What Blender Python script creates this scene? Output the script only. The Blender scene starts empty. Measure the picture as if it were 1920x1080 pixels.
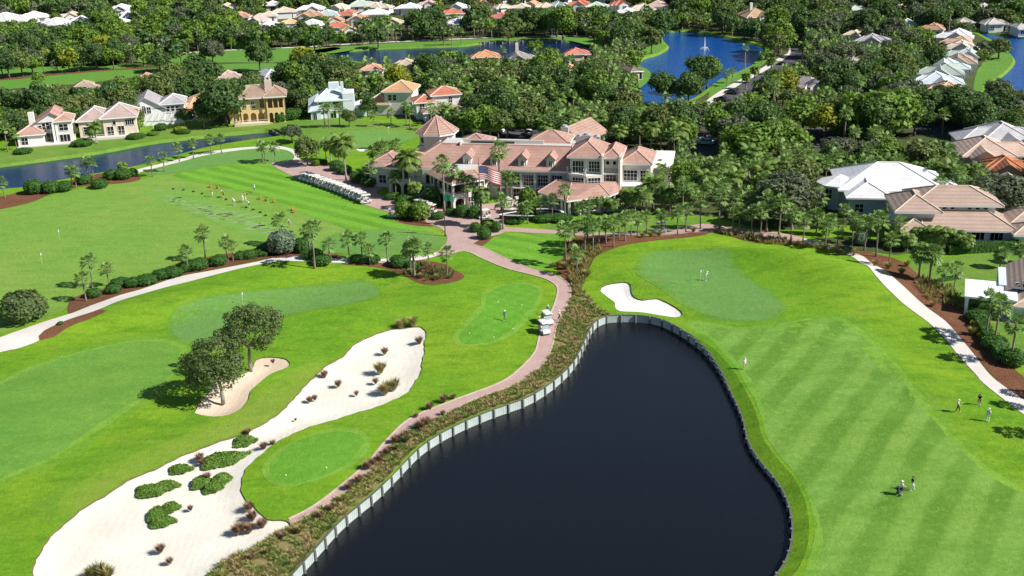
import bpy, bmesh, math, random
import numpy as np
from mathutils import Vector, Matrix
from mathutils.geometry import delaunay_2d_cdt
R = math.radians
sc = bpy.context.scene
C = sc.collection
rnd = random.Random(7)

# ---------------------------------------------------------------- camera
F_PX, CAM_H, PITCH, ROLL = 2100.0, 66.0, math.atan(790 / 2100), R(-1.7)
cam_d = bpy.data.cameras.new('camera')
cam = bpy.data.objects.new('camera', cam_d)
C.objects.link(cam)
cam_d.sensor_width = 36.0
cam_d.lens = 36.0 * F_PX / 1920
cam_d.clip_start, cam_d.clip_end = 1.0, 9000
cam.location = (0, 0, CAM_H)
CR = Matrix.Rotation(math.pi / 2 - PITCH, 3, 'X') @ Matrix.Rotation(ROLL, 3, 'Z')
cam.rotation_euler = CR.to_euler()
sc.camera = cam

# ---------------------------------------------------------------- sky, sun, exposure
SUN_EL, SUN_AZ = R(41), R(-20)          # the sun stands to the right and a little behind the camera
w = bpy.data.worlds.new('World')
sc.world = w
w.use_nodes = True
nt = w.node_tree
sky = nt.nodes.new('ShaderNodeTexSky')
sky.sky_type = 'NISHITA'
sky.sun_disc = False
sky.sun_elevation = SUN_EL
sky.sun_rotation = math.pi / 2 - SUN_AZ
sky.air_density, sky.dust_density, sky.ozone_density = 1.0, 0.3, 2.5
bg = nt.nodes['Background']
bg.inputs['Strength'].default_value = 0.06
nt.links.new(sky.outputs[0], bg.inputs[0])
sun_d = bpy.data.lights.new('sun', 'SUN')
sun_d.energy = 5.0
sun_d.angle = R(0.5)
sun_d.color = (1.0, 0.955, 0.88)
sun = bpy.data.objects.new('sun', sun_d)
C.objects.link(sun)
SUN_DIR = Vector((math.cos(SUN_EL) * math.cos(SUN_AZ), math.cos(SUN_EL) * math.sin(SUN_AZ), math.sin(SUN_EL)))
sun.rotation_euler = SUN_DIR.to_track_quat('Z', 'Y').to_euler()
sun.location = SUN_DIR * 400
vs = sc.view_settings
vs.view_transform, vs.look, vs.exposure, vs.gamma = 'Standard', 'None', 0.62, 1.0
vs.use_curve_mapping = False
sc.cycles.max_bounces = 6
sc.cycles.transparent_max_bounces = 6
sc.cycles.use_denoising = True

# ---------------------------------------------------------------- survey: photo pixel -> point on the terrain
CRn = np.array(CR)
HILLS = []                               # (x, y, sx, sy, rot, height)
def hterr(x, y):
    x = np.asarray(x, float); y = np.asarray(y, float)
    z = np.zeros(np.broadcast(x, y).shape)
    for (cx, cy, sx, sy, a, h) in HILLS:
        dx, dy = x - cx, y - cy
        u = dx * math.cos(a) + dy * math.sin(a); v = -dx * math.sin(a) + dy * math.cos(a)
        z = z + h * np.exp(-0.5 * ((u / sx) ** 2 + (v / sy) ** 2))
    return z
def un(px, py, z=0.0):
    d = CR @ Vector(((px - 960) / F_PX, -(py - 540) / F_PX, -1.0))
    t = (z - CAM_H) / d.z
    return Vector((d.x * t, d.y * t, z))
def g(px, py):
    z = 0.0
    for _ in range(4):
        p = un(px, py, z); z = float(hterr(p.x, p.y))
    p.z = z
    return p
def proj(p):
    q = CR.transposed() @ (Vector(p) - Vector((0, 0, CAM_H)))
    return 960 + F_PX * q.x / -q.z, 540 - F_PX * q.y / -q.z, -q.z
def proj_np(x, y, z):
    P = np.stack([x, y, z - CAM_H], -1) @ CRn
    return 960 + F_PX * P[..., 0] / -P[..., 2], 540 - F_PX * P[..., 1] / -P[..., 2], -P[..., 2]
for (px, py, sx, sy, a, h) in [(1480, 505, 13, 4, -.5, .9), (1590, 560, 7, 11, .6, 1.0), (1300, 455, 22, 4, 0, .8), (1230, 540, 7, 3, -.5, .55),
        (1160, 490, 5, 8, 0, .6), (520, 515, 14, 4, .2, .9), (300, 570, 14, 3, .35, .9), (860, 575, 4, 9, .2, .5), (760, 560, 7, 6, 0, .6),
        (600, 600, 10, 4, .2, .5), (1330, 530, 14, 8, -.4, .5), (450, 800, 8, 4, .5, .35), (590, 860, 7, 5, .3, .45), (120, 780, 14, 8, .3, .5),
        (935, 590, 6, 9, -.4, .4), (1700, 830, 9, 14, .3, .5), (560, 260, 12, 8, 0, .6), (640, 240, 14, 8, 0, .5),
        (1440, 495, 15, 2.6, -.45, .8), (1560, 530, 9, 3, -.7, .9), (1665, 690, 3, 18, .5, .5), (540, 498, 18, 2.6, .15, .7), (230, 600, 14, 2.4, .4, .7), (705, 525, 9, 2.6, -.2, .6), (480, 700, 8, 3, .6, .5), (900, 500, 9, 2.5, -.5, .4), (1450, 625, 7, 2.5, -.6, .4)]:
    p = un(px, py); HILLS.append((p.x, p.y, sx, sy, a, h * 1.3))

# ---------------------------------------------------------------- materials
MATS = {}
def mat(name, col=(.5, .5, .5), rough=.8, spec=.3, metal=0.0):
    if name in MATS: return MATS[name]
    m = bpy.data.materials.new(name); m.use_nodes = True
    b = m.node_tree.nodes['Principled BSDF']
    b.inputs['Base Color'].default_value = (*col, 1)
    b.inputs['Roughness'].default_value = rough
    b.inputs['Specular IOR Level'].default_value = spec
    b.inputs['Metallic'].default_value = metal
    MATS[name] = m
    return m
class NB:
    """small node builder"""
    def __init__(s, m):
        s.m = m; s.t = m.node_tree; s.b = s.t.nodes['Principled BSDF']
        s.co = s.t.nodes.new('ShaderNodeTexCoord').outputs['Object']
    def n(s, kind, **kw):
        x = s.t.nodes.new(kind)
        for k, v in kw.items(): setattr(x, k, v)
        return x
    def link(s, a, b): s.t.links.new(a, b)
    def mapping(s, rot=0, scale=(1, 1, 1)):
        mp = s.n('ShaderNodeMapping'); mp.inputs['Rotation'].default_value = (0, 0, rot); mp.inputs['Scale'].default_value = scale
        s.link(s.co, mp.inputs['Vector']); return mp.outputs[0]
    def noise(s, scale, detail=4, rough=.55, lo=.35, hi=.65, vec=None, dist=0):
        t = s.n('ShaderNodeTexNoise'); t.inputs['Scale'].default_value = scale; t.inputs['Detail'].default_value = detail
        t.inputs['Roughness'].default_value = rough; t.inputs['Distortion'].default_value = dist
        s.link(vec or s.co, t.inputs['Vector'])
        r = s.n('ShaderNodeMapRange'); r.inputs['From Min'].default_value = lo; r.inputs['From Max'].default_value = hi
        s.link(t.outputs['Fac'], r.inputs['Value']); return r.outputs[0]
    def mix(s, fac, a, b, blend='MIX'):
        x = s.n('ShaderNodeMix', data_type='RGBA', blend_type=blend)
        for sock, v in ((x.inputs[0], fac), (x.inputs[6], a), (x.inputs[7], b)):
            if hasattr(v, 'is_output'): s.link(v, sock)
            elif isinstance(v, (int, float)): sock.default_value = v
            else: sock.default_value = (*v, 1)
        return x.outputs[2]
    def math(s, op, a, b=0.0):
        x = s.n('ShaderNodeMath', operation=op)
        for sock, v in ((x.inputs[0], a), (x.inputs[1], b)):
            if hasattr(v, 'is_output'): s.link(v, sock)
            else: sock.default_value = v
        return x.outputs[0]
    def bump(s, h, strength=.3, dist=.1):
        x = s.n('ShaderNodeBump'); x.inputs['Strength'].default_value = strength; x.inputs['Distance'].default_value = dist
        s.link(h, x.inputs['Height']); s.link(x.outputs[0], s.b.inputs['Normal'])
    def col(s, c): s.link(c, s.b.inputs['Base Color'])
_a, _b = un(1543, 880), un(1613, 787); STR_F = -(math.atan2(_b.y - _a.y, _b.x - _a.x) - math.pi / 2)     # mowing direction of the fairway
_a, _b = un(340, 335), un(700, 425); STR_R = -(math.atan2(_b.y - _a.y, _b.x - _a.x) - math.pi / 2)
def mul(c, k): return tuple(x * k for x in c)
def grass_mat(name, base, yellow, dark, stripe=None, amt=.5, mottle=1.0):
    m = mat(name, base, .85, .12); n = NB(m)
    c = n.mix(n.math('MULTIPLY', n.noise(.045, 4, .6, .38, .66), .8 * mottle), base, yellow)
    c = n.mix(n.math('MULTIPLY', n.noise(.16, 5, .65, .46, .72, vec=n.mapping(.5, (1, 2.6, 1))), .8 * mottle), c, dark)  # darker grass streaks, also painted in place of shade on slopes
    c = n.mix(n.math('MULTIPLY', n.noise(.5, 6, .7, .42, .8), .4 * mottle), c, yellow)
    c = n.mix(n.math('MULTIPLY', n.noise(.075, 6, .7, .56, .74, vec=n.mapping(2.1, (1, 1.7, 1))), .5 * mottle), c, tuple(x * .55 + y * .45 for x, y in zip(yellow, (.3, .27, .09))))
    if stripe:
        for (ang, wid, k) in stripe:
            sp = n.n('ShaderNodeSeparateXYZ'); n.link(n.mapping(ang), sp.inputs[0])
            sx = n.math('ADD', sp.outputs[0], n.math('MULTIPLY', n.noise(.12, 2, .5, 0, 1), 1.4))
            s1 = n.math('SINE', n.math('MULTIPLY', sx, math.pi / wid))
            s2 = n.n('ShaderNodeMapRange', interpolation_type='SMOOTHSTEP'); s2.inputs['From Min'].default_value = -.6; s2.inputs['From Max'].default_value = .6
            n.link(s1, s2.inputs['Value'])
            c = n.mix(n.math('MULTIPLY', s2.outputs[0], n.math('MULTIPLY', n.noise(.06, 4, .65, .27, .58), k)), c, mul(dark, .9))
    gr = n.noise(1.7, 7, .82, .36, .7)
    c = n.mix(n.math('MULTIPLY', gr, .38), c, mul(dark, .72))
    c = n.mix(n.math('MULTIPLY', n.noise(1.1, 6, .85, .5, .72), .4), c, tuple(min(1, a * 1.35 + .02) for a in yellow))
    spk = n.noise(2.4, 3, .9, .66, .74)
    c = n.mix(n.math('MULTIPLY', spk, .35), c, (.34, .38, .2))
    dsp = n.noise(1.9, 3, .9, .66, .74, vec=n.mapping(1.3))
    c = n.mix(n.math('MULTIPLY', dsp, .45), c, mul(dark, .35))
    n.col(c); n.bump(gr, .6, .15)
    return m
def mottled(name, a, b, scale=.5, rough=.85, c=None, cscale=4, bump=.3, spec=.2, amt=1.0, camt=.5):
    m = mat(name, a, rough, spec); n = NB(m)
    col = n.mix(n.math('MULTIPLY', n.noise(scale, 5, .65), amt), a, b)
    f = n.noise(cscale, 5, .75, .3, .7)
    col = n.mix(n.math('MULTIPLY', f, camt), col, c or mul(b, .6))
    n.col(col)
    if bump: n.bump(f, bump, .08)
    return m
def leaf_mat(name, a, b, c, scale=.6, trans=.25, rough=.55):
    m = mat(name, a, rough + .05, .3); n = NB(m)
    oi = n.n('ShaderNodeObjectInfo')
    geo = n.n('ShaderNodeNewGeometry')
    col = n.mix(oi.outputs['Random'], a, b)
    col = n.mix(n.math('MULTIPLY', n.noise(scale, 3, .6, .4, .65), .6), col, c)
    col = n.mix(n.math('MULTIPLY', geo.outputs['Random Per Island'], .5), col, mul(a, .5))
    n.col(col)
    tr = n.n('ShaderNodeBsdfTranslucent'); n.link(n.mix(.5, col, (.2, .32, .02)), tr.inputs['Color'])
    ms = n.n('ShaderNodeMixShader'); ms.inputs[0].default_value = trans
    n.link(n.b.outputs[0], ms.inputs[1]); n.link(tr.outputs[0], ms.inputs[2])
    n.link(ms.outputs[0], n.t.nodes['Material Output'].inputs['Surface'])
    return m
def roof_mat(name, a, b=None, band=.35, rough=.8):
    """tile roof: mottled clay with faint courses"""
    b = b or mul(a, .72)
    m = mat(name, a, rough, .2); n = NB(m)
    col = n.mix(n.noise(.35, 4, .6), a, b)
    col = n.mix(n.math('MULTIPLY', n.noise(2.6, 4, .8, .35, .65), .55), col, mul(b, .8))
    sp = n.n('ShaderNodeSeparateXYZ'); n.link(n.co, sp.inputs[0])
    s = n.math('SINE', n.math('MULTIPLY', sp.outputs[2], 2 * math.pi / .42))
    r = n.n('ShaderNodeMapRange'); r.inputs['From Min'].default_value = .2; r.inputs['From Max'].default_value = 1
    n.link(s, r.inputs['Value'])
    col = n.mix(n.math('MULTIPLY', r.outputs[0], band), col, mul(b, .45))
    n.col(col)
    if sum(a) < 1.6: n.bump(s, .2, .05)
    return m
def wall_mat(name, a):
    m = mat(name, a, .85, .2); n = NB(m)
    col = n.mix(n.math('MULTIPLY', n.noise(.4, 5, .7), .22), a, mul(a, .72))
    col = n.mix(n.math('MULTIPLY', n.noise(1.2, 4, .7, .5, .8, vec=n.mapping(0, (1, 1, .15))), .3), col, mul(a, .6))
    n.col(col); return m
def water_mat(name, col, scale, strength, rough):
    m = mat(name, col, rough, .5); n = NB(m); n.b.inputs['IOR'].default_value = 1.33
    a = n.noise(scale, 4, .6, 0, 1, vec=n.mapping(.35, (1, 2.6, 1)))
    b = n.noise(scale * .11, 3, .5, 0, 1)
    n.bump(n.math('ADD', a, n.math('MULTIPLY', b, .5)), strength, .25)
    return m

G_ROUGH = grass_mat('rough_turf', (.112, .277, .012), (.215, .345, .018), (.06, .182, .008), mottle=1.1)
G_FAIR = grass_mat('fairway_turf', (.165, .33, .06), (.215, .355, .06), (.095, .225, .02), stripe=[(STR_F, 2.5, .8), (STR_F + R(62), 4.2, .18)], mottle=.9)
G_RANGE = grass_mat('range_turf', (.15, .31, .04), (.225, .325, .065), (.11, .25, .028), mottle=1.1)
G_STRIPE = grass_mat('striped_tee_turf', (.16, .36, .035), (.18, .37, .04), (.085, .25, .014), stripe=[(STR_R, 2.2, .8)], mottle=.4)
G_TEE = grass_mat('tee_turf', (.12, .315, .026), (.155, .34, .035), (.085, .25, .018), stripe=[(R(35), 1.1, .35), (R(-55), 1.1, .35)], mottle=.5)
G_HIT = grass_mat('hitting_turf', (.15, .315, .05), (.2, .33, .065), (.11, .26, .03), mottle=.9)
G_GREEN = grass_mat('green_turf', (.122, .268, .062), (.155, .295, .062), (.098, .228, .045), mottle=.7)
G_FAIRL = grass_mat('soft_fairway_turf', (.122, .288, .045), (.17, .32, .042), (.088, .225, .028), mottle=1.0, stripe=[(R(70), 5, .25)])
G_WORN = grass_mat('worn_turf', (.175, .30, .025), (.24, .31, .05), (.13, .24, .02))
G_FAR = grass_mat('far_turf', (.105, .25, .035), (.135, .26, .045), (.07, .19, .03), mottle=.6)
G_LAWN = grass_mat('house_lawn', (.12, .25, .03), (.18, .27, .05), (.07, .17, .02))
def sand_mat(name, a, b):
    m = mottled(name, a, b, .12, .95, mul(b, .85), 1.6, 0, .1, .8, .35); n = NB(m)
    wv = n.n('ShaderNodeTexWave'); wv.inputs['Scale'].default_value = .35; wv.inputs['Distortion'].default_value = 16; wv.inputs['Detail'].default_value = 3; wv.inputs['Detail Scale'].default_value = .25; n.link(n.co, wv.inputs['Vector'])
    h = n.math('ADD', n.math('MULTIPLY', wv.outputs['Fac'], .1), n.noise(1.3, 7, .8, 0, 1)); n.bump(h, .4, .2); return m
SAND = sand_mat('white_sand', (.7, .67, .6), (.58, .54, .46))
SAND2 = sand_mat('pink_sand', (.64, .52, .4), (.55, .44, .33))
SANDW = sand_mat('bright_sand', (.78, .76, .72), (.7, .68, .63))
CONC = mottled('pale_concrete', (.62, .58, .54), (.52, .48, .44), .25, .9, (.45, .41, .38), 2.5, .1, .2, .7, .35)
MULCH = mottled('brown_mulch', (.17, .075, .038), (.23, .11, .06), .35, .95, (.07, .03, .018), 3.0, .8, .1, .8, .7)
ASPH = mottled('asphalt', (.07, .07, .078), (.095, .093, .1), .2, .9, (.05, .05, .055), 4, .1)
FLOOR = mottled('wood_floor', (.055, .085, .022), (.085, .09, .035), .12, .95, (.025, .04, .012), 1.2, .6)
def paver_mat():
    m = mat('pink_paver', (.4, .26, .23), .85, .2); n = NB(m)
    br = n.n('ShaderNodeTexBrick'); n.link(n.mapping(.6), br.inputs['Vector'])
    br.inputs['Scale'].default_value = 1.0; br.inputs['Brick Width'].default_value = .42; br.inputs['Row Height'].default_value = .21
    br.inputs['Mortar Size'].default_value = .012
    br.inputs['Color1'].default_value = (.46, .31, .275, 1); br.inputs['Color2'].default_value = (.37, .245, .22, 1); br.inputs['Mortar'].default_value = (.28, .2, .18, 1)
    c = n.mix(n.math('MULTIPLY', n.noise(.3, 4, .6), .5), br.outputs['Color'], (.48, .36, .33))
    c = n.mix(n.math('MULTIPLY', n.noise(2.5, 4, .8), .3), c, (.27, .18, .16))
    n.col(c); n.bump(br.outputs['Fac'], -.2, .02); return m
PAVER = paver_mat()
WATER_N = water_mat('pond_water', (.006, .007, .009), 2.6, .2, .07)
WATER_F = water_mat('lake_water', (.004, .065, .27), .9, .6, .1)
WATER_C = water_mat('canal_water', (.004, .02, .075), 1.2, .2, .06)
L_OAK = leaf_mat('oak_leaf', (0.115, 0.165, 0.045), (0.15, 0.2, 0.05), (0.18, 0.22, 0.06))
L_DARK = leaf_mat('dark_leaf', (0.062, 0.125, 0.036), (0.085, 0.16, 0.04), (0.1, 0.185, 0.045))
L_GREY = leaf_mat('grey_leaf', (0.115, 0.145, 0.085), (0.14, 0.165, 0.095), (0.085, 0.12, 0.06))
L_BRIGHT = leaf_mat('bright_leaf', (0.14, 0.255, 0.03), (0.18, 0.29, 0.035), (0.1, 0.2, 0.028))
L_YEL = leaf_mat('yellow_leaf', (0.288, 0.312, 0.019), (0.250, 0.300, 0.025), (0.163, 0.225, 0.019))
L_OLIVE = leaf_mat('olive_leaf', (.105, .155, .05), (.13, .18, .055), (.065, .11, .032))
L_SILVER = leaf_mat('silver_leaf', (0.169, 0.234, 0.156), (0.195, 0.260, 0.169), (0.117, 0.182, 0.111))
L_SABAL = leaf_mat('sabal_frond', (0.187, 0.312, 0.084), (0.251, 0.376, 0.088), (0.138, 0.251, 0.075), .8, .2, .45)
L_COCO = leaf_mat('feather_frond', (0.117, 0.235, 0.055), (0.196, 0.293, 0.059), (0.254, 0.313, 0.059), .8, .25, .42)
L_HEDGE = leaf_mat('hedge_leaf', (0.050, 0.143, 0.023), (0.076, 0.185, 0.027), (0.037, 0.101, 0.020))
L_COVER = leaf_mat('cover_leaf', (0.130, 0.247, 0.033), (0.169, 0.286, 0.039), (0.078, 0.169, 0.026))
L_RED = leaf_mat('muhly_blade', (0.312, 0.169, 0.130), (0.390, 0.221, 0.169), (0.260, 0.182, 0.091), 2, .2)
L_TAN = leaf_mat('tan_blade', (0.350, 0.280, 0.105), (0.448, 0.364, 0.154), (0.182, 0.210, 0.056), 1.5, .25)
L_BANK = leaf_mat('bank_blade', (.26, .29, .075), (.26, .29, .075), (.4, .33, .12), .3, .25)
L_BANK2 = leaf_mat('bank_blade_tan', (.4, .31, .14), (.4, .31, .14), (.3, .2, .11), .4, .25)
L_BANK3 = leaf_mat('bank_blade_green', (.12, .2, .04), (.12, .2, .04), (.18, .24, .05), .4, .25)
BARK = mottled('grey_bark', (.2, .17, .14), (.12, .1, .08), 2, .9, (.07, .06, .05), 8, .5)
BARKW = mottled('pale_bark', (.42, .39, .34), (.28, .25, .21), 2, .9, (.16, .14, .12), 8, .5)
PBARK = mottled('palm_bark', (.30, .25, .2), (.2, .165, .13), 3, .9, (.12, .1, .08), 9, .4)
GLASS = mat('dark_glass', (.012, .014, .018), .06, .6)
WHITE = wall_mat('white_stucco', (.66, .64, .6))
TRIM = mat('white_trim', (.74, .73, .7), .55, .3)
CREAM = wall_mat('cream_stucco', (.62, .55, .42))
DARKM = mat('dark_metal', (.03, .03, .035), .5, .4)
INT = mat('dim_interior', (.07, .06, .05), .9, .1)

# ---------------------------------------------------------------- mesh helpers
class MB:
    def __init__(s): s.v = []; s.f = []; s.mi = []
    def add(s, v, f, mi=0):
        o = len(s.v); s.v += [tuple(x) for x in v]; s.f += [tuple(i + o for i in q) for q in f]; s.mi += [mi] * len(f)
    def box(s, x0, x1, y0, y1, z0, z1, mi=0, M=None):
        v = [Vector(p) for p in ((x0, y0, z0), (x1, y0, z0), (x1, y1, z0), (x0, y1, z0), (x0, y0, z1), (x1, y0, z1), (x1, y1, z1), (x0, y1, z1))]
        if M: v = [M @ p for p in v]
        s.add(v, [(0, 3, 2, 1), (4, 5, 6, 7), (0, 1, 5, 4), (1, 2, 6, 5), (2, 3, 7, 6), (3, 0, 4, 7)], mi)
    def prism(s, poly, z0, z1, mi=0):
        n = len(poly)
        a = sum(poly[i][0] * poly[(i + 1) % n][1] - poly[(i + 1) % n][0] * poly[i][1] for i in range(n))
        if a < 0: poly = poly[::-1]
        v = [(x, y, z0) for x, y in poly] + [(x, y, z1) for x, y in poly]
        s.add(v, [tuple(range(n))[::-1], tuple(range(n, 2 * n))] + [(i, (i + 1) % n, n + (i + 1) % n, n + i) for i in range(n)], mi)
    def loft(s, rings, cap=True, mi=0):
        n = len(rings[0]); v = [p for r in rings for p in r]; f = []
        for k in range(len(rings) - 1):
            for i in range(n): f.append((k * n + i, k * n + (i + 1) % n, (k + 1) * n + (i + 1) % n, (k + 1) * n + i))
        if cap: f += [tuple(range(n))[::-1], tuple(range((len(rings) - 1) * n, len(rings) * n))]
        s.add(v, f, mi)
    def tube(s, pts, rad, n=6, mi=0):
        pts = [Vector(p) for p in pts]; rings = []
        if not hasattr(rad, '__len__'): rad = [rad] * len(pts)
        for i, p in enumerate(pts):
            d = (pts[min(i + 1, len(pts) - 1)] - pts[max(i - 1, 0)]).normalized()
            a = d.orthogonal() if abs(d.z) < .9 else Vector((1, 0, 0))
            a = (a - d * a.dot(d)).normalized(); b = d.cross(a)
            rings.append([p + (a * math.cos(t) + b * math.sin(t)) * rad[i] for t in (2 * math.pi * k / n for k in range(n))])
        s.loft(rings, True, mi)
    def mesh(s, name, mats, smooth=False):
        me = bpy.data.meshes.new(name); me.from_pydata(s.v, [], s.f)
        for m in (mats if isinstance(mats, (list, tuple)) else [mats]): me.materials.append(m)
        if any(s.mi): me.polygons.foreach_set('material_index', s.mi)
        if smooth: me.polygons.foreach_set('use_smooth', [True] * len(s.f))
        me.update(); return me
    def build(s, name, mats, parent=None, smooth=False): return link(name, s.mesh(name, mats, smooth), parent)
def link(name, data, parent=None, loc=None, rz=None, sc_=None):
    o = bpy.data.objects.new(name, data); C.objects.link(o)
    if parent: o.parent = parent
    if loc is not None: o.location = loc
    if rz is not None: o.rotation_euler = (0, 0, rz)
    if sc_ is not None: o.scale = sc_ if hasattr(sc_, '__len__') else (sc_,) * 3
    return o
def lab16(t):
    for a, b in ((' with a full round head', ' with round head'), (' with layered tufts', ''), ('feather leaved ', ''), (' roofed', ''), (' the ', ' ')):
        if len(t.split()) > 16: t = t.replace(a, b)
    w_ = t.split()
    return t if len(w_) <= 16 else ' '.join(w_[-16:]) if 'from' in w_[-3:] else ' '.join(w_[:16])
def tag(o, label=None, cat=None, group=None, kind=None):
    for k, v in (('label', label), ('category', cat), ('group', group), ('kind', kind)):
        if v: o[k] = lab16(v) if k == 'label' else v
    return o
def thing(name, label, cat, loc=(0, 0, 0), rz=0.0, group=None, s=None):
    return tag(link(name, None, None, loc, rz, s), label, cat, group)
ORD = 'first second third fourth fifth sixth seventh eighth ninth tenth eleventh twelfth thirteenth fourteenth fifteenth sixteenth seventeenth eighteenth nineteenth twentieth twenty-first twenty-second twenty-third twenty-fourth twenty-fifth twenty-sixth twenty-seventh twenty-eighth twenty-ninth thirtieth'.split()
def copy_tree(root):
    c = root.copy(); C.objects.link(c)
    for ch in root.children:
        d = ch.copy(); C.objects.link(d); d.parent = c
        for gch in ch.children:
            e = gch.copy(); C.objects.link(e); e.parent = d
    return c

def inside(px, py, poly):
    px = np.asarray(px, float); py = np.asarray(py, float); r = np.zeros(px.shape, bool)
    P = np.asarray(poly, float); Q = np.roll(P, -1, 0)
    for (x1, y1), (x2, y2) in zip(P, Q):
        if y1 == y2: continue
        r ^= ((y1 > py) != (y2 > py)) & (px < (x2 - x1) * (py - y1) / (y2 - y1) + x1)
    return r
def edge_dist(x, y, poly, closed=True):
    P = np.asarray(poly, float); Q = np.roll(P, -1, 0)
    if not closed: P, Q = P[:-1], Q[:-1]
    d = np.full(np.shape(x), 1e9)
    for a, b in zip(P, Q):
        ab = b - a; L = ab @ ab + 1e-9
        t = np.clip(((x - a[0]) * ab[0] + (y - a[1]) * ab[1]) / L, 0, 1)
        d = np.minimum(d, np.hypot(x - a[0] - t * ab[0], y - a[1] - t * ab[1]))
    return d
def crom(pts, step, closed=True):
    P = [Vector(p[:2]) for p in pts]; n = len(P); out = []
    for i in range(n if closed else n - 1):
        if closed: a, b, c, d = P[i - 1], P[i], P[(i + 1) % n], P[(i + 2) % n]
        else: a, b, c, d = P[max(i - 1, 0)], P[i], P[i + 1], P[min(i + 2, n - 1)]
        k = max(1, int(round((c - b).length / step)))
        for j in range(k):
            t = j / k
            out.append(.5 * ((2 * b) + (c - a) * t + (2 * a - 5 * b + 4 * c - d) * t * t + (3 * b - a - 3 * c + d) * t ** 3))
    if not closed: out.append(P[-1])
    return [(p.x, p.y) for p in out]
def gp(pix, step=1.3, smooth=True):
    pts = [g(*p) for p in pix]
    if smooth: return crom(pts, step)
    return [(p.x, p.y) for p in pts]
def tri_poly(poly, extra, holes=()):
    n = len(poly); V = [Vector(p) for p in poly]; E = [(i, (i + 1) % n) for i in range(n)]
    for h in holes:
        o = len(V); V += [Vector(p) for p in h]; E += [(o + i, o + (i + 1) % len(h)) for i in range(len(h))]
    V += [Vector(p) for p in extra]
    v, e, f, *_ = delaunay_2d_cdt(V, E, [], 0, 1e-5)
    v = np.array([(p.x, p.y) for p in v]); f = np.array([q for q in f if len(q) == 3])
    c = v[f].mean(1); keep = inside(c[:, 0], c[:, 1], poly)
    for h in holes: keep &= ~inside(c[:, 0], c[:, 1], h)
    return v, f[keep]
def sheet(name, poly, m, off, step=1.6, depth=0.0, lip=2.2, z=None, kind='structure', holes=()):
    P = np.array(poly); x0, y0 = P.min(0); x1, y1 = P.max(0)
    X, Y = np.meshgrid(np.arange(x0, x1, step), np.arange(y0, y1, step)); X = X.ravel(); Y = Y.ravel()
    k = inside(X, Y, poly); X, Y = X[k], Y[k]
    if len(X):
        d = edge_dist(X, Y, poly)
        for h in holes: d = np.minimum(d, edge_dist(X, Y, h)) * ~inside(X, Y, h)
        k = d > step * .4; X, Y = X[k], Y[k]
    v, f = tri_poly(poly, list(zip(X, Y)), holes)
    if z is None:
        zz = hterr(v[:, 0], v[:, 1]) + off
        if depth:
            t = np.clip(edge_dist(v[:, 0], v[:, 1], poly) / lip, 0, 1); zz -= depth * t * t * (3 - 2 * t)
    else: zz = np.full(len(v), z)
    me = bpy.data.meshes.new(name); me.from_pydata(np.column_stack([v, zz]).tolist(), [], f.tolist()); me.materials.append(m)
    me.polygons.foreach_set('use_smooth', [True] * len(f)); me.update()
    # face up
    if len(f) and me.polygons[0].normal.z < 0: me.flip_normals()
    return tag(link(name, me), kind=kind)
# ================================================================ THE GROUND
POND = [(545, 1080), (590, 1030), (640, 975), (700, 925), (740, 885), (790, 835), (850, 800), (920, 770), (990, 745), (1040, 713), (1075, 678), (1095, 640), (1108, 612),
        (1125, 596), (1150, 591), (1200, 591), (1240, 598), (1280, 618), (1320, 650), (1352, 692), (1380, 737), (1400, 780), (1410, 820), (1432, 855), (1465, 893), (1486, 930),
        (1497, 970), (1498, 1010), (1490, 1045), (1470, 1080), (1430, 1140), (1330, 1230), (1100, 1290), (700, 1290), (480, 1230), (470, 1160)]
CANAL = [(-130, 325), (0, 308), (100, 295), (187, 283), (267, 268), (333, 259), (433, 248), (507, 241), (532, 252), (467, 262), (400, 273), (333, 290), (267, 308), (207, 320), (133, 333), (50, 350), (0, 355), (-130, 378)]
LAKE = [(1200, 112), (1232, 100), (1251, 87), (1240, 72), (1243, 60), (1300, 57), (1370, 70), (1420, 83), (1434, 90), (1428, 106), (1405, 125), (1365, 142), (1345, 152), (1290, 188), (1205, 192), (1194, 150)]
LAKE_E = [(1830, 57), (1880, 63), (2120, 70), (2120, 240), (1920, 205), (1894, 200), (1855, 186), (1845, 172), (1845, 158), (1868, 146), (1888, 130), (1900, 113), (1890, 97), (1878, 85), (1850, 70)]
STRIP = [(610, 101), (680, 92), (760, 88), (860, 85), (905, 80), (980, 77), (1060, 76), (1097, 80), (1112, 92), (1060, 106), (900, 112), (780, 120), (690, 118)]
WASTE = [(770, 612), (790, 612), (798, 625), (796, 645), (791, 690), (779, 717), (755, 741), (717, 758), (673, 773), (640, 783), (593, 797), (547, 813), (513, 833), (483, 857), (463, 880), (453, 902),
         (453, 918), (461, 935), (478, 955), (500, 972), (537, 976), (545, 985), (533, 994), (483, 1021), (400, 1068), (360, 1095), (270, 1150), (100, 1160), (50, 1120), (60, 1080), (64, 1055), (75, 1030), (110, 990), (150, 958),
         (193, 930), (250, 895), (300, 874), (350, 850), (400, 832), (440, 818), (475, 803), (500, 790), (540, 758), (562, 733), (580, 716), (602, 692), (640, 668), (667, 644), (690, 632), (733, 617), (757, 611)]
BUNK_T = [(364, 774), (373, 755), (390, 735), (407, 713), (440, 704), (470, 692), (480, 674), (503, 669), (533, 672), (544, 682), (535, 690), (509, 700), (487, 717), (470, 733), (465, 751), (450, 767), (428, 778), (401, 781), (377, 778)]
BUNK_R = [(1125, 543), (1137, 533), (1170, 528), (1182, 533), (1184, 547), (1190, 557), (1205, 562), (1230, 559), (1257, 570), (1277, 583), (1279, 590), (1267, 595), (1233, 590), (1200, 585), (1163, 583), (1153, 575), (1152, 566), (1140, 557)]
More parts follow.
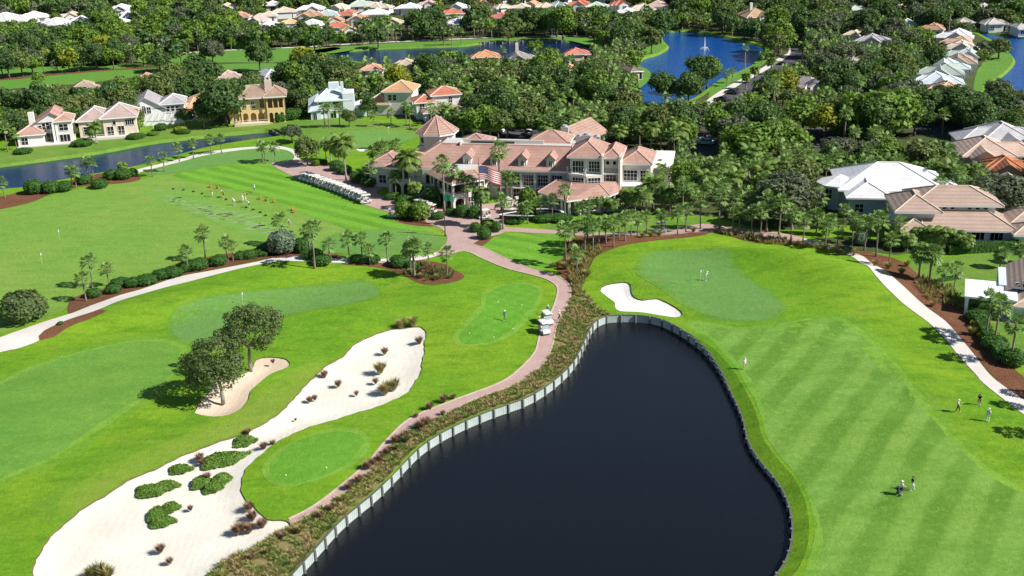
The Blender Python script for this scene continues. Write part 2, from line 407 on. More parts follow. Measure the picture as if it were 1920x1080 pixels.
BUNK_H = [(668, 276), (690, 270), (706, 270), (708, 275), (690, 281), (676, 284)]
# on the east side the turf rounds off a little before the wall
POND = [(x + (18 * min(1, (x - 1280) / 70) if x > 1280 and y > 615 and y < 1100 else 0), y - (4 * min(1, (x - 1280) / 70) if x > 1280 and 615 < y < 1100 else 0)) for x, y in POND]
pond_pts, canal_pts = gp(POND, 1.0), gp(CANAL, 2)
lake_pts, lakee_pts, strip_pts = gp(LAKE, 3), gp(LAKE_E, 3), gp(STRIP, 3)
def ragged(poly, amp):
    P = np.array(poly); n_ = np.roll(P, -1, 0) - np.roll(P, 1, 0); n_ /= np.linalg.norm(n_, axis=1)[:, None] + 1e-9; k = np.arange(len(P))
    w_ = amp * (np.sin(k * .9) + .8 * np.sin(k * 2.3 + 1) + .6 * np.sin(k * .31 + 2))
    return [tuple(p) for p in P + np.column_stack([n_[:, 1], -n_[:, 0]]) * w_[:, None]]
waste_pts, bt_pts, br_pts, bh_pts = ragged(gp(WASTE, .9), .1), gp(BUNK_T, .9), gp(BUNK_R, .9), gp(BUNK_H, 1)
HOLES = [pond_pts, canal_pts, lake_pts, lakee_pts, strip_pts, waste_pts, bt_pts, br_pts, bh_pts]

def build_ground():
    ex = []
    y = 30.0
    while y < 900:
        s = 1.8 if y < 230 else (3.2 if y < 320 else 9.0)
        hw = .62 * y + 70
        ex += [(x + (y % 7) * .11, y) for x in np.arange(-hw, hw, s)]
        y += s
    ex = np.array(ex)
    keep = np.ones(len(ex), bool)
    for h in HOLES: keep &= ~inside(ex[:, 0], ex[:, 1], h); 
    ex = ex[keep]
    outer = [(-6000, -800), (6000, -800), (6000, 8000), (-6000, 8000)]
    v, f = tri_poly(outer, [tuple(p) for p in ex], HOLES)
    me = bpy.data.meshes.new('ground'); me.from_pydata(np.column_stack([v, hterr(v[:, 0], v[:, 1])]).tolist(), [], f.tolist())
    me.materials.append(G_ROUGH); me.polygons.foreach_set('use_smooth', [True] * len(f)); me.update()
    if me.polygons[0].normal.z < 0: me.flip_normals()
    tag(link('ground', me), 'bright green mown rough turf of the golf course', kind='structure')
build_ground()

def grow(poly, d):
    P = np.array(poly); n = len(P)
    t = np.roll(P, -1, 0) - np.roll(P, 1, 0); t /= np.linalg.norm(t, axis=1)[:, None] + 1e-9
    a = np.sum(P[:, 0] * np.roll(P[:, 1], -1) - np.roll(P[:, 0], -1) * P[:, 1])
    nn = np.column_stack([t[:, 1], -t[:, 0]]) * (1 if a > 0 else -1)
    return [tuple(p) for p in P + nn * d]
WL = -1.15
tag(sheet('pond', grow(pond_pts, .4), WATER_N, 0, 6, z=WL), 'dark still pond water in the foreground')
tag(sheet('canal', grow(canal_pts, 1), WATER_C, 0, 12, z=-.7), 'blue canal below the white houses')
tag(sheet('lake', grow(lake_pts, 1), WATER_F, 0, 20, z=-.6), 'blue lake with the fountain')
tag(sheet('lake', grow(lakee_pts, 1), WATER_F, 0, 20, z=-.6), 'bright blue lake at the edge behind the row of roofs')
tag(sheet('lake', grow(strip_pts, 1), WATER_C, 0, 20, z=-.6), 'narrow dark lake beside the far fairway')
def bank(name, poly, z, m, out=0.0, sl=.8):
    """sloping grass bank from the ground edge down to below the water"""
    inn = grow(poly, -sl); mb = MB(); n = len(poly)
    v = [(x, y, float(hterr(x, y))) for x, y in poly] + [(x, y, z - .3) for x, y in inn]
    mb.add(v, [(i, (i + 1) % n, n + (i + 1) % n, n + i) for i in range(n)])
    return tag(mb.build(name, m), kind='structure')
bank('canal_bank', canal_pts, -.7, G_LAWN, sl=1.0)
for p, nme in ((lake_pts, 'lake_bank'), (lakee_pts, 'lake_bank'), (strip_pts, 'lake_bank')): bank(nme, p, -.6, G_LAWN, sl=1.0)

tag(sheet('waste_bunker', waste_pts, SAND, -.13, 1.3, depth=.35, lip=2.5), 'long pale sand waste bunker dotted with plants')
tag(sheet('sand_bunker', bt_pts, SAND2, -.13, .9, depth=.45, lip=2.0), 'small pinkish sand bunker under the two trees')
tag(sheet('sand_bunker', br_pts, SANDW, -.13, .9, depth=.4, lip=1.2), 'bright white kidney shaped bunker beside the pond')
tag(sheet('sand_bunker', bh_pts, SANDW, -.13, 1.2, depth=.3, lip=1.5), 'small white bunker beside the clubhouse palms')

G_COLG = grass_mat('green_collar_turf', (.112, .266, .036), (.17, .305, .038), (.075, .2, .024))
G_COL2 = grass_mat('outer_collar_turf', (.117, .282, .022), (.19, .33, .024), (.068, .195, .011))
G_COLW2 = grass_mat('outer_worn_turf', (.122, .272, .015), (.2, .32, .025), (.075, .192, .01))
G_COLF = grass_mat('fairway_collar_turf', (.148, .322, .042), (.215, .365, .04), (.09, .238, .017))
G_COLW = grass_mat('worn_collar_turf', (.157, .297, .02), (.235, .328, .036), (.11, .228, .015))
def wobble(poly, amp, d=0.0):
    P = np.array(grow(poly, d)); k = np.arange(len(P)); Q = np.array(grow(P, 1.0)) - P; ph = rnd.uniform(0, 6)
    return [tuple(p) for p in P + Q * (amp * (np.sin(k * .37 + ph) + .7 * np.sin(k * .83 + ph * 2) + .5 * np.sin(k * 1.9 + ph)))[:, None]]
SOILEDGE = mottled('turf_edge_soil', (.09, .075, .03), (.14, .11, .05), 1)
def turf_lip(poly, what):
    inn = grow(poly, -.12); mb = MB(); n = len(poly); z = [float(hterr(x, y)) for x, y in poly]
    mb.add([(x, y, z[i] + .01) for i, (x, y) in enumerate(poly)] + [(x, y, z[i] - .2) for i, (x, y) in enumerate(inn)], [(i, (i + 1) % n, n + (i + 1) % n, n + i) for i in range(n)])
    tag(mb.build('bunker_lip', SOILEDGE), 'dark cut turf edge of the ' + what, kind='structure')
for p_, w_ in ((waste_pts, 'waste bunker'), (bt_pts, 'tree bunker'), (br_pts, 'white kidney bunker'), (bh_pts, 'small bunker')): turf_lip(p_, w_)
def area(name, pix, m, off, step=1.8, label=None, smooth=True, rs=1.3):
    col = {G_GREEN.name: G_COLG, G_FAIR.name: G_COLF, G_FAIRL.name: G_COLF, G_WORN.name: G_COLW, G_TEE.name: G_COLF}.get(m.name)
    if col:
        hl = [grow(waste_pts, .1), grow(bt_pts, .1)] if m is G_WORN else ([grow(pond_pts, .5)] if m is G_FAIR else ()); p0 = gp(pix, rs, smooth); w_ = .9 if m is not G_WORN else 1.6
        if m in (G_FAIR, G_FAIRL, G_WORN): tag(sheet('turf_collar', wobble(p0, .5, w_ * 2.6), G_COL2 if m is not G_WORN else G_COLW2, off - .012, step, holes=hl), 'outer collar of turf round the ' + (label or name))
        tag(sheet('turf_collar', wobble(p0, .22, w_), col, off - .006, step, holes=hl), 'narrow collar of turf round the ' + (label or name))
        return tag(sheet(name, wobble(p0, .1), m, off, step, holes=hl), label)
    return tag(sheet(name, gp(pix, rs, smooth), m, off, step), label)
# far and middle lawns
WOODS = [(-900, 262), (0, 258), (60, 262), (130, 252), (160, 245), (240, 235), (340, 226), (440, 232), (545, 224), (580, 214), (690, 216), (780, 230), (800, 246), (860, 255), (1000, 258), (1250, 290), (1262, 318), (1185, 345), (1180, 395), (1250, 408), (1330, 402), (1345, 408), (1420, 428), (1520, 445), (1600, 468), (1680, 478), (1760, 468), (1920, 478), (2400, 520), (2900, 60), (2600, -60), (-1300, 10)]
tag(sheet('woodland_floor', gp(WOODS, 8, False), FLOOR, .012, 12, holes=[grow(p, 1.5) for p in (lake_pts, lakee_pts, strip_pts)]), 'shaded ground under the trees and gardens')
area('house_lawn', [(-200, 300), (0, 285), (60, 275), (150, 264), (250, 250), (340, 236), (440, 236), (520, 233), (560, 225), (580, 221), (640, 224), (760, 233), (790, 242), (785, 258), (740, 268), (690, 276), (610, 280), (540, 268), (531, 251), (507, 240), (433, 247), (333, 258), (267, 267), (187, 282), (100, 294), (0, 307), (-200, 325)], G_LAWN, .024, 3, 'strip of lawn between the canal and the waterfront houses', rs=3)
area('golf_green', [(600, 268), (640, 250), (700, 245), (770, 252), (768, 262), (720, 272), (670, 276), (625, 280)], G_GREEN, .045, 3, 'flat green behind the clubhouse turret', rs=3)
FARF = {
 'a': [(560, 100), (640, 87), (800, 78), (960, 71), (1080, 69), (1140, 73), (1152, 82), (1112, 86), (1060, 75.5), (980, 76.5), (905, 79.5), (860, 84.5), (760, 87.5), (680, 91.5), (620, 100)],
 'b': [(260, 107), (400, 96), (580, 89), (640, 90), (600, 101), (575, 111), (520, 117), (420, 117), (330, 119), (265, 117)],
 'c': [(-300, 165), (0, 150), (100, 141), (270, 127), (292, 129), (285, 141), (230, 147), (150, 157), (0, 168), (-300, 190)],
 'd': [(-200, 137), (0, 127), (150, 124), (260, 121), (262, 126), (100, 136), (0, 145), (-200, 155)],
 'e': [(405, 122), (470, 119), (525, 120), (522, 131), (470, 135), (410, 132)],
 'f': [(1888, 97), (1899, 113), (1888, 129), (1868, 145), (1846, 158), (1838, 172), (1826, 170), (1830, 140), (1843, 118), (1868, 100)],
 'g': [(1195, 106), (1232, 98), (1250, 86), (1240, 82), (1210, 90)],
 'h': [(1515, 12), (1545, 10), (1548, 18), (1515, 20)],
 'i': [(1190, 150), (1200, 125), (1222, 140), (1200, 165)],
 'j': [(1345, 152), (1405, 126), (1432, 95), (1450, 100), (1425, 125), (1370, 160), (1330, 185)],
}
LBL = dict(a='far fairway strip along the narrow lake', b='far fairway beyond the yellow green tree', c='left far fairway behind the garden trees', d='thin far fairway left of the wood', e='small far green with pale bunkers', f='grassy peninsula in the eastern lake', g='grass point of the fountain lake', h='distant lawn among the trees', i='grass bank of the fountain lake', j='grass verge between lake and road')
for k, v in FARF.items(): area('far_fairway' if k in 'abcde' else 'grass_bank', v, G_FAR, .03, 6, LBL[k], rs=4)
# course
area('driving_range', [(-150, 420), (0, 392), (120, 360), (250, 340), (330, 318), (420, 300), (500, 296), (560, 310), (640, 352), (740, 402), (800, 425), (838, 446), (812, 470), (740, 482), (640, 482), (545, 466), (480, 466), (400, 478), (330, 492), (280, 512), (215, 535), (150, 552), (128, 575), (100, 590), (0, 625), (-150, 670)], G_RANGE, .016, 2.4, 'broad driving range lawn', rs=2)
area('practice_green', [(272, 322), (330, 301), (420, 281), (500, 277), (545, 283), (553, 291), (530, 303), (450, 306), (380, 314), (310, 326)], G_GREEN, .034, 2.4, 'dull green practice green by the canal path')
area('range_tee', [(326, 334), (345, 323), (430, 310), (505, 307), (560, 330), (620, 358), (690, 388), (735, 405), (745, 418), (800, 431), (832, 446), (800, 446), (700, 439), (640, 426), (560, 398), (480, 368), (400, 348)], G_STRIPE, .034, 1.8, 'striped bright green tee of the driving range')
area('hitting_strip', [(268, 364), (300, 355), (345, 356), (410, 376), (470, 395), (530, 420), (548, 440), (525, 452), (470, 445), (400, 417), (330, 388)], G_HIT, .034, 1.8, 'pale worn hitting strip of the driving range')
area('practice_green', [(608, 474), (620, 446), (700, 433), (780, 434), (826, 447), (812, 466), (770, 478), (700, 480)], G_GREEN, .05, 1.6, 'small green beside the flagpole junction')
area('golf_green', [(330, 600), (350, 572), (400, 557), (480, 548), (560, 541), (620, 533), (680, 530), (703, 540), (700, 555), (650, 570), (600, 576), (540, 590), (500, 602), (470, 622), (430, 636), (380, 641), (340, 636), (322, 620)], G_GREEN, .03, 1.6, 'long green above the two trees')
area('fairway', [(-120, 775), (0, 722), (60, 692), (150, 664), (240, 643), (310, 642), (338, 660), (300, 722), (200, 785), (100, 852), (0, 897), (-120, 950)], G_FAIRL, .02, 2, 'soft blue green fairway at the left edge')
area('worn_rough', [(470, 760), (500, 735), (540, 705), (600, 688), (577, 715), (540, 757), (500, 789), (440, 817), (350, 849), (250, 893), (150, 955), (150, 925), (250, 865), (350, 825), (420, 795)], G_WORN, .014, 2, 'yellowed rough along the waste bunker')
area('tee_box', [(915, 552), (940, 538), (975, 533), (1005, 538), (1013, 550), (1000, 570), (975, 600), (945, 630), (920, 641), (885, 646), (863, 641), (862, 627), (885, 605), (905, 580)], G_TEE, .03, 1.4, 'diamond cut tee box beside the two golf carts')
area('tee_box', [(515, 860), (560, 827), (610, 812), (655, 810), (679, 822), (675, 845), (650, 870), (610, 890), (560, 905), (520, 900), (507, 880)], G_TEE, .03, 1.4, 'oval tee box inside the bend of the pink path')
area('lawn', [(903, 462), (925, 444), (950, 438), (1030, 440), (1050, 448), (1060, 470), (1055, 495), (1020, 505), (990, 500), (940, 478)], G_STRIPE, .018, 1.5, 'triangular striped lawn beside the pink path')
area('lawn', [(1010, 425), (1050, 418), (1180, 408), (1260, 412), (1330, 402), (1345, 408), (1320, 420), (1250, 436), (1180, 436), (1100, 432), (1040, 430)], G_LAWN, .02, 1.8, 'shaded lawn strip under the terrace palms')
area('golf_green', [(1225, 473), (1290, 470), (1355, 472), (1366, 490), (1380, 510), (1410, 530), (1440, 550), (1460, 575), (1450, 590), (1420, 600), (1370, 600), (1330, 590), (1290, 570), (1260, 545), (1220, 525), (1200, 510), (1208, 490)], G_GREEN, .03, 1.6, 'pale blue green putting green above the white bunker')
area('fairway', [(1300, 607), (1380, 618), (1450, 612), (1520, 600), (1580, 604), (1640, 650), (1700, 725), (1760, 800), (1850, 888), (1980, 980), (2000, 1200), (1480, 1200), (1525, 1085), (1545, 1010), (1538, 970), (1515, 925), (1470, 870), (1440, 815), (1432, 770), (1415, 720), (1385, 680), (1340, 635)], G_FAIR, .022, 2, 'wide striped fairway beside the pond')
area('house_lawn', [(1690, 492), (1790, 482), (1925, 470), (2050, 500), (2000, 760), (1925, 690), (1880, 640), (1850, 610), (1830, 585), (1790, 560), (1740, 535), (1715, 512)], G_LAWN, .02, 2, 'side lawn below the hedge')
# planting beds
def bed(pix, label, off=.046): return area('mulch_bed', pix, MULCH, off, 1.4, label)
bed([(129, 588), (131, 564), (165, 549), (215, 536), (290, 510), (340, 492), (420, 477), (500, 466), (545, 466), (600, 474), (640, 481), (642, 486), (533, 484), (483, 491), (400, 506), (333, 519), (267, 541), (213, 557), (150, 581)], 'brown mulch bed with the hedge row')
bed([(72, 629), (76, 638), (100, 632), (130, 612), (170, 597), (200, 583), (187, 580), (133, 598), (110, 608), (83, 620)], 'small mulch wedge below the white path')
bed([(640, 495), (690, 489), (740, 486), (800, 489), (835, 496), (850, 505), (870, 516), (866, 524), (840, 531), (800, 534), (765, 521), (735, 508), (700, 501)], 'mulch bed of the palm cluster')
bed([(-100, 415), (0, 393), (60, 379), (130, 353), (250, 341), (257, 328), (200, 324), (120, 341), (0, 369), (-100, 390)], 'mulch strip along the canal')
bed([(1045, 500), (1062, 470), (1060, 445), (1090, 444), (1180, 444), (1250, 443), (1315, 432), (1325, 440), (1240, 450), (1180, 458), (1140, 470), (1118, 482), (1105, 500), (1090, 540), (1075, 560), (1068, 535), (1050, 515)], 'mulch bed of tan grasses under the palm row')
bed([(738, 412), (745, 402), (775, 400), (800, 410), (820, 423), (790, 424), (760, 420)], 'mulch island under the leafy shrubs')
bed([(885, 458), (890, 440), (920, 432), (945, 436), (925, 445), (905, 461)], 'mulch corner under the round shrubs')
bed([(1325, 432), (1420, 440), (1505, 452), (1600, 466), (1650, 478), (1690, 490), (1722, 514), (1748, 538), (1778, 548), (1792, 570), (1830, 590), (1842, 620), (1870, 655), (1905, 695), (1960, 740), (1960, 790), (1880, 724), (1830, 670), (1773, 603), (1733, 573), (1697, 540), (1657, 507), (1620, 482), (1600, 475), (1510, 462), (1400, 452)], 'long mulch bed along the curving white path')
# paths
CPL = [(820, 478), (853, 472), (880, 473), (940, 500), (1007, 518), (1033, 528), (1045, 540), (1043, 560), (1033, 587), (1013, 627), (1003, 660), (973, 693), (937, 718), (853, 750), (773, 783), (727, 823), (690, 867), (640, 910), (587, 950), (541, 974)]
CPR = [(878, 455), (933, 477), (993, 503), (1033, 513), (1060, 527), (1070, 543), (1067, 563), (1053, 590), (1043, 613), (1037, 643), (1023, 677), (993, 703), (963, 722), (887, 750), (827, 780), (780, 797), (737, 830), (697, 877), (640, 928), (593, 957), (545, 985)]
def ribbon(name, left, right, m, off, label, step=1.1):
    L = crom([g(*p) for p in left], step, False); Rr = crom([g(*p) for p in right], step, False)
    return tag(sheet(name, L + Rr[::-1], m, off, 1.5), label)
ribbon('cart_path', CPL, CPR, PAVER, .05, 'pink paver cart path curving round the pond')
def edging(line, wd, m, off, label):
    L = crom([g(*p) for p in line], .8, False); mb = MB(); P = np.array(L)
    t = np.gradient(P, axis=0); t /= np.linalg.norm(t, axis=1)[:, None]; nn = np.column_stack([-t[:, 1], t[:, 0]])
    a, b = P - nn * wd / 2, P + nn * wd / 2; n = len(P)
    z = hterr(P[:, 0], P[:, 1])
    v = [(a[i][0], a[i][1], z[i] + .02) for i in range(n)] + [(a[i][0], a[i][1], z[i] + off) for i in range(n)] + [(b[i][0], b[i][1], z[i] + off) for i in range(n)] + [(b[i][0], b[i][1], z[i] + .02) for i in range(n)]
    mb.add(v, [q for i in range(n - 1) for q in ((i, i + 1, n + i + 1, n + i), (n + i, n + i + 1, 2 * n + i + 1, 2 * n + i), (2 * n + i, 2 * n + i + 1, 3 * n + i + 1, 3 * n + i))])
    return tag(mb.build('path_edging', m), label, kind='structure')
EDG = mottled('cream_edging', (.58, .47, .4), (.48, .38, .32), 1)
edging(CPL[1:], .24, EDG, .1, 'cream edging of the pink path on the turf side')
edging(CPR, .2, EDG, .1, 'cream edging of the pink path on the pond side')
ribbon('cart_path', [(-80, 660), (0, 633), (73, 607), (117, 593), (150, 582), (213, 558), (267, 542), (333, 520), (400, 507), (483, 492), (533, 485), (640, 486), (787, 480), (822, 472)],
       [(-80, 690), (0, 661), (30, 655), (73, 639), (72, 630), (83, 620), (133, 598), (187, 580), (250, 557), (300, 542), (360, 527), (417, 512), (483, 497), (533, 490), (633, 493), (783, 488), (823, 479)], CONC, .055, 'white concrete cart path past the hedge row')
ribbon('cart_path', [(1505, 456), (1560, 470), (1600, 483), (1623, 500), (1647, 523), (1680, 557), (1703, 577), (1743, 607), (1773, 637), (1797, 667), (1830, 703), (1845, 720), (1912, 772), (1990, 830)],
       [(1508, 447), (1560, 460), (1600, 475), (1620, 482), (1657, 507), (1697, 540), (1733, 573), (1773, 603), (1803, 637), (1830, 670), (1853, 700), (1876, 720), (1920, 750), (1990, 795)], CONC, .06, 'white concrete cart path along the mulch bed')
ribbon('cart_path', [(900, 450), (944, 435.5), (1010, 438), (1047, 439.5), (1085, 442), (1150, 444), (1216, 441), (1260, 441), (1320, 436), (1420, 446), (1506, 457)],
       [(895, 428), (944, 426), (1010, 430), (1047, 432), (1085, 434), (1150, 437), (1216, 434), (1260, 433), (1318, 420), (1420, 432), (1509, 447)], PAVER, .058, 'pink paver path under the terrace palms')
ribbon('cart_path', [(230, 337), (257, 325), (337, 304), (383, 292), (433, 284), (480, 279), (520, 279), (545, 285), (552, 296), (540, 306)],
       [(225, 332), (255, 319), (335, 299), (381, 287), (432, 279), (480, 275), (522, 274), (551, 281), (562, 292), (560, 305)], CONC, .055, 'pale path round the practice green')
area('plaza', [(509, 308), (540, 302), (580, 300), (640, 316), (700, 332), (722, 348), (706, 362), (735, 374), (790, 384), (840, 393), (880, 388), (950, 378), (1000, 372), (1010, 380), (985, 392), (950, 400), (946, 418), (946, 436), (905, 448), (884, 459), (853, 475), (818, 480), (836, 456), (838, 444), (828, 430), (800, 418), (790, 408), (740, 400), (690, 386), (640, 364), (572, 341)], PAVER, .065, 1.8, 'pink paved forecourt of the clubhouse')
area('terrace', [(950, 398), (990, 384), (1040, 394), (1075, 400), (1160, 396), (1185, 384), (1180, 358), (1100, 352), (1000, 356), (985, 372)], CONC, .075, 1.8, 'pale clubhouse terrace')
ribbon('path', [(-300, 169), (0, 151), (100, 141.5), (200, 133), (292, 128)], [(-300, 166), (0, 147.5), (100, 138.5), (200, 130.5), (292, 126)], MULCH, .06, 'reddish bare strip along the far fairway', 4)
ribbon('path', [(260, 108), (400, 96.5), (580, 88.5), (640, 84.5), (800, 76.6), (960, 70.2), (1080, 68.3), (1145, 73)], [(260, 106.3), (400, 94.6), (580, 87), (640, 82.8), (800, 75), (960, 68.8), (1080, 66.8), (1145, 71.3)], CONC, .06, 'pale far path at the foot of the wood', 4)
ribbon('path', [(262, 106.6), (400, 95), (580, 87.3), (640, 83.1), (800, 75.3), (960, 69.1), (1080, 67.1), (1145, 71.6)], [(262, 103.8), (400, 92.2), (580, 85.4), (640, 81.3), (800, 73.5), (960, 67.4), (1080, 65.4), (1145, 69.8)], MULCH, .05, 'reddish mulch edge at the foot of the wood', 4)
# roads
ribbon('road', [(1280, 240), (1312, 214), (1345, 190), (1392, 160), (1430, 132), (1470, 110), (1480, 98), (1472, 84), (1440, 72), (1395, 64)], [(1330, 240), (1350, 214), (1378, 192), (1420, 165), (1462, 140), (1500, 112), (1508, 98), (1503, 84), (1470, 68), (1420, 60)], ASPH, .05, 'asphalt road beside the fountain lake', 4)
ribbon('pavement', [(1318, 196), (1337, 180), (1380, 154), (1427, 129), (1462, 108), (1477, 100), (1479, 90)], [(1326, 200), (1345, 186), (1390, 158), (1432, 135), (1470, 112), (1482, 101), (1482, 90)], CONC, .15, 'pale pavement along the lakeside road', 3)
area('road', [(1690, 232), (1740, 230), (1810, 236), (1830, 242), (1800, 258), (1760, 258), (1735, 252), (1700, 240)], ASPH, .05, 5, 'grey turning circle behind the pale roofed villas', rs=4)
area('car_park', [(1270, 285), (1300, 250), (1390, 230), (1490, 240), (1565, 240), (1570, 275), (1500, 275), (1400, 262), (1345, 290)], ASPH, .045, 5, 'asphalt car park between the trees', rs=4)
area('car_park', [(880, 252), (900, 222), (1020, 218), (1030, 250), (1010, 262), (900, 262)], ASPH, .045, 5, 'asphalt car park behind the clubhouse', rs=4)

# ---------------------------------------------------------------- retaining wall of the pond: cap, panels and piles, all parts
PANEL = mottled('pale_panel', (.52, .58, .55), (.42, .48, .46), 1.5, .8, (.25, .3, .29), 6, .1)
PILE = mottled('weathered_pile', (.13, .14, .13), (.2, .2, .19), 3, .9)
wall = thing('retaining_wall', 'pale panelled retaining wall with dark piles round the pond', 'retaining wall')
P = np.array(pond_pts + pond_pts[:1]); seg = np.linalg.norm(np.diff(P, axis=0), axis=1); cum = np.concatenate([[0], np.cumsum(seg)])
PW = 2.3; nP = int(cum[-1] / PW); pos = np.array([[np.interp(s, cum, P[:, 0]), np.interp(s, cum, P[:, 1])] for s in np.linspace(0, cum[-1], nP + 1)])
ctr = P.mean(0); pile_me = None; orient = 1
a_ = np.sum(P[:-1, 0] * P[1:, 1] - P[1:, 0] * P[:-1, 1]); orient = 1 if a_ > 0 else -1
mp = MB(); mp.tube([(0, 0, -1.9), (0, 0, .1), (0, 0, .14)], [.15, .15, .1], 7); pile_me = mp.mesh('pile', PILE)
mpan = MB()
mpan.box(-.5, .5, -.06, .06, -1.9, .02)
for k in range(6): mpan.box(-.5 + k / 6 + .01, -.5 + (k + 1) / 6 - .01, .06, .085, -1.9, -.02)
pan_me = mpan.mesh('panel', PANEL)
mcap = MB(); mcap.box(-.5, .5, -.12, .12, .02, .1); cap_me = mcap.mesh('cap', mottled('wall_cap', (.13, .14, .11), (.08, .085, .07), 2))
slope = []
for i in range(nP):
    a, b = Vector(pos[i]), Vector(pos[i + 1]); m_ = (a + b) / 2; d = b - a; L = d.length
    if m_.y < 86: continue
    n_ = Vector((-d.y, d.x)).normalized() * orient          # towards the water
    ang = math.atan2(d.y, d.x) + (0 if orient > 0 else math.pi)
    t_ = min(1, max(0, (proj((m_.x, m_.y, 0))[0] - 1280) / 110)); dz = -.62 * t_; m_ = m_ + n_ * 1.6 * t_          # the wall is lower where the turf slopes down to it
    link('panel', pan_me, wall, (m_.x, m_.y, dz), ang, (L, 1, 1)); link('cap', cap_me, wall, (m_.x, m_.y, dz), ang, (L * 1.01, 1, 1))
    q = a + n_ * (.2 + 1.6 * t_); link('pile', pile_me, wall, (q.x, q.y, dz), 0)
    if t_ > 0: slope.append((a, b, a + n_ * 1.64 * t_, b + n_ * 1.64 * t_, dz))
mb = MB()
for k_, (a, b, c, d, dz) in enumerate(slope):
    c0 = slope[k_ - 1][3] if k_ and (slope[k_ - 1][1] - a).length < .01 else c; z0 = slope[k_ - 1][4] if c0 is not c else dz
    mb.add([(a.x, a.y, float(hterr(a.x, a.y)) + .015), (b.x, b.y, float(hterr(b.x, b.y)) + .015), (d.x, d.y, dz + .06), (c0.x, c0.y, z0 + .06)], [(0, 1, 2, 3)])
tag(mb.build('pond_bank', G_ROUGH, None, True), 'short turf slope down to the low pond wall', kind='structure')
# the far ponds' timber walls
def timber_wall(line, label, h, n):
    t = thing('retaining_wall', label, 'retaining wall'); L = crom([g(*p) for p in line], 2.5, False)
    for i, (a, b) in enumerate(zip(L[:-1], L[1:])):
        a, b = Vector(a), Vector(b); mb = MB(); M = Matrix.Translation((*((a + b) / 2), 0)) @ Matrix.Rotation(math.atan2(b.y - a.y, b.x - a.x), 4, 'Z')
        mb.box(-(b - a).length / 2, (b - a).length / 2, -.1, .1, -1, h, M=M); mb.build('panel', n, t)
        mb = MB(); mb.tube([(a.x, a.y - .25, -1.1), (a.x, a.y - .25, h + .1)], .2, 6); mb.build('pile', BARKW, t)
timber_wall([(507, 241), (519, 246), (532, 252)], 'dark timber wall at the end of the canal', .3, PILE)
timber_wall([(900, 80.5), (980, 77.5), (1060, 76.5)], 'distant retaining wall with white piles beyond the narrow lake', .35, PILE)
# ================================================================ BUILDINGS
GUARD = []                                # (x0, x1, y0, y1, depth) picture boxes of things the photo shows unhidden
PLACES = []                               # (x, y, phrase) landmarks used in the labels of plants
FOOT = []                                 # footprints kept free of plants: (x, y, radius)
def guard_pts(pts, grow_=0):
    q = [proj(p) for p in pts]
    GUARD.append((min(a[0] for a in q) - grow_, max(a[0] for a in q) + grow_, min(a[1] for a in q), max(a[1] for a in q), min(a[2] for a in q)))
RM = {}
def roofm(c, band=.16):
    k = tuple(round(x, 3) for x in c)
    if k not in RM: RM[k] = roof_mat('roof_tile_%d' % len(RM), c, band=band)
    return RM[k]
WMM = {}
def wallm(c):
    k = tuple(round(x, 3) for x in c)
    if k not in WMM: WMM[k] = wall_mat('stucco_%d' % len(WMM), c)
    return WMM[k]
def rect(x0, x1, y0, y1): return [(x0, y0), (x1, y0), (x1, y1), (x0, y1)]
def inset_hip(x0, x1, y0, y1):
    w, d = x1 - x0, y1 - y0
    if w >= d: r = d / 2; return [(x0 + r, y0 + r), (x1 - r, y0 + r), (x1 - r, y0 + r + .02), (x0 + r, y0 + r + .02)], r
    r = w / 2; return [(x0 + r, y0 + r), (x0 + r + .02, y0 + r), (x0 + r + .02, y1 - r), (x0 + r, y1 - r)], r
def roof_part(parent, bot, top, z0, z1, m, name='roof', fascia=TRIM, caps=None, over=.28, fl=None):
    """tiled slope from the eave outline to the top outline, with fascia board; ridge tiles as sub-parts"""
    mb = MB(); n = len(bot)
    A = [Vector((x, y, z0)) for x, y in bot]; B = [Vector((x, y, z1)) for x, y in top]
    mb.loft([A, B], False, 0)
    mb.add(B, [tuple(range(n))], 2 if fl else 0)
    mb.loft([[p + Vector((0, 0, -.3)) for p in A], [p + Vector((0, 0, -.001)) for p in A]], False, 1)
    mb.add([p + Vector((0, 0, -.3)) for p in A], [tuple(range(n))[::-1]], 1)
    o = mb.build(name, [m, fascia] + ([fl] if fl else []), parent)
    if caps:
        for i in range(n):
            if (A[i] - B[i]).length > .4:
                c = MB(); c.tube([A[i] + Vector((0, 0, .03)), B[i] + Vector((0, 0, .05))], .13, 5); c.build('ridge_cap', caps, o)
            j = (i + 1) % n
            if (B[i] - B[j]).length > .5 and i < 2:
                c = MB(); c.tube([B[i] + Vector((0, 0, .05)), B[j] + Vector((0, 0, .05))], .13, 5); c.build('ridge_cap', caps, o)
    return o
def hip(parent, x0, x1, y0, y1, z, pitch, m, ov=.6, caps=None, fascia=TRIM, name='roof'):
    x0, x1, y0, y1 = x0 - ov, x1 + ov, y0 - ov, y1 + ov
    top, r = inset_hip(x0, x1, y0, y1)
    return roof_part(parent, rect(x0, x1, y0, y1), top, z, z + r * math.tan(pitch), m, name, fascia, caps)
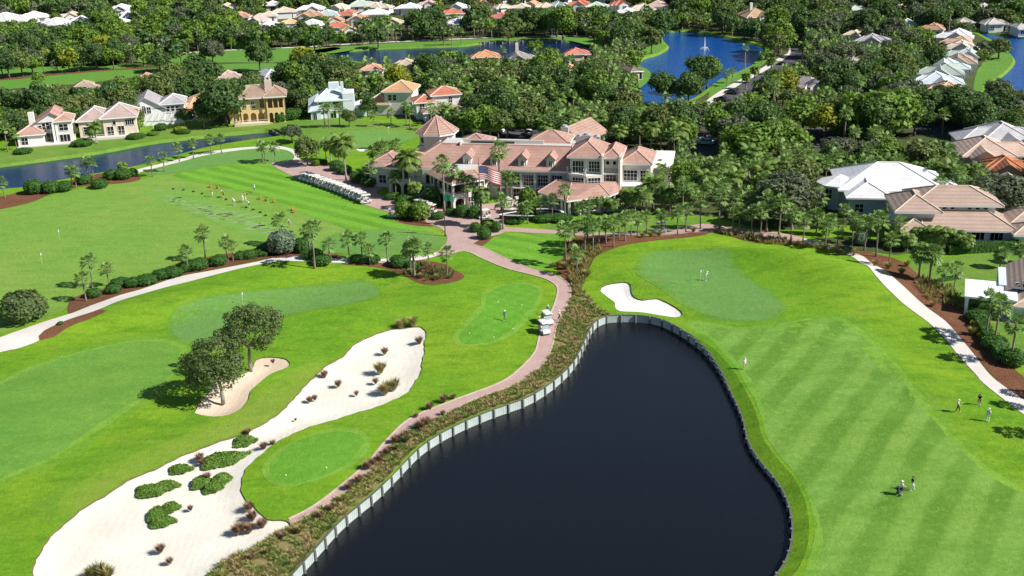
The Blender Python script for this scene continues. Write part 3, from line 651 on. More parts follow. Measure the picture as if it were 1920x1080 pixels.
def gable(parent, x0, x1, y0, y1, z, pitch, m, ov=.5, wallmat=None, axis='y', name='roof'):
    """ridge along axis; the gable triangle is part of the wall"""
    mb = MB()
    if axis == 'y':
        xm = (x0 + x1) / 2; h = (x1 - x0) / 2 * math.tan(pitch)
        e = ov * math.tan(pitch)
        for sgn, xe in ((-1, x0 - ov), (1, x1 + ov)):
            q = [(xe, y0 - ov, z - e), (xm, y0 - ov, z + h), (xm, y1 + ov, z + h), (xe, y1 + ov, z - e)]
            mb.loft([[Vector(p) for p in q], [Vector(p) + Vector((0, 0, .22)) for p in q]], True)
        ends = ([(x0, y0, z), (x1, y0, z), (xm, y0, z + h)], [(xm, y1, z + h), (x1, y1, z), (x0, y1, z)])
    else:
        ym = (y0 + y1) / 2; h = (y1 - y0) / 2 * math.tan(pitch); e = ov * math.tan(pitch)
        for ye in (y0 - ov, y1 + ov):
            q = [(x0 - ov, ye, z - e), (x1 + ov, ye, z - e), (x1 + ov, ym, z + h), (x0 - ov, ym, z + h)]
            mb.loft([[Vector(p) for p in q], [Vector(p) + Vector((0, 0, .22)) for p in q]], True)
        ends = ([(x0, ym, z + h), (x0, y1, z), (x0, y0, z)], [(x1, y0, z), (x1, y1, z), (x1, ym, z + h)])
    mb.build(name, m, parent)
    for e_ in ends:
        w_ = MB(); w_.add(e_, [(0, 1, 2)]); w_.build('gable_wall', wallmat or WHITE, parent)
def walls(parent, poly, z0, z1, m, name='wall'):
    mb = MB(); mb.prism(poly, z0, z1); return mb.build(name, m, parent)
_win = {}
def window(parent, x, y, z, w, h, ang=0.0, nx=2, ny=2, frame=TRIM, name='window', arch=False):
    """framed window on a wall whose outward normal at ang=0 is -y; pane is a sub-part"""
    k = (round(w, 2), round(h, 2), nx, ny, arch, frame.name)
    if k not in _win:
        t = .09 if w < 2.4 else .11; f = MB(); p = MB()
        if arch:
            n = 8; out = [(-w / 2, 0)] + [(-w / 2 * math.cos(math.pi * i / n), h - w / 2 + w / 2 * math.sin(math.pi * i / n)) for i in range(n + 1)] + [(w / 2, 0)]
            p.add([(a, -.04, b) for a, b in out], [tuple(range(len(out)))])
            for (a, b), (c, d) in zip(out[:-1], out[1:]): f.tube([(a, -.05, b), (c, -.05, d)], t * .75, 4)
            f.box(-w / 2, w / 2, -.12, 0, -t, 0)
            f.box(-.04, .04, -.09, -.05, 0, h - .05); f.box(-w / 2, w / 2, -.09, -.05, h - w / 2 - .03, h - w / 2 + .03)
        else:
            p.add([(-w / 2, -.04, 0), (w / 2, -.04, 0), (w / 2, -.04, h), (-w / 2, -.04, h)], [(0, 1, 2, 3)])
            f.box(-w / 2 - t, w / 2 + t, -.1, 0, -t, 0); f.box(-w / 2 - t, w / 2 + t, -.1, 0, h, h + t)
            f.box(-w / 2 - t, -w / 2, -.1, 0, 0, h); f.box(w / 2, w / 2 + t, -.1, 0, 0, h)
            for i in range(1, nx): xx = -w / 2 + w * i / nx; f.box(xx - .035, xx + .035, -.085, -.045, 0, h)
            for i in range(1, ny): zz = h * i / ny; f.box(-w / 2, w / 2, -.08, -.045, zz - .03, zz + .03)
        _win[k] = (f.mesh('window', frame), p.mesh('pane', GLASS))
    o = link(name, _win[k][0], parent, (x, y, z), ang); link('pane', _win[k][1], o); return o
def holed_wall(parent, a, b, z0, z1, holes, th, m, name='wall'):
    """straight wall from a to b (plan) with real openings; holes = (u0, u1, zlow, zhigh, arched)"""
    a, b = Vector(a), Vector(b); d = b - a; L = d.length; d /= L; n = Vector((d.y, -d.x))
    H = []
    for (u0, u1, h0, h1, ar) in holes:
        if ar:
            r = (u1 - u0) / 2; H.append([(u1, h0)] + [((u0 + u1) / 2 + r * math.cos(math.pi * i / 8), h1 - r * .8 + r * .8 * math.sin(math.pi * i / 8)) for i in range(9)] + [(u0, h0)])
        else: H.append([(u0, h0), (u1, h0), (u1, h1), (u0, h1)])
    out = [(0, z0), (L, z0), (L, z1), (0, z1)]
    v, f = tri_poly(out, [], H)
    def P3(u, z, o): q = a + d * u - n * o; return (q.x, q.y, z)
    mb = MB(); mb.add([P3(u, z, 0) for u, z in v], f.tolist()); mb.add([P3(u, z, th) for u, z in v], [q[::-1] for q in f.tolist()])
    for loop in [out] + H:
        k = len(loop); mb.add([P3(u, z, 0) for u, z in loop] + [P3(u, z, th) for u, z in loop], [(i, (i + 1) % k, k + (i + 1) % k, k + i) for i in range(k)])
    return mb.build(name, m, parent)
def railing(parent, pts, z, h=1.0, m=DARKM, step=.35):
    mb = MB()
    for a, b in zip(pts[:-1], pts[1:]):
        a, b = Vector((*a, 0)), Vector((*b, 0)); k = max(2, int((b - a).length / step))
        mb.tube([a + Vector((0, 0, z + h)), b + Vector((0, 0, z + h))], .05, 4); mb.tube([a + Vector((0, 0, z + .1)), b + Vector((0, 0, z + .1))], .04, 4)
        for i in range(k + 1): p = a.lerp(b, i / k); mb.box(p.x - .02, p.x + .02, p.y - .02, p.y + .02, z, z + h)
    return mb.build('railing', m, parent)
def column(parent, x, y, z0, z1, s=.4, m=TRIM):
    mb = MB(); mb.box(x - s / 2, x + s / 2, y - s / 2, y + s / 2, z0, z1); mb.box(x - s * .7, x + s * .7, y - s * .7, y + s * .7, z0, z0 + .25); mb.box(x - s * .65, x + s * .65, y - s * .65, y + s * .65, z1 - .2, z1)
    return mb.build('column', m, parent)

# ---------------------------------------------------------------- the clubhouse
def clubhouse():
    o = un(775, 312, 6.4); th = R(-12.5)
    H = thing('clubhouse', 'large clubhouse with pink tiled roofs, four dormers and a turret', 'clubhouse', (o.x, o.y, 0), th)
    T = roof_mat('club_tile', (.45, .29, .235), (.34, .2, .165), band=.2); T2 = roof_mat('club_tile_rows', (.46, .31, .245), (.31, .19, .155), band=.45)
    W = wall_mat('club_stucco', (.62, .59, .53)); CAP = mat('ridge_tile', (.5, .31, .25), .8)
    FLAT = mottled('flat_roof', (.6, .59, .57), (.48, .47, .46), .4, .8)
    # main long block
    walls(H, rect(-1, 34, .2, 13), 0, 6.1, W)
    roof_part(H, rect(-2, 34.2, -.8, 14), [(4.5, 7), (33.5, 6.6), (33.5, 9.2), (4.5, 12.4)], 6.4, 9.9, T, caps=CAP, fl=FLAT)
    walls(H, rect(9, 27, 8.0, 8.25), 9.0, 10.7, W, 'parapet'); walls(H, rect(8.8, 9.05, 6.2, 8.2), 9.0, 10.5, W, 'parapet')
    walls(H, rect(11, 16.5, 7.85, 7.98), 9.95, 10.35, INT, 'louvre'); walls(H, rect(18, 20.6, 7.85, 7.98), 9.95, 10.35, INT, 'louvre')
    walls(H, rect(-1.5, 34, -.55, -.35), 5.85, 6.1, TRIM, 'gutter')
    for i, u in enumerate((11.8, 17.8, 23.8, 29.8)):                        # dormers
        v0 = .35
        mb = MB(); mb.box(u - .85, u + .85, v0, v0 + 3.6, 6.5, 8.6)
        D = mb.build('dormer', W, H)
        w_ = window(D, u, v0 - .02, 7.0, .8, 1.35, 0, arch=True); w_.name = 'window'
        gb = MB(); zz = 8.55
        for s in (-1, 1):
            q = [(u + s * 1.2, v0 - .35, zz - .2), (u, v0 - .35, zz + .95), (u, v0 + 4.6, zz + .95), (u + s * 1.2, v0 + 3.2, zz - .2)]
            gb.loft([[Vector(p) for p in q], [Vector(p) + Vector((0, 0, .18)) for p in q]], True)
        gb.build('dormer_roof', T, D)
        tb = MB(); tb.add([(u - .85, v0 - .01, 8.6), (u + .85, v0 - .01, 8.6), (u, v0 - .01, 9.45)], [(0, 1, 2)]); tb.build('dormer_gable', W, D)
    for u in (19.3, 22.1, 25.1, 28.2, 31.2):                                # long upper window band
        window(H, u, .17, 2.9, 2.1, 2.3, 0, 4, 3)
    for u in (20.6, 23.6, 26.6, 29.7): column(H, u, -.3, 0, 5.8, .42, W)
    walls(H, rect(17.5, 33.6, -.75, .15), 2.35, 2.6, W, 'ledge')
    for u in (19.5, 23, 26.5, 30.5): window(H, u, .17, .2, 2.4, 1.9, 0, 4, 2, name='door_window')
    # left wing with two arches below and an open gallery above
    holed_wall(H, (-6, 0), (2.0, 0), 0, 6.0, [(.6, 2.9, 0, 2.6, True), (3.5, 5.7, 0, 2.6, True), (.5, 3.4, 3.5, 5.5, False), (3.8, 5.6, 3.5, 5.5, False), (6.1, 7.3, 3.5, 5.5, False)], .35, W)
    holed_wall(H, (-6, 4.5), (-6, .0), 0, 6.0, [(.5, 2.0, 0, 2.6, True), (2.4, 4.0, 0, 2.6, True), (.5, 2.0, 3.5, 5.5, False), (2.4, 4.0, 3.5, 5.5, False)], .35, W)
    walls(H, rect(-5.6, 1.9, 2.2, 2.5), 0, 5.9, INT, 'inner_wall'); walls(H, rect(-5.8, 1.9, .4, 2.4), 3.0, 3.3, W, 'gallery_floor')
    railing(H, [(-5.6, .1), (1.6, .1)], 3.3, .9)
    walls(H, rect(-6, 0, 2.5, 9), 0, 5.9, W)
    hip(H, -6, 3.6, 0, 9, 6.2, R(24), T2, .7, CAP)
    walls(H, rect(-12, -6, 5.5, 15), 0, 4.8, W); hip(H, -12, -5, 5.5, 15, 5.0, R(24), T2, .6, CAP)
    for y in (7, 9.5, 12): window(H, -12.03, y, 1.2, 1.2, 1.6, R(-90), 2, 2)
    window(H, -9, 5.47, 1.0, 1.6, 1.8)
    # recess with the big arched opening beside the wing
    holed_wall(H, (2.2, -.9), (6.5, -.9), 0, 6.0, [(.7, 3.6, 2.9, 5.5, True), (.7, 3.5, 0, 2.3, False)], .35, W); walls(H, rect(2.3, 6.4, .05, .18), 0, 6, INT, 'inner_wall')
    # octagonal porch in front
    A, B, Cc, Dd, E_ = (4.2, -2.4), (11.3, -10.2), (16.2, -6.2), (16.6, 0), (4.2, 0)
    def lerp2(a, b, t): return (a[0] + (b[0] - a[0]) * t, a[1] + (b[1] - a[1]) * t)
    LAB = math.dist(A, B); LBC = math.dist(B, Cc); LCD = math.dist(Cc, Dd)
    holed_wall(H, A, B, 0, 5.7, [(.4, 1.6, 3.5, 5.3, False)] + [(2.0 + i * 2.1, 3.7 + i * 2.1, 3.5, 5.4, False) for i in range(4)] + [(1.0, 3.0, 0, 2.4, False), (4.0, 6.4, 0, 2.4, True), (7.2, 9.4, 0, 2.4, False)], .3, W)
    holed_wall(H, B, Cc, 0, 5.7, [(.4, 2.7, 3.5, 5.4, False), (3.1, 5.9, 3.5, 5.4, False), (.5, 2.5, 0, 2.3, True), (3.1, 5.9, .1, 2.4, False)], .3, W)
    holed_wall(H, Cc, Dd, 0, 5.7, [(.5, 2.6, 3.5, 5.4, False), (3.0, 5.6, 3.5, 5.4, False), (.8, 2.6, 0, 2.4, False), (3.4, 5.4, 0, 2.4, False)], .3, W)
    inn = [(5.6, -1.6), (11.2, -7.6), (14.4, -5.3), (14.8, 0), (5.6, 0)]
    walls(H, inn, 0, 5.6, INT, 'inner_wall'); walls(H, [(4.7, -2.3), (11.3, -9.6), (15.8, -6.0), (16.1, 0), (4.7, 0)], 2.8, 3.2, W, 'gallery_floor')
    railing(H, [lerp2(B, Cc, .03), lerp2(B, Cc, .97), lerp2(Cc, Dd, .95)], 3.3, .95); railing(H, [lerp2(A, B, .2), lerp2(A, B, .97)], 3.3, .95)
    def offs(p, k): c = (10.5, -4.0); return (p[0] + (p[0] - c[0]) * k, p[1] + (p[1] - c[1]) * k)
    bot = [offs(A, .13), offs(B, .13), offs(Cc, .13), (17.6, .3), (3.4, .3)]; top = [(7.3, -2.4), (11.0, -6.3), (14.4, -4.2), (14.6, .1), (7.3, .1)]
    roof_part(H, bot, top, 5.75, 7.15, T2, caps=CAP, fl=FLAT)
    door_a = math.atan2(Cc[1] - B[1], Cc[0] - B[0])
    q = lerp2(B, Cc, .7); window(H, q[0] + .1, q[1] + .2, .1, 2.6, 2.2, door_a, 4, 2, name='glass_door')
    # three-storey block with bays
    walls(H, rect(34.4, 41.0, -2.3, 8), 0, 9.7, W); hip(H, 34.4, 41.0, -2.3, 8, 10.0, R(31), T, .6, CAP)
    walls(H, rect(41.0, 44.4, -1.6, 8), 0, 9.7, wall_mat('club_cream', (.62, .58, .48))); hip(H, 41.2, 44.6, -2.0, 7, 9.9, R(34), T, .4, CAP)
    bay = [(33.6, -.9), (34.6, -3.4), (38.0, -4.3), (41.2, -3.4), (41.2, -2), (33.6, 0)]
    walls(H, bay, 3.4, 6.3, W, 'bay'); walls(H, bay, 6.3, 6.55, TRIM, 'ledge')
    railing(H, [(33.8, -1.1), (34.8, -3.3), (37.4, -4.05)], 6.5, .95); column(H, 37.7, -4.05, 6.4, 7.8, .45, W); column(H, 33.7, -.95, 3.5, 7.6, .4, W)
    a1 = math.atan2(-4.3 + 3.4, 38.0 - 34.6); window(H, 36.3, -3.88, 3.9, 2.5, 2.1, a1, 4, 3)
    a2 = math.atan2(-3.4 + 4.3, 41.2 - 38.0); window(H, 39.6, -3.88, 3.9, 2.5, 2.1, a2, 4, 3)
    window(H, 36.1, -2.33, 6.7, 2.3, 2.4, 0, 4, 2, name='glass_door'); window(H, 39.4, -2.33, 6.9, 2.2, 2.2, 0, 4, 3)
    window(H, 34.37, 1.2, 6.7, 1.2, 1.8, R(-90), 2, 3)
    for s in ((40.95, 41.3),): walls(H, rect(40.9, 41.3, -3.4, -1.5), 3.4, 10.6, W, 'pier')
    walls(H, rect(44.4, 44.8, -2.6, 1.5), 0, 10.2, W, 'pier')
    window(H, 42.1, -1.63, 8.3, .7, .75, 0, 1, 1); window(H, 43.5, -1.63, 8.3, .7, .75, 0, 1, 1); window(H, 42.8, -1.63, 4.1, 2.0, 2.2, 0, 3, 3)
    walls(H, rect(41.3, 44.4, -2.5, -1.6), 6.4, 6.7, TRIM, 'balcony'); railing(H, [(41.4, -2.45), (44.3, -2.45)], 6.7, .9)
    # loggia skirt roof on columns
    bot = [(28.2, -6.0), (35.2, -11.8), (43.3, -7.2), (45.2, -3.2), (45.2, -1.5), (29.4, -1.5)]
    top = [(31.6, -2.6), (35.0, -4.6), (40.8, -4.6), (43.8, -2.6), (43.8, -1.7), (31.6, -1.7)]
    roof_part(H, bot, top, 3.25, 4.95, T, caps=CAP)
    for p, q, k in ((bot[0], bot[1], 4), (bot[1], bot[2], 4), (bot[2], bot[3], 2)):
        for i in range(k):
            a = lerp2(p, q, (i + .15) / k); c = (36.5, -5.5); a = lerp2(a, c, .07); column(H, a[0], a[1], 0, 2.95, .42, TRIM)
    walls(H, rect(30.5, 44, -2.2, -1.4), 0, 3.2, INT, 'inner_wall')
    # right wing
    walls(H, rect(44.8, 50.6, 1.6, 11), 0, 7.6, W); hip(H, 44.6, 50.4, 1.5, 11, 7.9, R(29), T, .6, CAP)
    window(H, 46.4, 1.57, 4.2, 2.8, 2.2, 0, 4, 3); window(H, 49.3, 1.57, 4.2, 1.6, 2.2, 0, 3, 3); window(H, 46.4, 1.57, .6, 2.4, 2.2, 0, 4, 2)
    walls(H, rect(44.8, 49.0, -1.5, 1.5), 0, 3.6, W); walls(H, rect(44.75, 49.1, -1.6, 1.6), 3.6, 3.85, TRIM, 'ledge')
    walls(H, rect(50.6, 54.2, 9, 17), 0, 5.0, W, 'service_wing'); mb = MB(); mb.loft([[Vector(p) for p in ((50.3, 8.8, 5.0), (54.5, 8.8, 5.0), (54.5, 17.2, 6.6), (50.3, 17.2, 6.6))], [Vector(p) for p in ((50.3, 8.8, 5.25), (54.5, 8.8, 5.25), (54.5, 17.2, 6.85), (50.3, 17.2, 6.85))]]); mb.build('membrane_roof', mat('membrane', (.8, .78, .75), .7), H)
    # rear roofs, turret and plant
    walls(H, rect(-3, 38, 13.02, 22), 0, 7.6, W); walls(H, rect(-2.6, 37.6, 13.5, 21.6), 7.6, 7.7, FLAT, 'flat_roof')
    hip(H, 23.4, 32, 9.5, 17, 9.9, R(25), T, .4, CAP)
    hip(H, 6, 13, 14.5, 21.5, 7.9, R(24), T2, .4, CAP)
    oc = [(1.0 + 4.1 * math.cos(R(22.5 + 45 * i)), 16.2 + 4.1 * math.sin(R(22.5 + 45 * i))) for i in range(8)]
    walls(H, oc, 0, 10.4, W, 'turret_wall')
    oe = [(1.0 + 5.0 * math.cos(R(22.5 + 45 * i)), 16.2 + 5.0 * math.sin(R(22.5 + 45 * i))) for i in range(8)]; ot = [(1.0 + .03 * math.cos(R(22.5 + 45 * i)), 16.2 + .03 * math.sin(R(22.5 + 45 * i))) for i in range(8)]
    roof_part(H, oe, ot, 10.5, 14.0, T2, 'turret_roof', caps=CAP)
    for i in (4, 5):                                                        # round turret window
        a = R(45 * i); cx, cy = 1.0 + 3.81 * math.cos(a), 16.2 + 3.81 * math.sin(a); tn = Vector((-math.sin(a), math.cos(a), 0)); nn = Vector((math.cos(a), math.sin(a), 0)); ce = Vector((cx, cy, 8.9))
        p = MB(); p.add([ce + nn * .04 + (tn * math.cos(t) + Vector((0, 0, math.sin(t)))) * .75 for t in (2 * math.pi * k / 16 for k in range(16))], [tuple(range(16))]); po = p.build('round_window', GLASS, H)
        f = MB(); f.tube([ce + nn * .05 + (tn * math.cos(t) + Vector((0, 0, math.sin(t)))) * .8 for t in (2 * math.pi * k / 16 for k in range(17))], .09, 4); f.build('window_frame', TRIM, po)
    for (x, y, s) in ((34.6, 9.6, 1.3), (36.2, 9.8, 1.6), (38.2, 10.2, 1.2), (30, 18, 1.4)):
        mb = MB(); mb.box(x - s * .6, x + s * .6, y - s * .5, y + s * .5, 8.7, 10.2 + s); mb.tube([(x, y, 10.2 + s), (x, y, 10.6 + s)], [.45 * s, .4 * s], 10)
        mb.build('rooftop_unit', mottled('galvanised', (.5, .5, .5), (.4, .4, .41), 1, .5), H)
    M = H.matrix_basis if False else Matrix.Translation((o.x, o.y, 0)) @ Matrix.Rotation(th, 4, 'Z')
    GUARD.append((705, 1165, 226, 335, 225)); GUARD.append((1160, 1222, 275, 325, 225)); GUARD.append((1230, 1262, 280, 294, 228))
    for (x, y, r_) in ((0, 6, 13), (12, 2, 14), (24, 8, 14), (36, 2, 15), (48, 6, 7), (4, 16, 12), (20, 16, 9), (36, 14, 9), (53, 14, 5)):
        q = M @ Vector((x, y, 0)); FOOT.append((q.x, q.y, r_))
    # gatehouse: the gabled drive-through behind
    q = M @ Vector((29, 43, 0))
    Gt = thing('porte_cochere', 'gabled tile roofed drive-through behind the clubhouse', 'porch', q, th + R(-20))
    gable(Gt, -4.5, 4.5, -6, 6, 4.2, R(32), T2, .6, W, 'y')
    for x in (-4.1, 4.1):
        for y in (-5.6, 0, 5.6): column(Gt, x, y, 0, 4.2, .7, W)
    window(Gt, 0, -6.02, 4.7, 1.2, 1.0)
    guard_pts([q + Vector((-6, 0, 4)), q + Vector((6, 0, 8))]); FOOT.append((q.x, q.y, 8))
    PLACES.append((o.x + 20, o.y, 'the clubhouse')); PLACES.append((q.x, q.y, 'the gabled drive-through'))
    return M
CLUB_M = clubhouse()
# curved spa basin on the terrace
def basin():
    q = g(998, 406); t = thing('spa_basin', 'dark curved water basin with white coping on the clubhouse terrace', 'basin', (q.x, q.y, 0), R(-8))
    out = [(5.8 * math.cos(a) * (1 + .1 * math.cos(2 * a)), (2.3 + 1.1 * math.cos(a + .4)) * math.sin(a) - 1.2 * math.cos(a) ** 2 + 1.0 * math.cos(a)) for a in (2 * math.pi * i / 28 for i in range(28))]
    k = lambda f: [(x * f, y * f) for x, y in out]
    mb = MB(); mb.loft([[Vector((x, y, .0)) for x, y in k(1.0)], [Vector((x, y, .9)) for x, y in k(1.0)]], False); mb.build('basin_wall', mottled('shaded_stone', (.05, .055, .05), (.09, .09, .085), 1), t)  # shade below the coping is put into the dark wall colour
    mb = MB(); a, b = k(1.02), k(.93); n = 28
    v = [(x, y, .9) for x, y in a] + [(x, y, .9) for x, y in b] + [(x, y, 1.05) for x, y in a] + [(x, y, 1.05) for x, y in b]
    mb.add(v, [f for i in range(n) for j in [(i + 1) % n] for f in ((2 * n + i, 2 * n + j, 3 * n + j, 3 * n + i), (i, j, 2 * n + j, 2 * n + i), (n + j, n + i, 3 * n + i, 3 * n + j), (j, i, n + i, n + j))]); mb.build('coping', TRIM, t)
    mb = MB(); mb.add([(x, y, .75) for x, y in k(.94)], [tuple(range(n))]); mb.build('water', WATER_N, t)
    FOOT.append((q.x, q.y, 6))
basin()

# ---------------------------------------------------------------- houses
PEACH, PINK, ORANGE, REDR, CRM, WHT, TEAL, GREYL, TAN, PGREEN, YELR, BROWN = (.5, .3, .2), (.5, .29, .24), (.55, .27, .13), (.5, .15, .09), (.6, .5, .38), (.72, .72, .73), (.42, .53, .5), (.45, .42, .45), (.42, .33, .26), (.5, .58, .52), (.62, .47, .25), (.33, .24, .19)
WH, CW, YW = (.68, .67, .66), (.62, .55, .44), (.66, .5, .24)
def house(label, px, py, wpx, roof, wallc=WH, deep=.8, h=3.2, rz=0.0, pitch=26, storeys=1, wings=1, short=None, grp=None, guard=True, chim=False):
    """hip roofed villa: walls, roof with ridge tiles, windows, door, and one or two lower wings"""
    hh = h if storeys == 1 else 6.0
    p = un(px, py, hh + .8); Z = proj(p)[2]; W_ = wpx * Z / F_PX; D_ = max(7, min(W_ * deep, 17))
    H = thing('house', label, 'house', (p.x, p.y, 0), rz, grp)
    rm, wm = roofm(roof), wallm(wallc); cap = mat('cap_' + rm.name, mul(roof, 1.15), .8)
    if wings: w1 = W_ * .62
    else: w1 = W_
    x0 = -W_ / 2 + (W_ - w1) * rnd.random()
    walls(H, rect(x0, x0 + w1, -D_ / 2, D_ / 2), 0, hh, wm); hip(H, x0, x0 + w1, -D_ / 2, D_ / 2, hh, R(pitch), rm, .6, cap)
    if wings:
        d2 = D_ * rnd.uniform(.55, .75); y2 = rnd.choice((-D_ / 2 - 1.2, -d2 / 2)); h2 = hh - .35 if storeys == 1 else 3.2
        walls(H, rect(-W_ / 2, W_ / 2, y2, y2 + d2), 0, h2, wm); hip(H, -W_ / 2, W_ / 2, y2, y2 + d2, h2, R(pitch - 2), rm, .6, cap)
        if wings > 1:
            xg = x0 + w1 * rnd.uniform(.3, .7)
            walls(H, rect(xg - 2.6, xg + 2.6, -D_ / 2 - 2.4, 0), 0, hh + .1, wm); gable(H, xg - 2.6, xg + 2.6, -D_ / 2 - 2.4, 2, hh + .1, R(pitch + 4), rm, .4, wm)
            window(H, xg, -D_ / 2 - 2.42, 1, 1.8, 1.6, 0, 2, 2)
    yf = -D_ / 2
    if wings: yf = min(y2, -D_ / 2)
    n = max(2, int(W_ / 4.5))
    for i in range(n):
        xx = -W_ / 2 + W_ * (i + .5) / n
        yy = yf if wings and (y2 <= -D_ / 2 or not (x0 < xx - 1 and xx + 1 < x0 + w1)) else -D_ / 2
        if wings and y2 > -D_ / 2 and not (x0 < xx - 1 and xx + 1 < x0 + w1): yy = y2
        if i == n // 2: window(H, xx, yy - .02, .1, 2.4, 2.2, 0, 2, 1, name='door')
        else: window(H, xx, yy - .02, .9, 1.6, 1.4, 0, 2, 2)
    if storeys == 2:
        for i in range(2): window(H, x0 + w1 * (i + .5) / 2, -D_ / 2 - .02, 3.9, 1.5, 1.5, 0, 2, 2)
    if chim:
        mb = MB(); mb.box(x0 + w1 * .3, x0 + w1 * .3 + 1.1, -.5, .6, hh, hh + 5); mb.build('chimney', wm, H)
    if guard:
        r_ = W_ / 2
        guard_pts([p + Vector((-r_ * .85, 0, -hh - .8 + hh * .55)), p + Vector((r_ * .85, 0, 0)), p + Vector((0, 0, D_ * .2))])
    FOOT.append((p.x, p.y, max(W_, D_) * .52)); FOOT.append((p.x - W_ * .3, p.y, D_ * .5)); FOOT.append((p.x + W_ * .3, p.y, D_ * .5))
    PLACES.append((p.x, p.y, 'the ' + (short or label)))
    return H
# villas by the canal, built one by one
def local(px, py, rz, z=0.0):
    p = un(px, py, z); return p
def villa(label, short, px, py, rz, foot=9):
    p = g(px, py); H = thing('house', label, 'house', (p.x, p.y, 0), rz); FOOT.append((p.x, p.y + 5, foot)); PLACES.append((p.x, p.y, short)); return H, p
def vguard(p, w, top, z0=1.5): guard_pts([p + Vector((-w / 2, 4, z0)), p + Vector((w / 2, 4, top))])
# V1 pink roofed white villa with a big gable window and a chimney
H, p = villa('white two storey villa with pink tiled gable and white chimney by the canal', 'the pink gabled villa', 84, 271, R(14)); r1 = roofm(PINK); wm = wallm(WH)
walls(H, rect(-6.5, 0, 0, 8), 0, 3.0, wm); hip(H, -6.5, 0, 0, 8, 3.0, R(27), r1, .6, CREAM)
walls(H, rect(-2, 6.5, 3, 12), 0, 5.6, wm); gable(H, -2, 6.5, 2.6, 13, 5.4, R(30), r1, .5, wm)
walls(H, rect(3.2, 7.4, .6, 8), 0, 5.9, wm); hip(H, 3.2, 7.4, .6, 8, 5.9, R(26), r1, .5, CREAM)
mb = MB(); mb.box(-3.4, -2.0, 3, 4.4, 2, 8.2); mb.build('chimney', wm, H)
for i in range(4): window(H, -.9 + i * 1.0, 2.95, 3.4, .85, 1.2 + .45 * i, 0, 1, 2)
window(H, -4.8, -.03, .3, 1.6, 1.9, 0, 2, 2); window(H, .9, 2.95, .1, 3.6, 2.3, 0, 3, 1, name='door'); window(H, 5.3, .57, 3.3, 2.2, 1.7, 0, 2, 2); window(H, 5.3, .57, .2, 2.6, 2.0, 0, 3, 1, name='door')
walls(H, rect(-6.4, 7.6, -2.2, 2.9), .0, .25, CONC, 'patio'); column(H, 2.7, .4, .2, 5.6, .5, TRIM); vguard(p, 14, 8, .5)
# V2 cream villa with a grey pink hip roof
H, p = villa('cream villa with large grey pink hip roof and pool fence', 'the cream hip roofed villa', 208, 257, R(13)); r1 = roofm((.47, .35, .32)); wm = wallm((.66, .58, .45))
walls(H, rect(-8, 0, 1.5, 12), 0, 4.6, wm); hip(H, -8, 0, 1.5, 12, 4.7, R(30), r1, .6, TRIM)
walls(H, rect(-1.5, 7, 0, 10), 0, 5.2, wm); hip(H, -1.5, 7, 0, 10, 5.3, R(31), r1, .7, TRIM)
walls(H, rect(-6, 6.6, -3, 0), 0, .5, CONC, 'patio'); railing(H, [(-6, -3), (6.6, -3)], .5, 1.0, TRIM, .7)
for x in (-6.2, -3.2): window(H, x, 1.47, .8, 1.3, 2.2, 0, 2, 3)
for x in (0.2, 3.0): window(H, x, -.03, .5, 1.6, 2.4, 0, 2, 2, name='door')
window(H, 5.4, -.03, 3.0, 2.2, 1.5, 0, 4, 1); window(H, 1.4, -.03, 3.3, .8, 1, 0, 1, 1); vguard(p, 15, 8, .8)
# V3 white villa, lilac grey roof, screened pool cage
H, p = villa('white villa with grey hip roof, arched window and pool cage', 'the grey roofed white villa', 296, 237, R(12)); r1 = roofm((.42, .4, .42)); wm = wallm((.72, .72, .74))
walls(H, rect(-9, 1, 3, 14), 0, 5.0, wm); gable(H, -8, 2.4, 1.8, 14, 4.8, R(31), r1, .6, wm)
walls(H, rect(1.6, 7.6, 2, 10), 0, 5.8, wm); hip(H, 1.6, 7.6, 2, 10, 5.9, R(27), r1, .7, TRIM)
for x in (-4.6, -3.3, -2.0): window(H, x, 1.77, 3.6, 1.1, 2.2 if x == -3.3 else 1.7, 0, 2, 2, arch=(x == -3.3))
for x in (3.2, 4.5, 5.8): window(H, x, 1.97, 3.7, .9, 1.4, 0, 1, 2)
walls(H, rect(-7.6, 2, 1.8, 3), 0, 4.6, wm)
mb = MB()
for x in np.linspace(-1, 7.5, 6):
    mb.box(x - .06, x + .06, -2.6, -2.48, 0, 2.6); mb.tube([(x, -2.5, 2.6), (x, 1.9, 3.3)], .06, 4)
for y, z in ((-2.5, 2.6), (-1, 2.85), (.6, 3.1), (1.9, 3.3)): mb.tube([(-1, y, z), (7.5, y, z)], .06, 4)
mb.build('pool_cage', TRIM, H); vguard(p, 16, 8.5, 1)
# V4 narrow orange roof
H, p = villa('narrow villa with stepped orange tile roof beside the big dark tree', 'the narrow orange roofed villa', 362, 222, R(40)); r1 = roofm((.6, .33, .17)); wm = wallm(WH)
for (x0, x1, y0, y1, h) in ((-4, 1, -3, 3, 3.2), (-1, 5, -1, 5, 3.9), (3, 9, 1, 7, 4.6)): walls(H, rect(x0, x1, y0, y1), 0, h, wm); hip(H, x0, x1, y0, y1, h, R(26), r1, .5, CREAM)
window(H, -1.5, -3.03, .9, 1.4, 1.5); window(H, -4.03, 0, .9, 1.4, 1.5, R(-90)); vguard(p, 7, 6, 2)
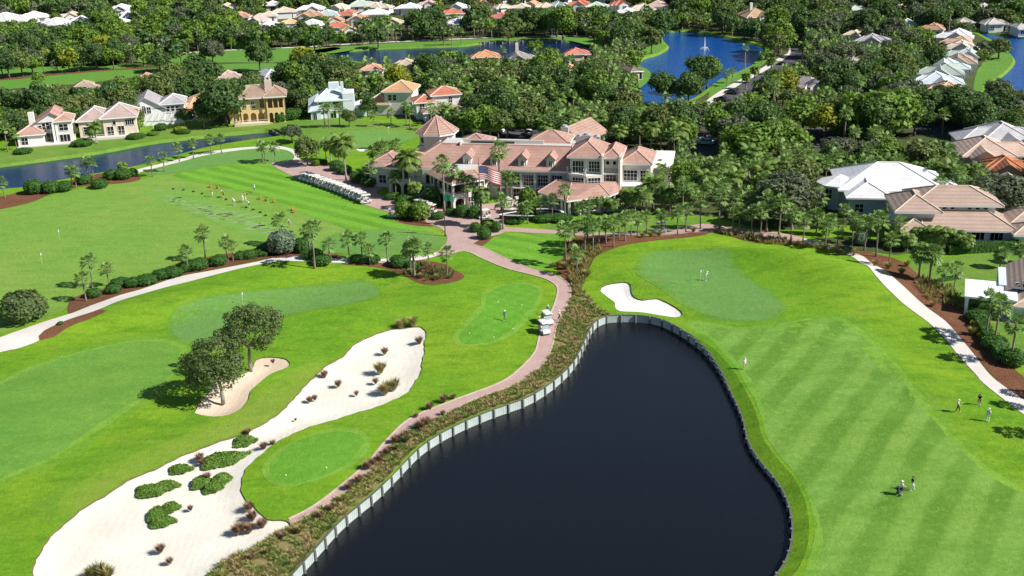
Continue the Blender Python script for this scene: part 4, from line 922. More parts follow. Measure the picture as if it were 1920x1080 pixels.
# V5 yellow mansion with arcades
H, p = villa('yellow two storey mansion with arcades, loggia and chimney by the canal', 'the yellow mansion', 494, 232, R(9), 11); H.scale = (.74, .85, 1.04); r1 = roofm((.38, .265, .2)); wm = wallm(YW)
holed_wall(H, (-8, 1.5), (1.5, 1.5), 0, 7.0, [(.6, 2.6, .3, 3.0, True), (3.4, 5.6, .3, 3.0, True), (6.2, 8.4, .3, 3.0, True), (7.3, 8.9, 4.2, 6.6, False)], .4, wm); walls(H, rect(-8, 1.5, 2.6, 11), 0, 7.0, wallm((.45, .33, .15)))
holed_wall(H, (1.8, 0), (8.4, 0), 0, 7.2, [(.7, 2.2, .3, 3.0, True), (2.7, 4.2, .3, 3.0, True), (4.8, 6.2, .3, 3.0, True), (.5, 2.3, 4.2, 6.7, False), (2.6, 4.3, 4.2, 6.7, False), (4.6, 6.2, 4.2, 6.7, False)], .4, wm)
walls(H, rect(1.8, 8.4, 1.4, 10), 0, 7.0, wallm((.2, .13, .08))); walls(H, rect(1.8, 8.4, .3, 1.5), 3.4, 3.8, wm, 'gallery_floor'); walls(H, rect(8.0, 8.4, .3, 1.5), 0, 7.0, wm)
for x in (-6.4, -3.3): window(H, x, 1.47, 4.3, 1.3, 1.7, 0, 2, 2)
hip(H, -8.2, 3, 1.2, 10, 7.2, R(27), r1, .8, mat('tan_cap', (.42, .3, .23))); hip(H, 1.6, 8.8, 0, 9, 7.4, R(27), r1, .8, mat('tan_cap', (.42, .3, .23)))
mb = MB(); mb.box(1.6, 4.2, 4.4, 5.8, 8, 11.2)
for x in (2.1, 3.6): mb.box(x - .3, x + .3, 4.8, 5.4, 11.2, 12.0)
mb.build('chimney', wallm((.6, .5, .4)), H); mb = MB(); mb.box(-5.6, 1.8, 5.6, 6.0, 8.9, 10.0); mb.build('parapet', CREAM, H)
walls(H, rect(-10.5, 2, -2.2, 1.1), 0, .7, wallm((.6, .5, .33)), 'terrace'); railing(H, [(-10.4, -2.1), (1.9, -2.1)], .7, .9, TRIM, .5)
for x in (-9.8, -8.4): column(H, x, -1.6, .7, 4.0, .4, wm)
hip(H, -12.5, -8.6, 3, 9, 5.0, R(36), roofm(GREYL), .4); walls(H, rect(-12.5, -8.6, 3, 9), 0, 5.0, wm); vguard(p, 17, 11, 1)
# V6 pale blue white metal roof
H, p = villa('white house with pale blue metal roof, cupola and chimney', 'the pale blue roofed house', 630, 222, R(6), 10); H.scale = (.72, .85, 1.0); r1 = roofm((.58, .68, .72), .1); wm = wallm((.62, .68, .72))
walls(H, rect(-7, 6, 1, 12), 0, 5.4, wm); hip(H, -7, 6, 1, 12, 5.4, R(27), r1, .9, TRIM); walls(H, rect(-9.6, -5.6, -.6, 8), 0, 2.6, wm)
mb = MB()
q = [(-10.6, -1.2, 2.4), (-4.8, -1.2, 3.0), (-6.6, 6, 6.6), (-10.6, 6, 5.0)]; mb.loft([[Vector(v) for v in q], [Vector(v) + Vector((0, 0, .25)) for v in q]]); mb.build('lean_to_roof', r1, H)
walls(H, rect(3.2, 7.6, .2, 8), 0, 7.2, wm); mb = MB(); mb.box(2.6, 3.8, 1.6, 2.8, 5, 10.2); mb.build('chimney', wm, H)
mb = MB(); mb.box(-2.2, 1.8, 5, 7.6, 7.6, 9.6); mb.build('cupola', wm, H); walls(H, rect(8, 12, 2, 8), 0, 3, wm); hip(H, 7, 13, 1.6, 8, 3.0, R(20), r1, .5, TRIM)
for x in (-5.4, -2.8): window(H, x, .97, 3.2, 1.7, 1.5, 0, 2, 2)
window(H, .6, .97, 3.0, 2.6, 1.8, 0, 3, 1); window(H, -.9, .97, .2, 2.2, 2.1, 0, 2, 1, name='door'); window(H, -8, -.63, .2, 1.4, 1.9, 0, 2, 1, name='door'); vguard(p, 19, 9.5, 1.5)
# V7 orange tower house, V8 red roof house
H, p = villa('cream tower house with orange roof and long lower wing', 'the orange roofed tower house', 742, 215, R(-8), 9); r1 = roofm((.6, .34, .18)); wm = wallm((.66, .62, .54))
walls(H, rect(-3, 5, 0, 9), 0, 6.8, wm); hip(H, -3, 5, 0, 9, 6.8, R(26), r1, .7, CREAM); walls(H, rect(-8.5, -3, 0, 8), 0, 3.2, wm); hip(H, -8.8, -2, 0, 8, 3.2, R(28), r1, .6, CREAM)
for x in (-1.4, 0): window(H, x, -.03, 4.2, 1.0, 1.6, 0, 1, 2)
window(H, -6, -.03, .8, 1.6, 1.6); window(H, 3, -.03, .4, 1.8, 2.1, 0, 2, 1, name='door'); vguard(p, 15, 9, 2.5)
H, p = villa('white stepped house with red tile roof near the turret', 'the red roofed white house', 812, 222, R(12), 9); r1 = roofm((.56, .2, .13)); wm = wallm(WH)
walls(H, rect(0, 8, 0, 7), 0, 6.6, wm); hip(H, 0, 8, 0, 7, 6.6, R(22), r1, .6, CREAM); walls(H, rect(-4.6, 0, -.6, 6), 0, 5.0, wm); hip(H, -4.8, .6, -.6, 6, 5.0, R(24), r1, .5, CREAM)
walls(H, rect(-3, 8, -5, -.7), 0, 2.8, wm); hip(H, -3, 8, -5, -.7, 2.9, R(24), roofm((.4, .3, .24)), .6)
window(H, 5.2, -.03, 4.2, 1.0, 1.6); window(H, -3, -.63, 2.6, 1.4, 1.9); window(H, -1, -5.03, .7, 1.6, 1.6); window(H, 3, -5.03, .2, 2, 2.2, 0, 2, 1, name='door'); vguard(p, 14, 8, 3)
# villas along the far shores: roof centre, width in the photo, colours
HS = [
 ('house with tan gable roof behind the canal villas', 160, 155, 44, TAN, CW, 12, 'tan roofed garden house'), ('small pink roofed house behind the left fairway', 272, 140, 34, PINK, WH, 10, 'small pink roofed house'), ('house with pink grey roof near the small far green', 432, 136, 40, (.5, .38, .32), WH, 8, 'pink grey roofed house'),
 ('house with blue grey metal roof left of the yellow tree', 507, 131, 34, (.5, .54, .56), WH, 30, 'blue grey roofed house'), ('house with salmon hip roof above the garden trees', 697, 123, 40, (.58, .32, .22), CW, 0, 'salmon roofed house'), ('house with sand coloured roof by the narrow lake', 758, 114, 40, (.5, .42, .32), CW, 4, 'sand roofed lake house'),
 ('house with bright orange roof and cream walls by the narrow lake', 910, 99, 50, (.62, .3, .17), CW, 6, 'bright orange lake house'), ('house with long grey roof by the narrow lake', 978, 103, 58, (.36, .33, .31), CW, 5, 'long grey roofed lake house'), ('house with red roof beside the narrow lake', 1082, 94, 44, (.58, .22, .17), CW, 4, 'red roofed lake house'),
 ('house with low orange roof half hidden in trees', 1063, 125, 46, (.62, .36, .22), CW, 0, 'low orange roofed house'), ('house with dark brown roof beside the lake palms', 1186, 125, 26, (.24, .19, .16), CW, 20, 'dark brown roofed house'),
 ('big tan roofed mansion with white chimneys above the road', 1424, 24, 76, (.5, .34, .22), WH, 8, 'big tan mansion'), ('house with pale green roof among far palms', 1608, 13, 36, PGREEN, WH, 0, 'pale green roofed house'), ('house with cream roof at the top edge of the wood', 1690, 8, 22, CRM, WH, 0, 'cream roofed house in the wood'),
 ('house with pale mint roof behind the dark oaks', 1699, 38, 34, (.55, .62, .56), WH, -15, 'pale mint roofed house'), ('house with pinkish white roof at the far right', 1838, 9, 36, (.62, .55, .53), WH, 5, 'pinkish white roofed house'), ('house with grey cream roof across the eastern lake', 1808, 35, 28, (.5, .46, .42), WH, 0, 'grey cream shore house'),
 ('house with cream grey roof on the eastern shore', 1866, 38, 44, (.55, .5, .45), WH, 0, 'cream grey shore house'), ('house with grey roof at the right edge of the eastern shore', 1917, 45, 30, (.5, .47, .44), WH, 0, 'grey shore house'),
 ('peach roofed villa at the far end of the lakeside row', 1749, 47, 42, PEACH, WH, -30, 'farthest peach row villa'), ('brilliant white roofed villa in the lakeside row', 1790, 61, 64, (.74, .73, .76), WH, -25, 'brilliant white row villa'), ('peach tan roofed villa behind the white one', 1793, 72, 52, (.55, .37, .27), WH, -25, 'peach tan row villa'),
 ('cream roofed villa in the middle of the lakeside row', 1803, 82, 60, (.62, .53, .45), WH, -25, 'cream row villa'), ('pale teal roofed villa in the lakeside row', 1802, 97, 62, (.47, .54, .52), WH, -22, 'pale teal row villa'), ('brown roofed villa in the lakeside row', 1797, 107, 62, (.42, .32, .26), WH, -22, 'brown row villa'),
 ('mint white roofed villa in the lakeside row', 1785, 117, 60, (.6, .68, .66), WH, -20, 'mint white row villa'), ('sage green roofed villa in the lakeside row', 1762, 129, 82, (.4, .46, .4), WH, -18, 'sage green row villa'), ('blue white roofed villa in the lakeside row', 1756, 146, 92, (.62, .68, .74), WH, -16, 'blue white row villa'), ('big apricot roofed villa at the near end of the lakeside row', 1769, 163, 90, (.62, .44, .3), CW, -12, 'big apricot row villa'),
 ('cream roofed cottage behind the lilac grey roof', 1600, 59, 30, (.62, .52, .38), WH, -30, 'cream cottage'), ('house with lilac grey gabled roof in the oaks', 1637, 70, 60, (.4, .38, .42), WH, -20, 'lilac grey roofed house'), ('house with brown grey roof in the dark oaks', 1604, 110, 48, (.4, .36, .33), WH, 15, 'brown grey roofed house'),
 ('house with pinkish white roof above the car park trees', 1520, 151, 58, (.66, .56, .54), WH, 18, 'pinkish white garden house'),
 ('villa with pale lilac grey roof at the right edge', 1872, 249, 150, (.56, .54, .56), WH, -8, 'lilac grey edge villa'), ('villa with pale peach roof at the right edge', 1868, 274, 140, (.62, .46, .37), CW, -10, 'peach edge villa'), ('villa with dark orange tile roof at the right edge', 1892, 303, 90, (.5, .2, .1), (.5, .3, .2), -14, 'dark orange edge villa'), ('villa with grey tile roof below the dark orange one', 1905, 337, 80, (.4, .37, .35), WH, -10, 'grey edge villa'),
]
for (lb, x, y, wd, rc, wc, rz, sh) in HS:
    st = 2 if ('mansion' in lb) else 1
    house(lb, x, y, wd, rc, wc, .75, 3.2 if y > 60 else 3.4, R(rz), 27, st, 2 if wd > 55 else 1, sh, chim=('mansion' in lb or 'long' in lb))
# the dense estate along the top of the picture
TOPH = [(20, 33, 70, 'W'), (62, 27, 46, 'W'), (100, 41, 60, 'W'), (128, 26, 40, 'C'), (150, 33, 30, 'W'), (240, 25, 46, 'W'), (226, 35, 30, 'W'), (225, 12, 40, 'W'), (430, 9, 34, 'C'), (506, 4, 26, 'W'), (456, 25, 26, 'P'), (498, 25, 36, 'C'), (484, 34, 34, 'K'), (508, 41, 32, 'W'), (532, 17, 40, 'C'), (541, 38, 30, 'Y'), (582, 12, 44, 'W'), (584, 25, 46, 'P'),
        (588, 40, 36, 'W'), (620, 22, 38, 'T'), (648, 21, 32, 'R'), (627, 33, 30, 'O'), (634, 43, 32, 'R'), (637, 10, 34, 'C'), (654, 51, 26, 'Y'), (682, 4, 44, 'G'), (702, 21, 46, 'W'), (674, 30, 34, 'P'), (712, 9, 40, 'C'), (765, 10, 40, 'W'), (800, 3, 34, 'K'), (846, 20, 40, 'R'), (850, 38, 36, 'W'), (742, 36, 28, 'C'),
        (905, 3, 38, 'P'), (943, 9, 30, 'C'), (974, 10, 34, 'C'), (1002, 4, 26, 'O'), (1018, 8, 34, 'C'), (1052, 6, 36, 'T'), (1082, 4, 40, 'R'), (1120, 7, 36, 'G'), (1162, 3, 32, 'R'), (1200, 11, 44, 'C'), (1236, 5, 38, 'K'), (1170, 17, 26, 'W'), (934, 26, 30, 'R'), (865, 8, 30, 'W'),
        (720, -8, 40, 'C'), (780, -9, 40, 'W'), (850, -10, 40, 'R'), (960, -9, 44, 'C'), (1050, -9, 40, 'P'), (1130, -8, 40, 'W')]
TC = dict(W=((.74, .73, .75), 'white'), C=((.64, .54, .42), 'cream'), P=(PEACH, 'peach'), K=((.58, .42, .38), 'dusty pink'), Y=((.64, .48, .24), 'golden'), T=((.5, .6, .58), 'pale teal'), R=((.56, .2, .13), 'red'), O=((.6, .36, .22), 'orange'), G=((.52, .6, .52), 'pale green'))
seen = {}
for (x, y, wd, c) in TOPH: seen.setdefault(c + ('a' if x < 350 else 'b'), []).append((x, y, wd))
for k, lst in seen.items():
    lst.sort()
    for i, (x, y, wd) in enumerate(lst):
        where = 'in the white row at the top left' if k[1] == 'a' else 'in the far estate along the top'
        lb = '%s roofed house %s, %s from the left' % (TC[k[0]][1], where, ORD[i])
        house(lb, x, y, wd * 1.1, TC[k[0]][0], WH if c != 'P' else CW, .8, 3.3, R(rnd.uniform(-25, 25)), 25, 1, rnd.choice((1, 2)), '%s %s roofed house of the estate' % (ORD[i], TC[k[0]][1]), 'far estate houses', guard=True)
# R1 big white roofed house
H, p = villa('large house with brilliant white roof beside the palm grove', 'the big white roofed house', 1640, 398, R(-10), 11); r1 = roofm((.78, .78, .8), .12); wm = wallm((.4, .5, .56))
walls(H, rect(-6.5, 12, 0, 14), 0, 4.6, wm); hip(H, -6.5, 12, -.5, 14, 4.8, R(24), r1, 1.0, TRIM); walls(H, rect(-5.5, 1.5, -4, 3), 0, 4.2, wm); hip(H, -5.5, 1.5, -4.5, 6, 4.4, R(24), r1, .9, TRIM)
walls(H, rect(6, 15, 4, 13), 0, 4.0, wm); hip(H, 6, 15.5, 3, 13, 4.2, R(22), r1, .9, TRIM)
oc = [(-7 + 3.2 * math.cos(R(45 * i)), 4 + 3.2 * math.sin(R(45 * i))) for i in range(8)]; walls(H, oc, 0, 4.8, wm); roof_part(H, [(-7 + 4.2 * math.cos(R(45 * i)), 4 + 4.2 * math.sin(R(45 * i))) for i in range(8)], [(-6.6 + .05 * math.cos(R(45 * i)), 4 + .05 * math.sin(R(45 * i))) for i in range(8)], 5.0, 6.6, r1)
window(H, -8.9, 1.4, 2.2, 1.4, 2, R(-30)); window(H, -3.6, -4.03, 1.2, 1.6, 1.6); window(H, 3.6, -.03, .6, 2.4, 2.2, 0, 3, 1, name='door'); vguard(p, 22, 9, 3)
# R2 tan tile house with clerestory
H, p = villa('white house with two tiers of tan tile roof and a clerestory strip', 'the tan tiled house', 1790, 456, R(-9), 11); r1 = roof_mat('tan_rows', (.45, .33, .27), (.37, .27, .22), band=.35); wm = wallm((.6, .64, .66)); cp = mat('cream_cap', (.55, .47, .36))
walls(H, rect(-5, 9.6, 0, 7), 0, 2.7, wm); roof_part(H, rect(-6, 10.4, -1, 8), [(-5.5, 4.4), (6.0, 4.4), (6.0, 7.5), (-5.5, 7.5)], 2.8, 5.0, r1, caps=cp)
walls(H, rect(-6.5, 7.5, 4.6, 13), 0, 5.8, wm); hip(H, -6.5, 8, 4.6, 13.4, 6.0, R(24), r1, .8, cp); walls(H, rect(-10, -3.5, 2.2, 11), 0, 5.2, wm); hip(H, -10, -3.2, 1.6, 11.5, 5.5, R(27), r1, .8, cp)
for x in (-2.8, -1.4, 0, 3, 4.4, 5.8): window(H, x, 4.57, 5.1, .7, .42, 0, 1, 1)
walls(H, rect(-10, -5, -1, 3), 0, 2.6, wm); hip(H, -10, -4.6, -1.6, 4, 2.7, R(24), r1, .6, cp); column(H, -9.8, 1.6, 0, 5.2, .5, TRIM)
walls(H, rect(10.2, 16, 3, 11), 0, 3, wm); hip(H, 10.2, 17, 3, 11, 3.0, R(24), r1, .6, cp); walls(H, rect(9.6, 16, -2, 3), 0, 2.6, wm); hip(H, 9.6, 17, -2.4, 3, 2.7, R(24), r1, .6, cp)
for x in (-2.6, .6, 3.8, 7): window(H, x, -.03, .8, 2.2, 1.4, 0, 3, 1)
vguard(p, 22, 8, 2)
# R3 right edge house with porch
H, p = villa('blue white house with flat porch and tan gable at the right edge', 'the porch house', 1868, 588, R(-22), 8); wm = wallm((.56, .64, .72)); r2 = roof_mat('tan_rows2', (.5, .38, .3), (.42, .31, .25), band=.35)
walls(H, rect(0, 12, 3.5, 12), 0, 3.6, wm); gable(H, 1.5, 8, 2.2, 13, 3.6, R(30), r2, .6, wm); walls(H, rect(2, 12, -2, 4), 0, 2.6, wm); hip(H, 2.5, 13, -2.6, 4.2, 2.7, R(26), r2, .6, cp)
mb = MB(); mb.prism(rect(-4.8, 2.6, -2.4, 5.6), 3.0, 3.3); mb.build('porch_roof', mat('porch_white', (.72, .75, .8), .6), H)
for (x, y) in ((-4.4, -2), (-4.4, 1.6), (-4.4, 5.2), (2.0, -2)): column(H, x, y, 0, 3.0, .45, TRIM)
for i in range(5): window(H, 2.6 + i * 1.0, 2.17, 4.0, .7, .6 + .4 * (2 - abs(i - 2)), 0, 1, 1)
walls(H, rect(-6.5, 2.4, -3.5, 3.4), 0, .12, CONC, 'patio'); window(H, 4.4, -2.03, .7, 1.5, 1.3); vguard(p, 12, 5, .5)
# ================================================================ PLANTS
nrng = np.random.default_rng(11)
def mesh_np(name, V, Fq, mats, mi=None, smooth=False):
    me = bpy.data.meshes.new(name); V = np.asarray(V, np.float32); Fq = np.asarray(Fq, np.int32); k = Fq.shape[1]
    me.vertices.add(len(V)); me.vertices.foreach_set('co', V.ravel())
    me.loops.add(Fq.size); me.loops.foreach_set('vertex_index', Fq.ravel())
    me.polygons.add(len(Fq)); me.polygons.foreach_set('loop_start', np.arange(0, Fq.size, k, dtype=np.int32))
    for m in (mats if isinstance(mats, (list, tuple)) else [mats]): me.materials.append(m)
    if mi is not None: me.polygons.foreach_set('material_index', np.asarray(mi, np.int32))
    me.update(calc_edges=True); me.validate(); return me
def unit(v): return v / (np.linalg.norm(v, axis=-1, keepdims=True) + 1e-9)
def leaf_quads(pos, nor, size, asp=.62):
    n = len(pos); r = unit(nrng.normal(size=(n, 3))); t = unit(np.cross(nor, r)); b = np.cross(nor, t); s = np.asarray(size)[:, None]
    V = np.stack([pos - t * s, pos - b * s * asp, pos + t * s, pos + b * s * asp], 1).reshape(-1, 3)
    return V, np.arange(4 * n).reshape(-1, 4)
def crown_pts(n, rx, ry, rz, nblob, lumpy=.38, low=-.35, top=1.0):
    """leaf positions and facings clustered in lumps over an uneven crown"""
    d = unit(nrng.normal(size=(nblob * 3, 3))); d = d[d[:, 2] > low][:nblob]
    rad = nrng.uniform(.5, .86, (len(d), 1)); c = d * rad * np.array([rx, ry, rz]); br = nrng.uniform(.24, .24 + lumpy, len(d)) * min(rx, ry, rz) * 1.05
    k = nrng.integers(0, len(d), n); e = unit(nrng.normal(size=(n, 3)) + d[k] * .55 + np.array([0, 0, .35]))
    pos = c[k] + e * (br[k] * nrng.uniform(.7, 1.1, n))[:, None]
    nor = unit(e + nrng.normal(size=(n, 3)) * .55)
    return pos, nor
def core(rx, ry, rz, k=.62):
    bm = bmesh.new(); bmesh.ops.create_icosphere(bm, subdivisions=2, radius=1)
    V = np.array([v.co[:] for v in bm.verts]); Fc = [tuple(v.index for v in f.verts) for f in bm.faces]; bm.free()
    V = V * np.array([rx, ry, rz]) * k * nrng.uniform(.75, 1.12, (len(V), 1))
    return V, [f + (f[2],) for f in Fc]
def crown_mesh(name, m, n, rx, ry, rz, nblob, leaf, zc, lumpy=.38, low=-.35, solid=.6):
    pos, nor = crown_pts(n, rx, ry, rz, nblob, lumpy, low)
    V, Q = leaf_quads(pos, nor, nrng.uniform(.6, 1.45, n) * leaf)
    V[:, 2] += zc
    me = mesh_np(name, V, Q, m)
    if solid:
        bm = bmesh.new(); bm.from_mesh(me); cv, cf = core(rx, ry, rz, solid); vs_ = [bm.verts.new((x, y, z + zc)) for x, y, z in cv]
        for f in cf: bm.faces.new([vs_[i] for i in f[:3]])
        bm.to_mesh(me); bm.free()
    return me
def trunk_mesh(name, h, r, m, limbs=5, spread=2.2, lh=.45):
    mb = MB(); lean = (rnd.uniform(-.25, .25), rnd.uniform(-.25, .25))
    mb.tube([(0, 0, -.3), (lean[0] * .3, lean[1] * .3, h * .3), (lean[0], lean[1], h * .62), (lean[0] * 1.3, lean[1] * 1.3, h)], [r * 1.35, r, r * .7, r * .35], 7)
    for i in range(limbs):
        a = 2 * math.pi * i / limbs + rnd.uniform(-.4, .4); z = h * rnd.uniform(lh, .7)
        mb.tube([(lean[0] * .8, lean[1] * .8, z), (math.cos(a) * spread * .45, math.sin(a) * spread * .45, z + h * .22), (math.cos(a) * spread, math.sin(a) * spread, z + h * .38)], [r * .5, r * .35, r * .15], 5)
    return mb.mesh(name, m, True)
# broadleaf kinds: crown about 4.2 m radius, total height about 8 m
KIND = {}
def make_kind(key, m, look, n=2600, rx=4.2, rz=3.1, nb=34, leaf=.36, zc=5.0, lumpy=.38, bark=BARK, variants=3, low=-.35, solid=.6):
    KIND[key] = dict(look=look, h=zc + rz, r=rx, var=[(crown_mesh('crown', m, n, rx * nrng.uniform(.9, 1.1), rx * nrng.uniform(.9, 1.1), rz, nb, leaf, zc, lumpy, low, solid), trunk_mesh('trunk', zc, .26, bark)) for _ in range(variants)])
make_kind('oak', L_OAK, 'spreading olive green oak')
make_kind('dark', L_DARK, 'dense dark green tree', 2600, 3.9, 3.4, 30, .34, 5.0)
make_kind('grey', L_GREY, 'grey green live oak', 3000, 4.8, 2.9, 44, .3, 4.8, .3)
make_kind('bright', L_BRIGHT, 'bright green leafy tree', 2400, 3.9, 3.4, 26, .38, 5.2, .46)
make_kind('yellow', L_YEL, 'yellow green tree', 2400, 3.8, 3.2, 26, .36, 5.0, .46, variants=2)
make_kind('pine', L_OLIVE, 'tall open pine with layered tufts', 1500, 2.9, 3.6, 22, .3, 7.6, .3, variants=2, low=-.8, solid=0)
# palms
def sabal_crown(seed, nf=34, R_=1.0, droop=.5, skirt=0):
    q = random.Random(seed); V = []; Fq = []
    for i in range(nf):
        az = i * 2.39996 + q.uniform(-.2, .2); el = R(78 - 128 * (i / nf) ** .85 + q.uniform(-9, 9))
        d = Vector((math.cos(az) * math.cos(el), math.sin(az) * math.cos(el), math.sin(el))); side = Vector((-math.sin(az), math.cos(az), 0)); up = d.cross(side) * -1
        L = R_ * q.uniform(.7, 1.15); base = Vector((0, 0, 0)); hub = d * L + Vector((0, 0, -.12 * L))
        o = len(V); V += [base - side * .03, base + side * .03, hub + side * .02, hub - side * .02]; Fq.append((o, o + 1, o + 2, o + 3))
        fr = R_ * q.uniform(.62, .82); nl = 9
        for j in range(nl):
            t = (j / (nl - 1) - .5) * 2; a = t * R(105); dl = (d * math.cos(a) + side * math.sin(a)).normalized(); ll = fr * (1 - .22 * abs(t))
            fold = up * (.10 * (1 if j % 2 else -1))
            mid = hub + dl * ll * .55 + fold * .6 - Vector((0, 0, .06 * droop)); tip = hub + dl * ll + Vector((0, 0, -droop * ll * .42 * q.uniform(.7, 1.3)))
            pw = dl.cross(up).normalized() * .155 * ll
            o = len(V); V += [hub, mid - pw, tip, mid + pw]; Fq.append((o, o + 1, o + 2, o + 3))
    return np.array([v[:] for v in V]), Fq
def feather_crown(seed, nf=20, L0=2.6, droop=1.0):
    q = random.Random(seed); V = []; Fq = []
    for i in range(nf):
        az = i * 2.39996 + q.uniform(-.15, .15); el = R(80 - 105 * (i / nf)); L = L0 * q.uniform(.85, 1.1); side = Vector((-math.sin(az), math.cos(az), 0)); pts = []
        p = Vector((0, 0, 0)); e = el; ns = 9
        for k in range(ns + 1):
            pts.append(p.copy()); p = p + Vector((math.cos(az) * math.cos(e), math.sin(az) * math.cos(e), math.sin(e))) * (L / ns); e -= R(13) * droop * (.5 + k / ns)
        for k in range(1, ns + 1):
            a, b = pts[k - 1], pts[k]; dr = (b - a).normalized(); lw = L * .26 * math.sin(math.pi * min(1, (k + .8) / (ns + 1.6))) + .12
            for s in (-1, 1):
                for h_ in (0, .5):
                    c = a.lerp(b, h_); t = c + side * s * lw + dr * lw * .45 + Vector((0, 0, -lw * .5)); m_ = c.lerp(t, .5) + Vector((0, 0, .05))
                    o = len(V); V += [c, m_ - dr * .07, t, m_ + dr * .07]; Fq.append((o, o + 1, o + 2, o + 3))
            o = len(V); V += [a - side * .03, a + side * .03, b + side * .02, b - side * .02]; Fq.append((o, o + 1, o + 2, o + 3))
    return np.array([v[:] for v in V]), Fq
def palm_trunk(h, r, bend, m, seed):
    q = random.Random(seed); mb = MB(); a = q.uniform(0, 6.28); pts = []; rad = []
    for k in range(7):
        t = k / 6; pts.append((math.cos(a) * bend * t * (1.4 - t) , math.sin(a) * bend * t * (1.4 - t), -.3 + (h + .3) * t)); rad.append(r * (1.35 - .75 * min(1, t * 3)) if t < .34 else r * (.82 - .12 * t))
    rad[0] = r * 1.3; mb.tube(pts, rad, 7); mb.v = [(x - pts[-1][0] * 0, y, z) for x, y, z in mb.v]
    return mb.mesh('trunk', m, True), Vector(pts[-1])
PALM = {}
def make_palm(key, look, crowns, h, r, bend, cr, m, bark=PBARK):
    var = []
    for i, (V, Fq) in enumerate(crowns):
        tm, top = palm_trunk(h, r, bend, bark, i * 7 + len(key)); V = V * cr + np.array(top[:]) + np.array([0, 0, -.1])
        var.append((mesh_np('crown', V, Fq, m), tm))
    PALM[key] = dict(look=look, h=h + cr * 1.2, r=cr * (1.7 if 'feather' not in look else 2.2), var=var)
make_palm('sabal', 'cabbage palm', [sabal_crown(i, 25, 1.0, .5) for i in range(5)], 5.0, .17, .35, 1.12, L_SABAL)
make_palm('full', 'round headed cabbage palm', [sabal_crown(40 + i, 54, 1.0, .75) for i in range(2)], 3.6, .2, .15, 1.1, L_SABAL)
make_palm('tall', 'tall fan palm', [sabal_crown(20 + i, 28, 1.0, .8) for i in range(3)], 11.0, .2, .5, 1.1, L_SABAL)
make_palm('coco', 'feather leaved coconut palm', [feather_crown(i, 20, 1.5, 1.0) for i in range(3)], 8.0, .2, .7, 1.9, L_COCO, BARKW)
make_palm('date', 'feather leaved date palm', [feather_crown(60 + i, 34, 1.3, .8) for i in range(2)], 4.5, .28, .2, 1.6, L_COCO)
make_palm('areca', 'feather leaved clump palm', [feather_crown(80 + i, 28, 1.2, 1.3) for i in range(2)], 2.4, .16, .3, 1.7, L_COCO)
COUNT = dict(tree=0, palm=0)
def plant_tree(key, p, s, label, group, cat='tree', name='tree', sz=1.0):
    K = KIND[key]; v = rnd.choice(K['var'])
    t = thing(name, label, cat, p, rnd.uniform(0, 6.28), group, (s, s, s * sz)); link('crown', v[0], t); link('trunk', v[1], t); return t
def plant_palm(key, p, h, label, group, s=None):
    K = PALM[key]; v = rnd.choice(K['var']); k = h / K['h']; s = s or max(.62, min(1.25, k ** .55)) * dict(tall=1.3, coco=1.25).get(key, 1.0)
    t = thing('palm_tree', label, 'palm tree', p, rnd.uniform(0, 6.28), group)
    # trunk stretched to height, head kept in proportion
    tr = link('trunk', v[1], t); top_h = h - (K['h'] - trunk_top[key]) * s; kz = top_h / trunk_top[key]; tr.scale = (s, s, kz)
    cr = link('crown', v[0], t); cr.scale = (s, s, s); cr.location = (0, 0, top_h - trunk_top[key] * s); return t
trunk_top = dict(sabal=5.0, full=3.6, tall=11.0, coco=8.0, date=4.5, areca=2.4)
def pheight(bx, by, topy):
    p = g(bx, by); lo, hi = .5, 30
    for _ in range(30):
        m_ = (lo + hi) / 2
        if proj(p + Vector((0, 0, m_)))[1] > topy: lo = m_
        else: hi = m_
    return p, lo
EXPL = []
def palm_rows(rows, phrase, group, key='sabal', frm='from the left'):
    rows = sorted(rows)
    for i, r_ in enumerate(rows):
        k = r_[3] if len(r_) > 3 else key
        p, h = pheight(*r_[:3]); EXPL.append((p.x, p.y)); COUNT['palm'] += 1
        plant_palm(k, p, h, '%s %s, %s %s' % (PALM[k]['look'], phrase, ORD[i], frm), group)
palm_rows([(162, 565, 508), (173, 540, 475), (205, 537, 490), (352, 510, 458), (385, 490, 422), (428, 490, 440), (437, 490, 450), (528, 462, 397), (590, 503, 410), (584, 484, 418), (618, 493, 445)], 'in the hedge row by the white path', 'palms in the hedge row')
palm_rows([(657, 492, 433), (680, 492, 433), (695, 498, 455), (727, 492, 432), (778, 520, 443, 'full'), (771, 515, 450), (805, 500, 455), (838, 517, 460)], 'in the mulch bed near the flagpole junction', 'palms of the mulch bed cluster')
palm_rows([(286, 331, 290), (308, 322, 284), (337, 303, 265), (363, 297, 258), (397, 289, 250), (416, 287, 250), (493, 305, 262), (499, 307, 265), (516, 303, 263)], 'beside the pale path along the canal', 'palms along the canal path')
palm_rows([(10, 372, 330), (137, 351, 309), (143, 353, 310), (165, 331, 292), (175, 333, 293), (231, 320, 297, 'areca')], 'on the canal bank at the left', 'palms on the left canal bank')
palm_rows([(650, 338, 240, 'coco'), (622, 304, 252, 'coco'), (634, 310, 258, 'coco'), (612, 300, 258), (700, 327, 270), (712, 330, 266), (720, 328, 260), (733, 322, 262), (745, 318, 258)], 'near the cart lane left of the clubhouse', 'palms left of the clubhouse')
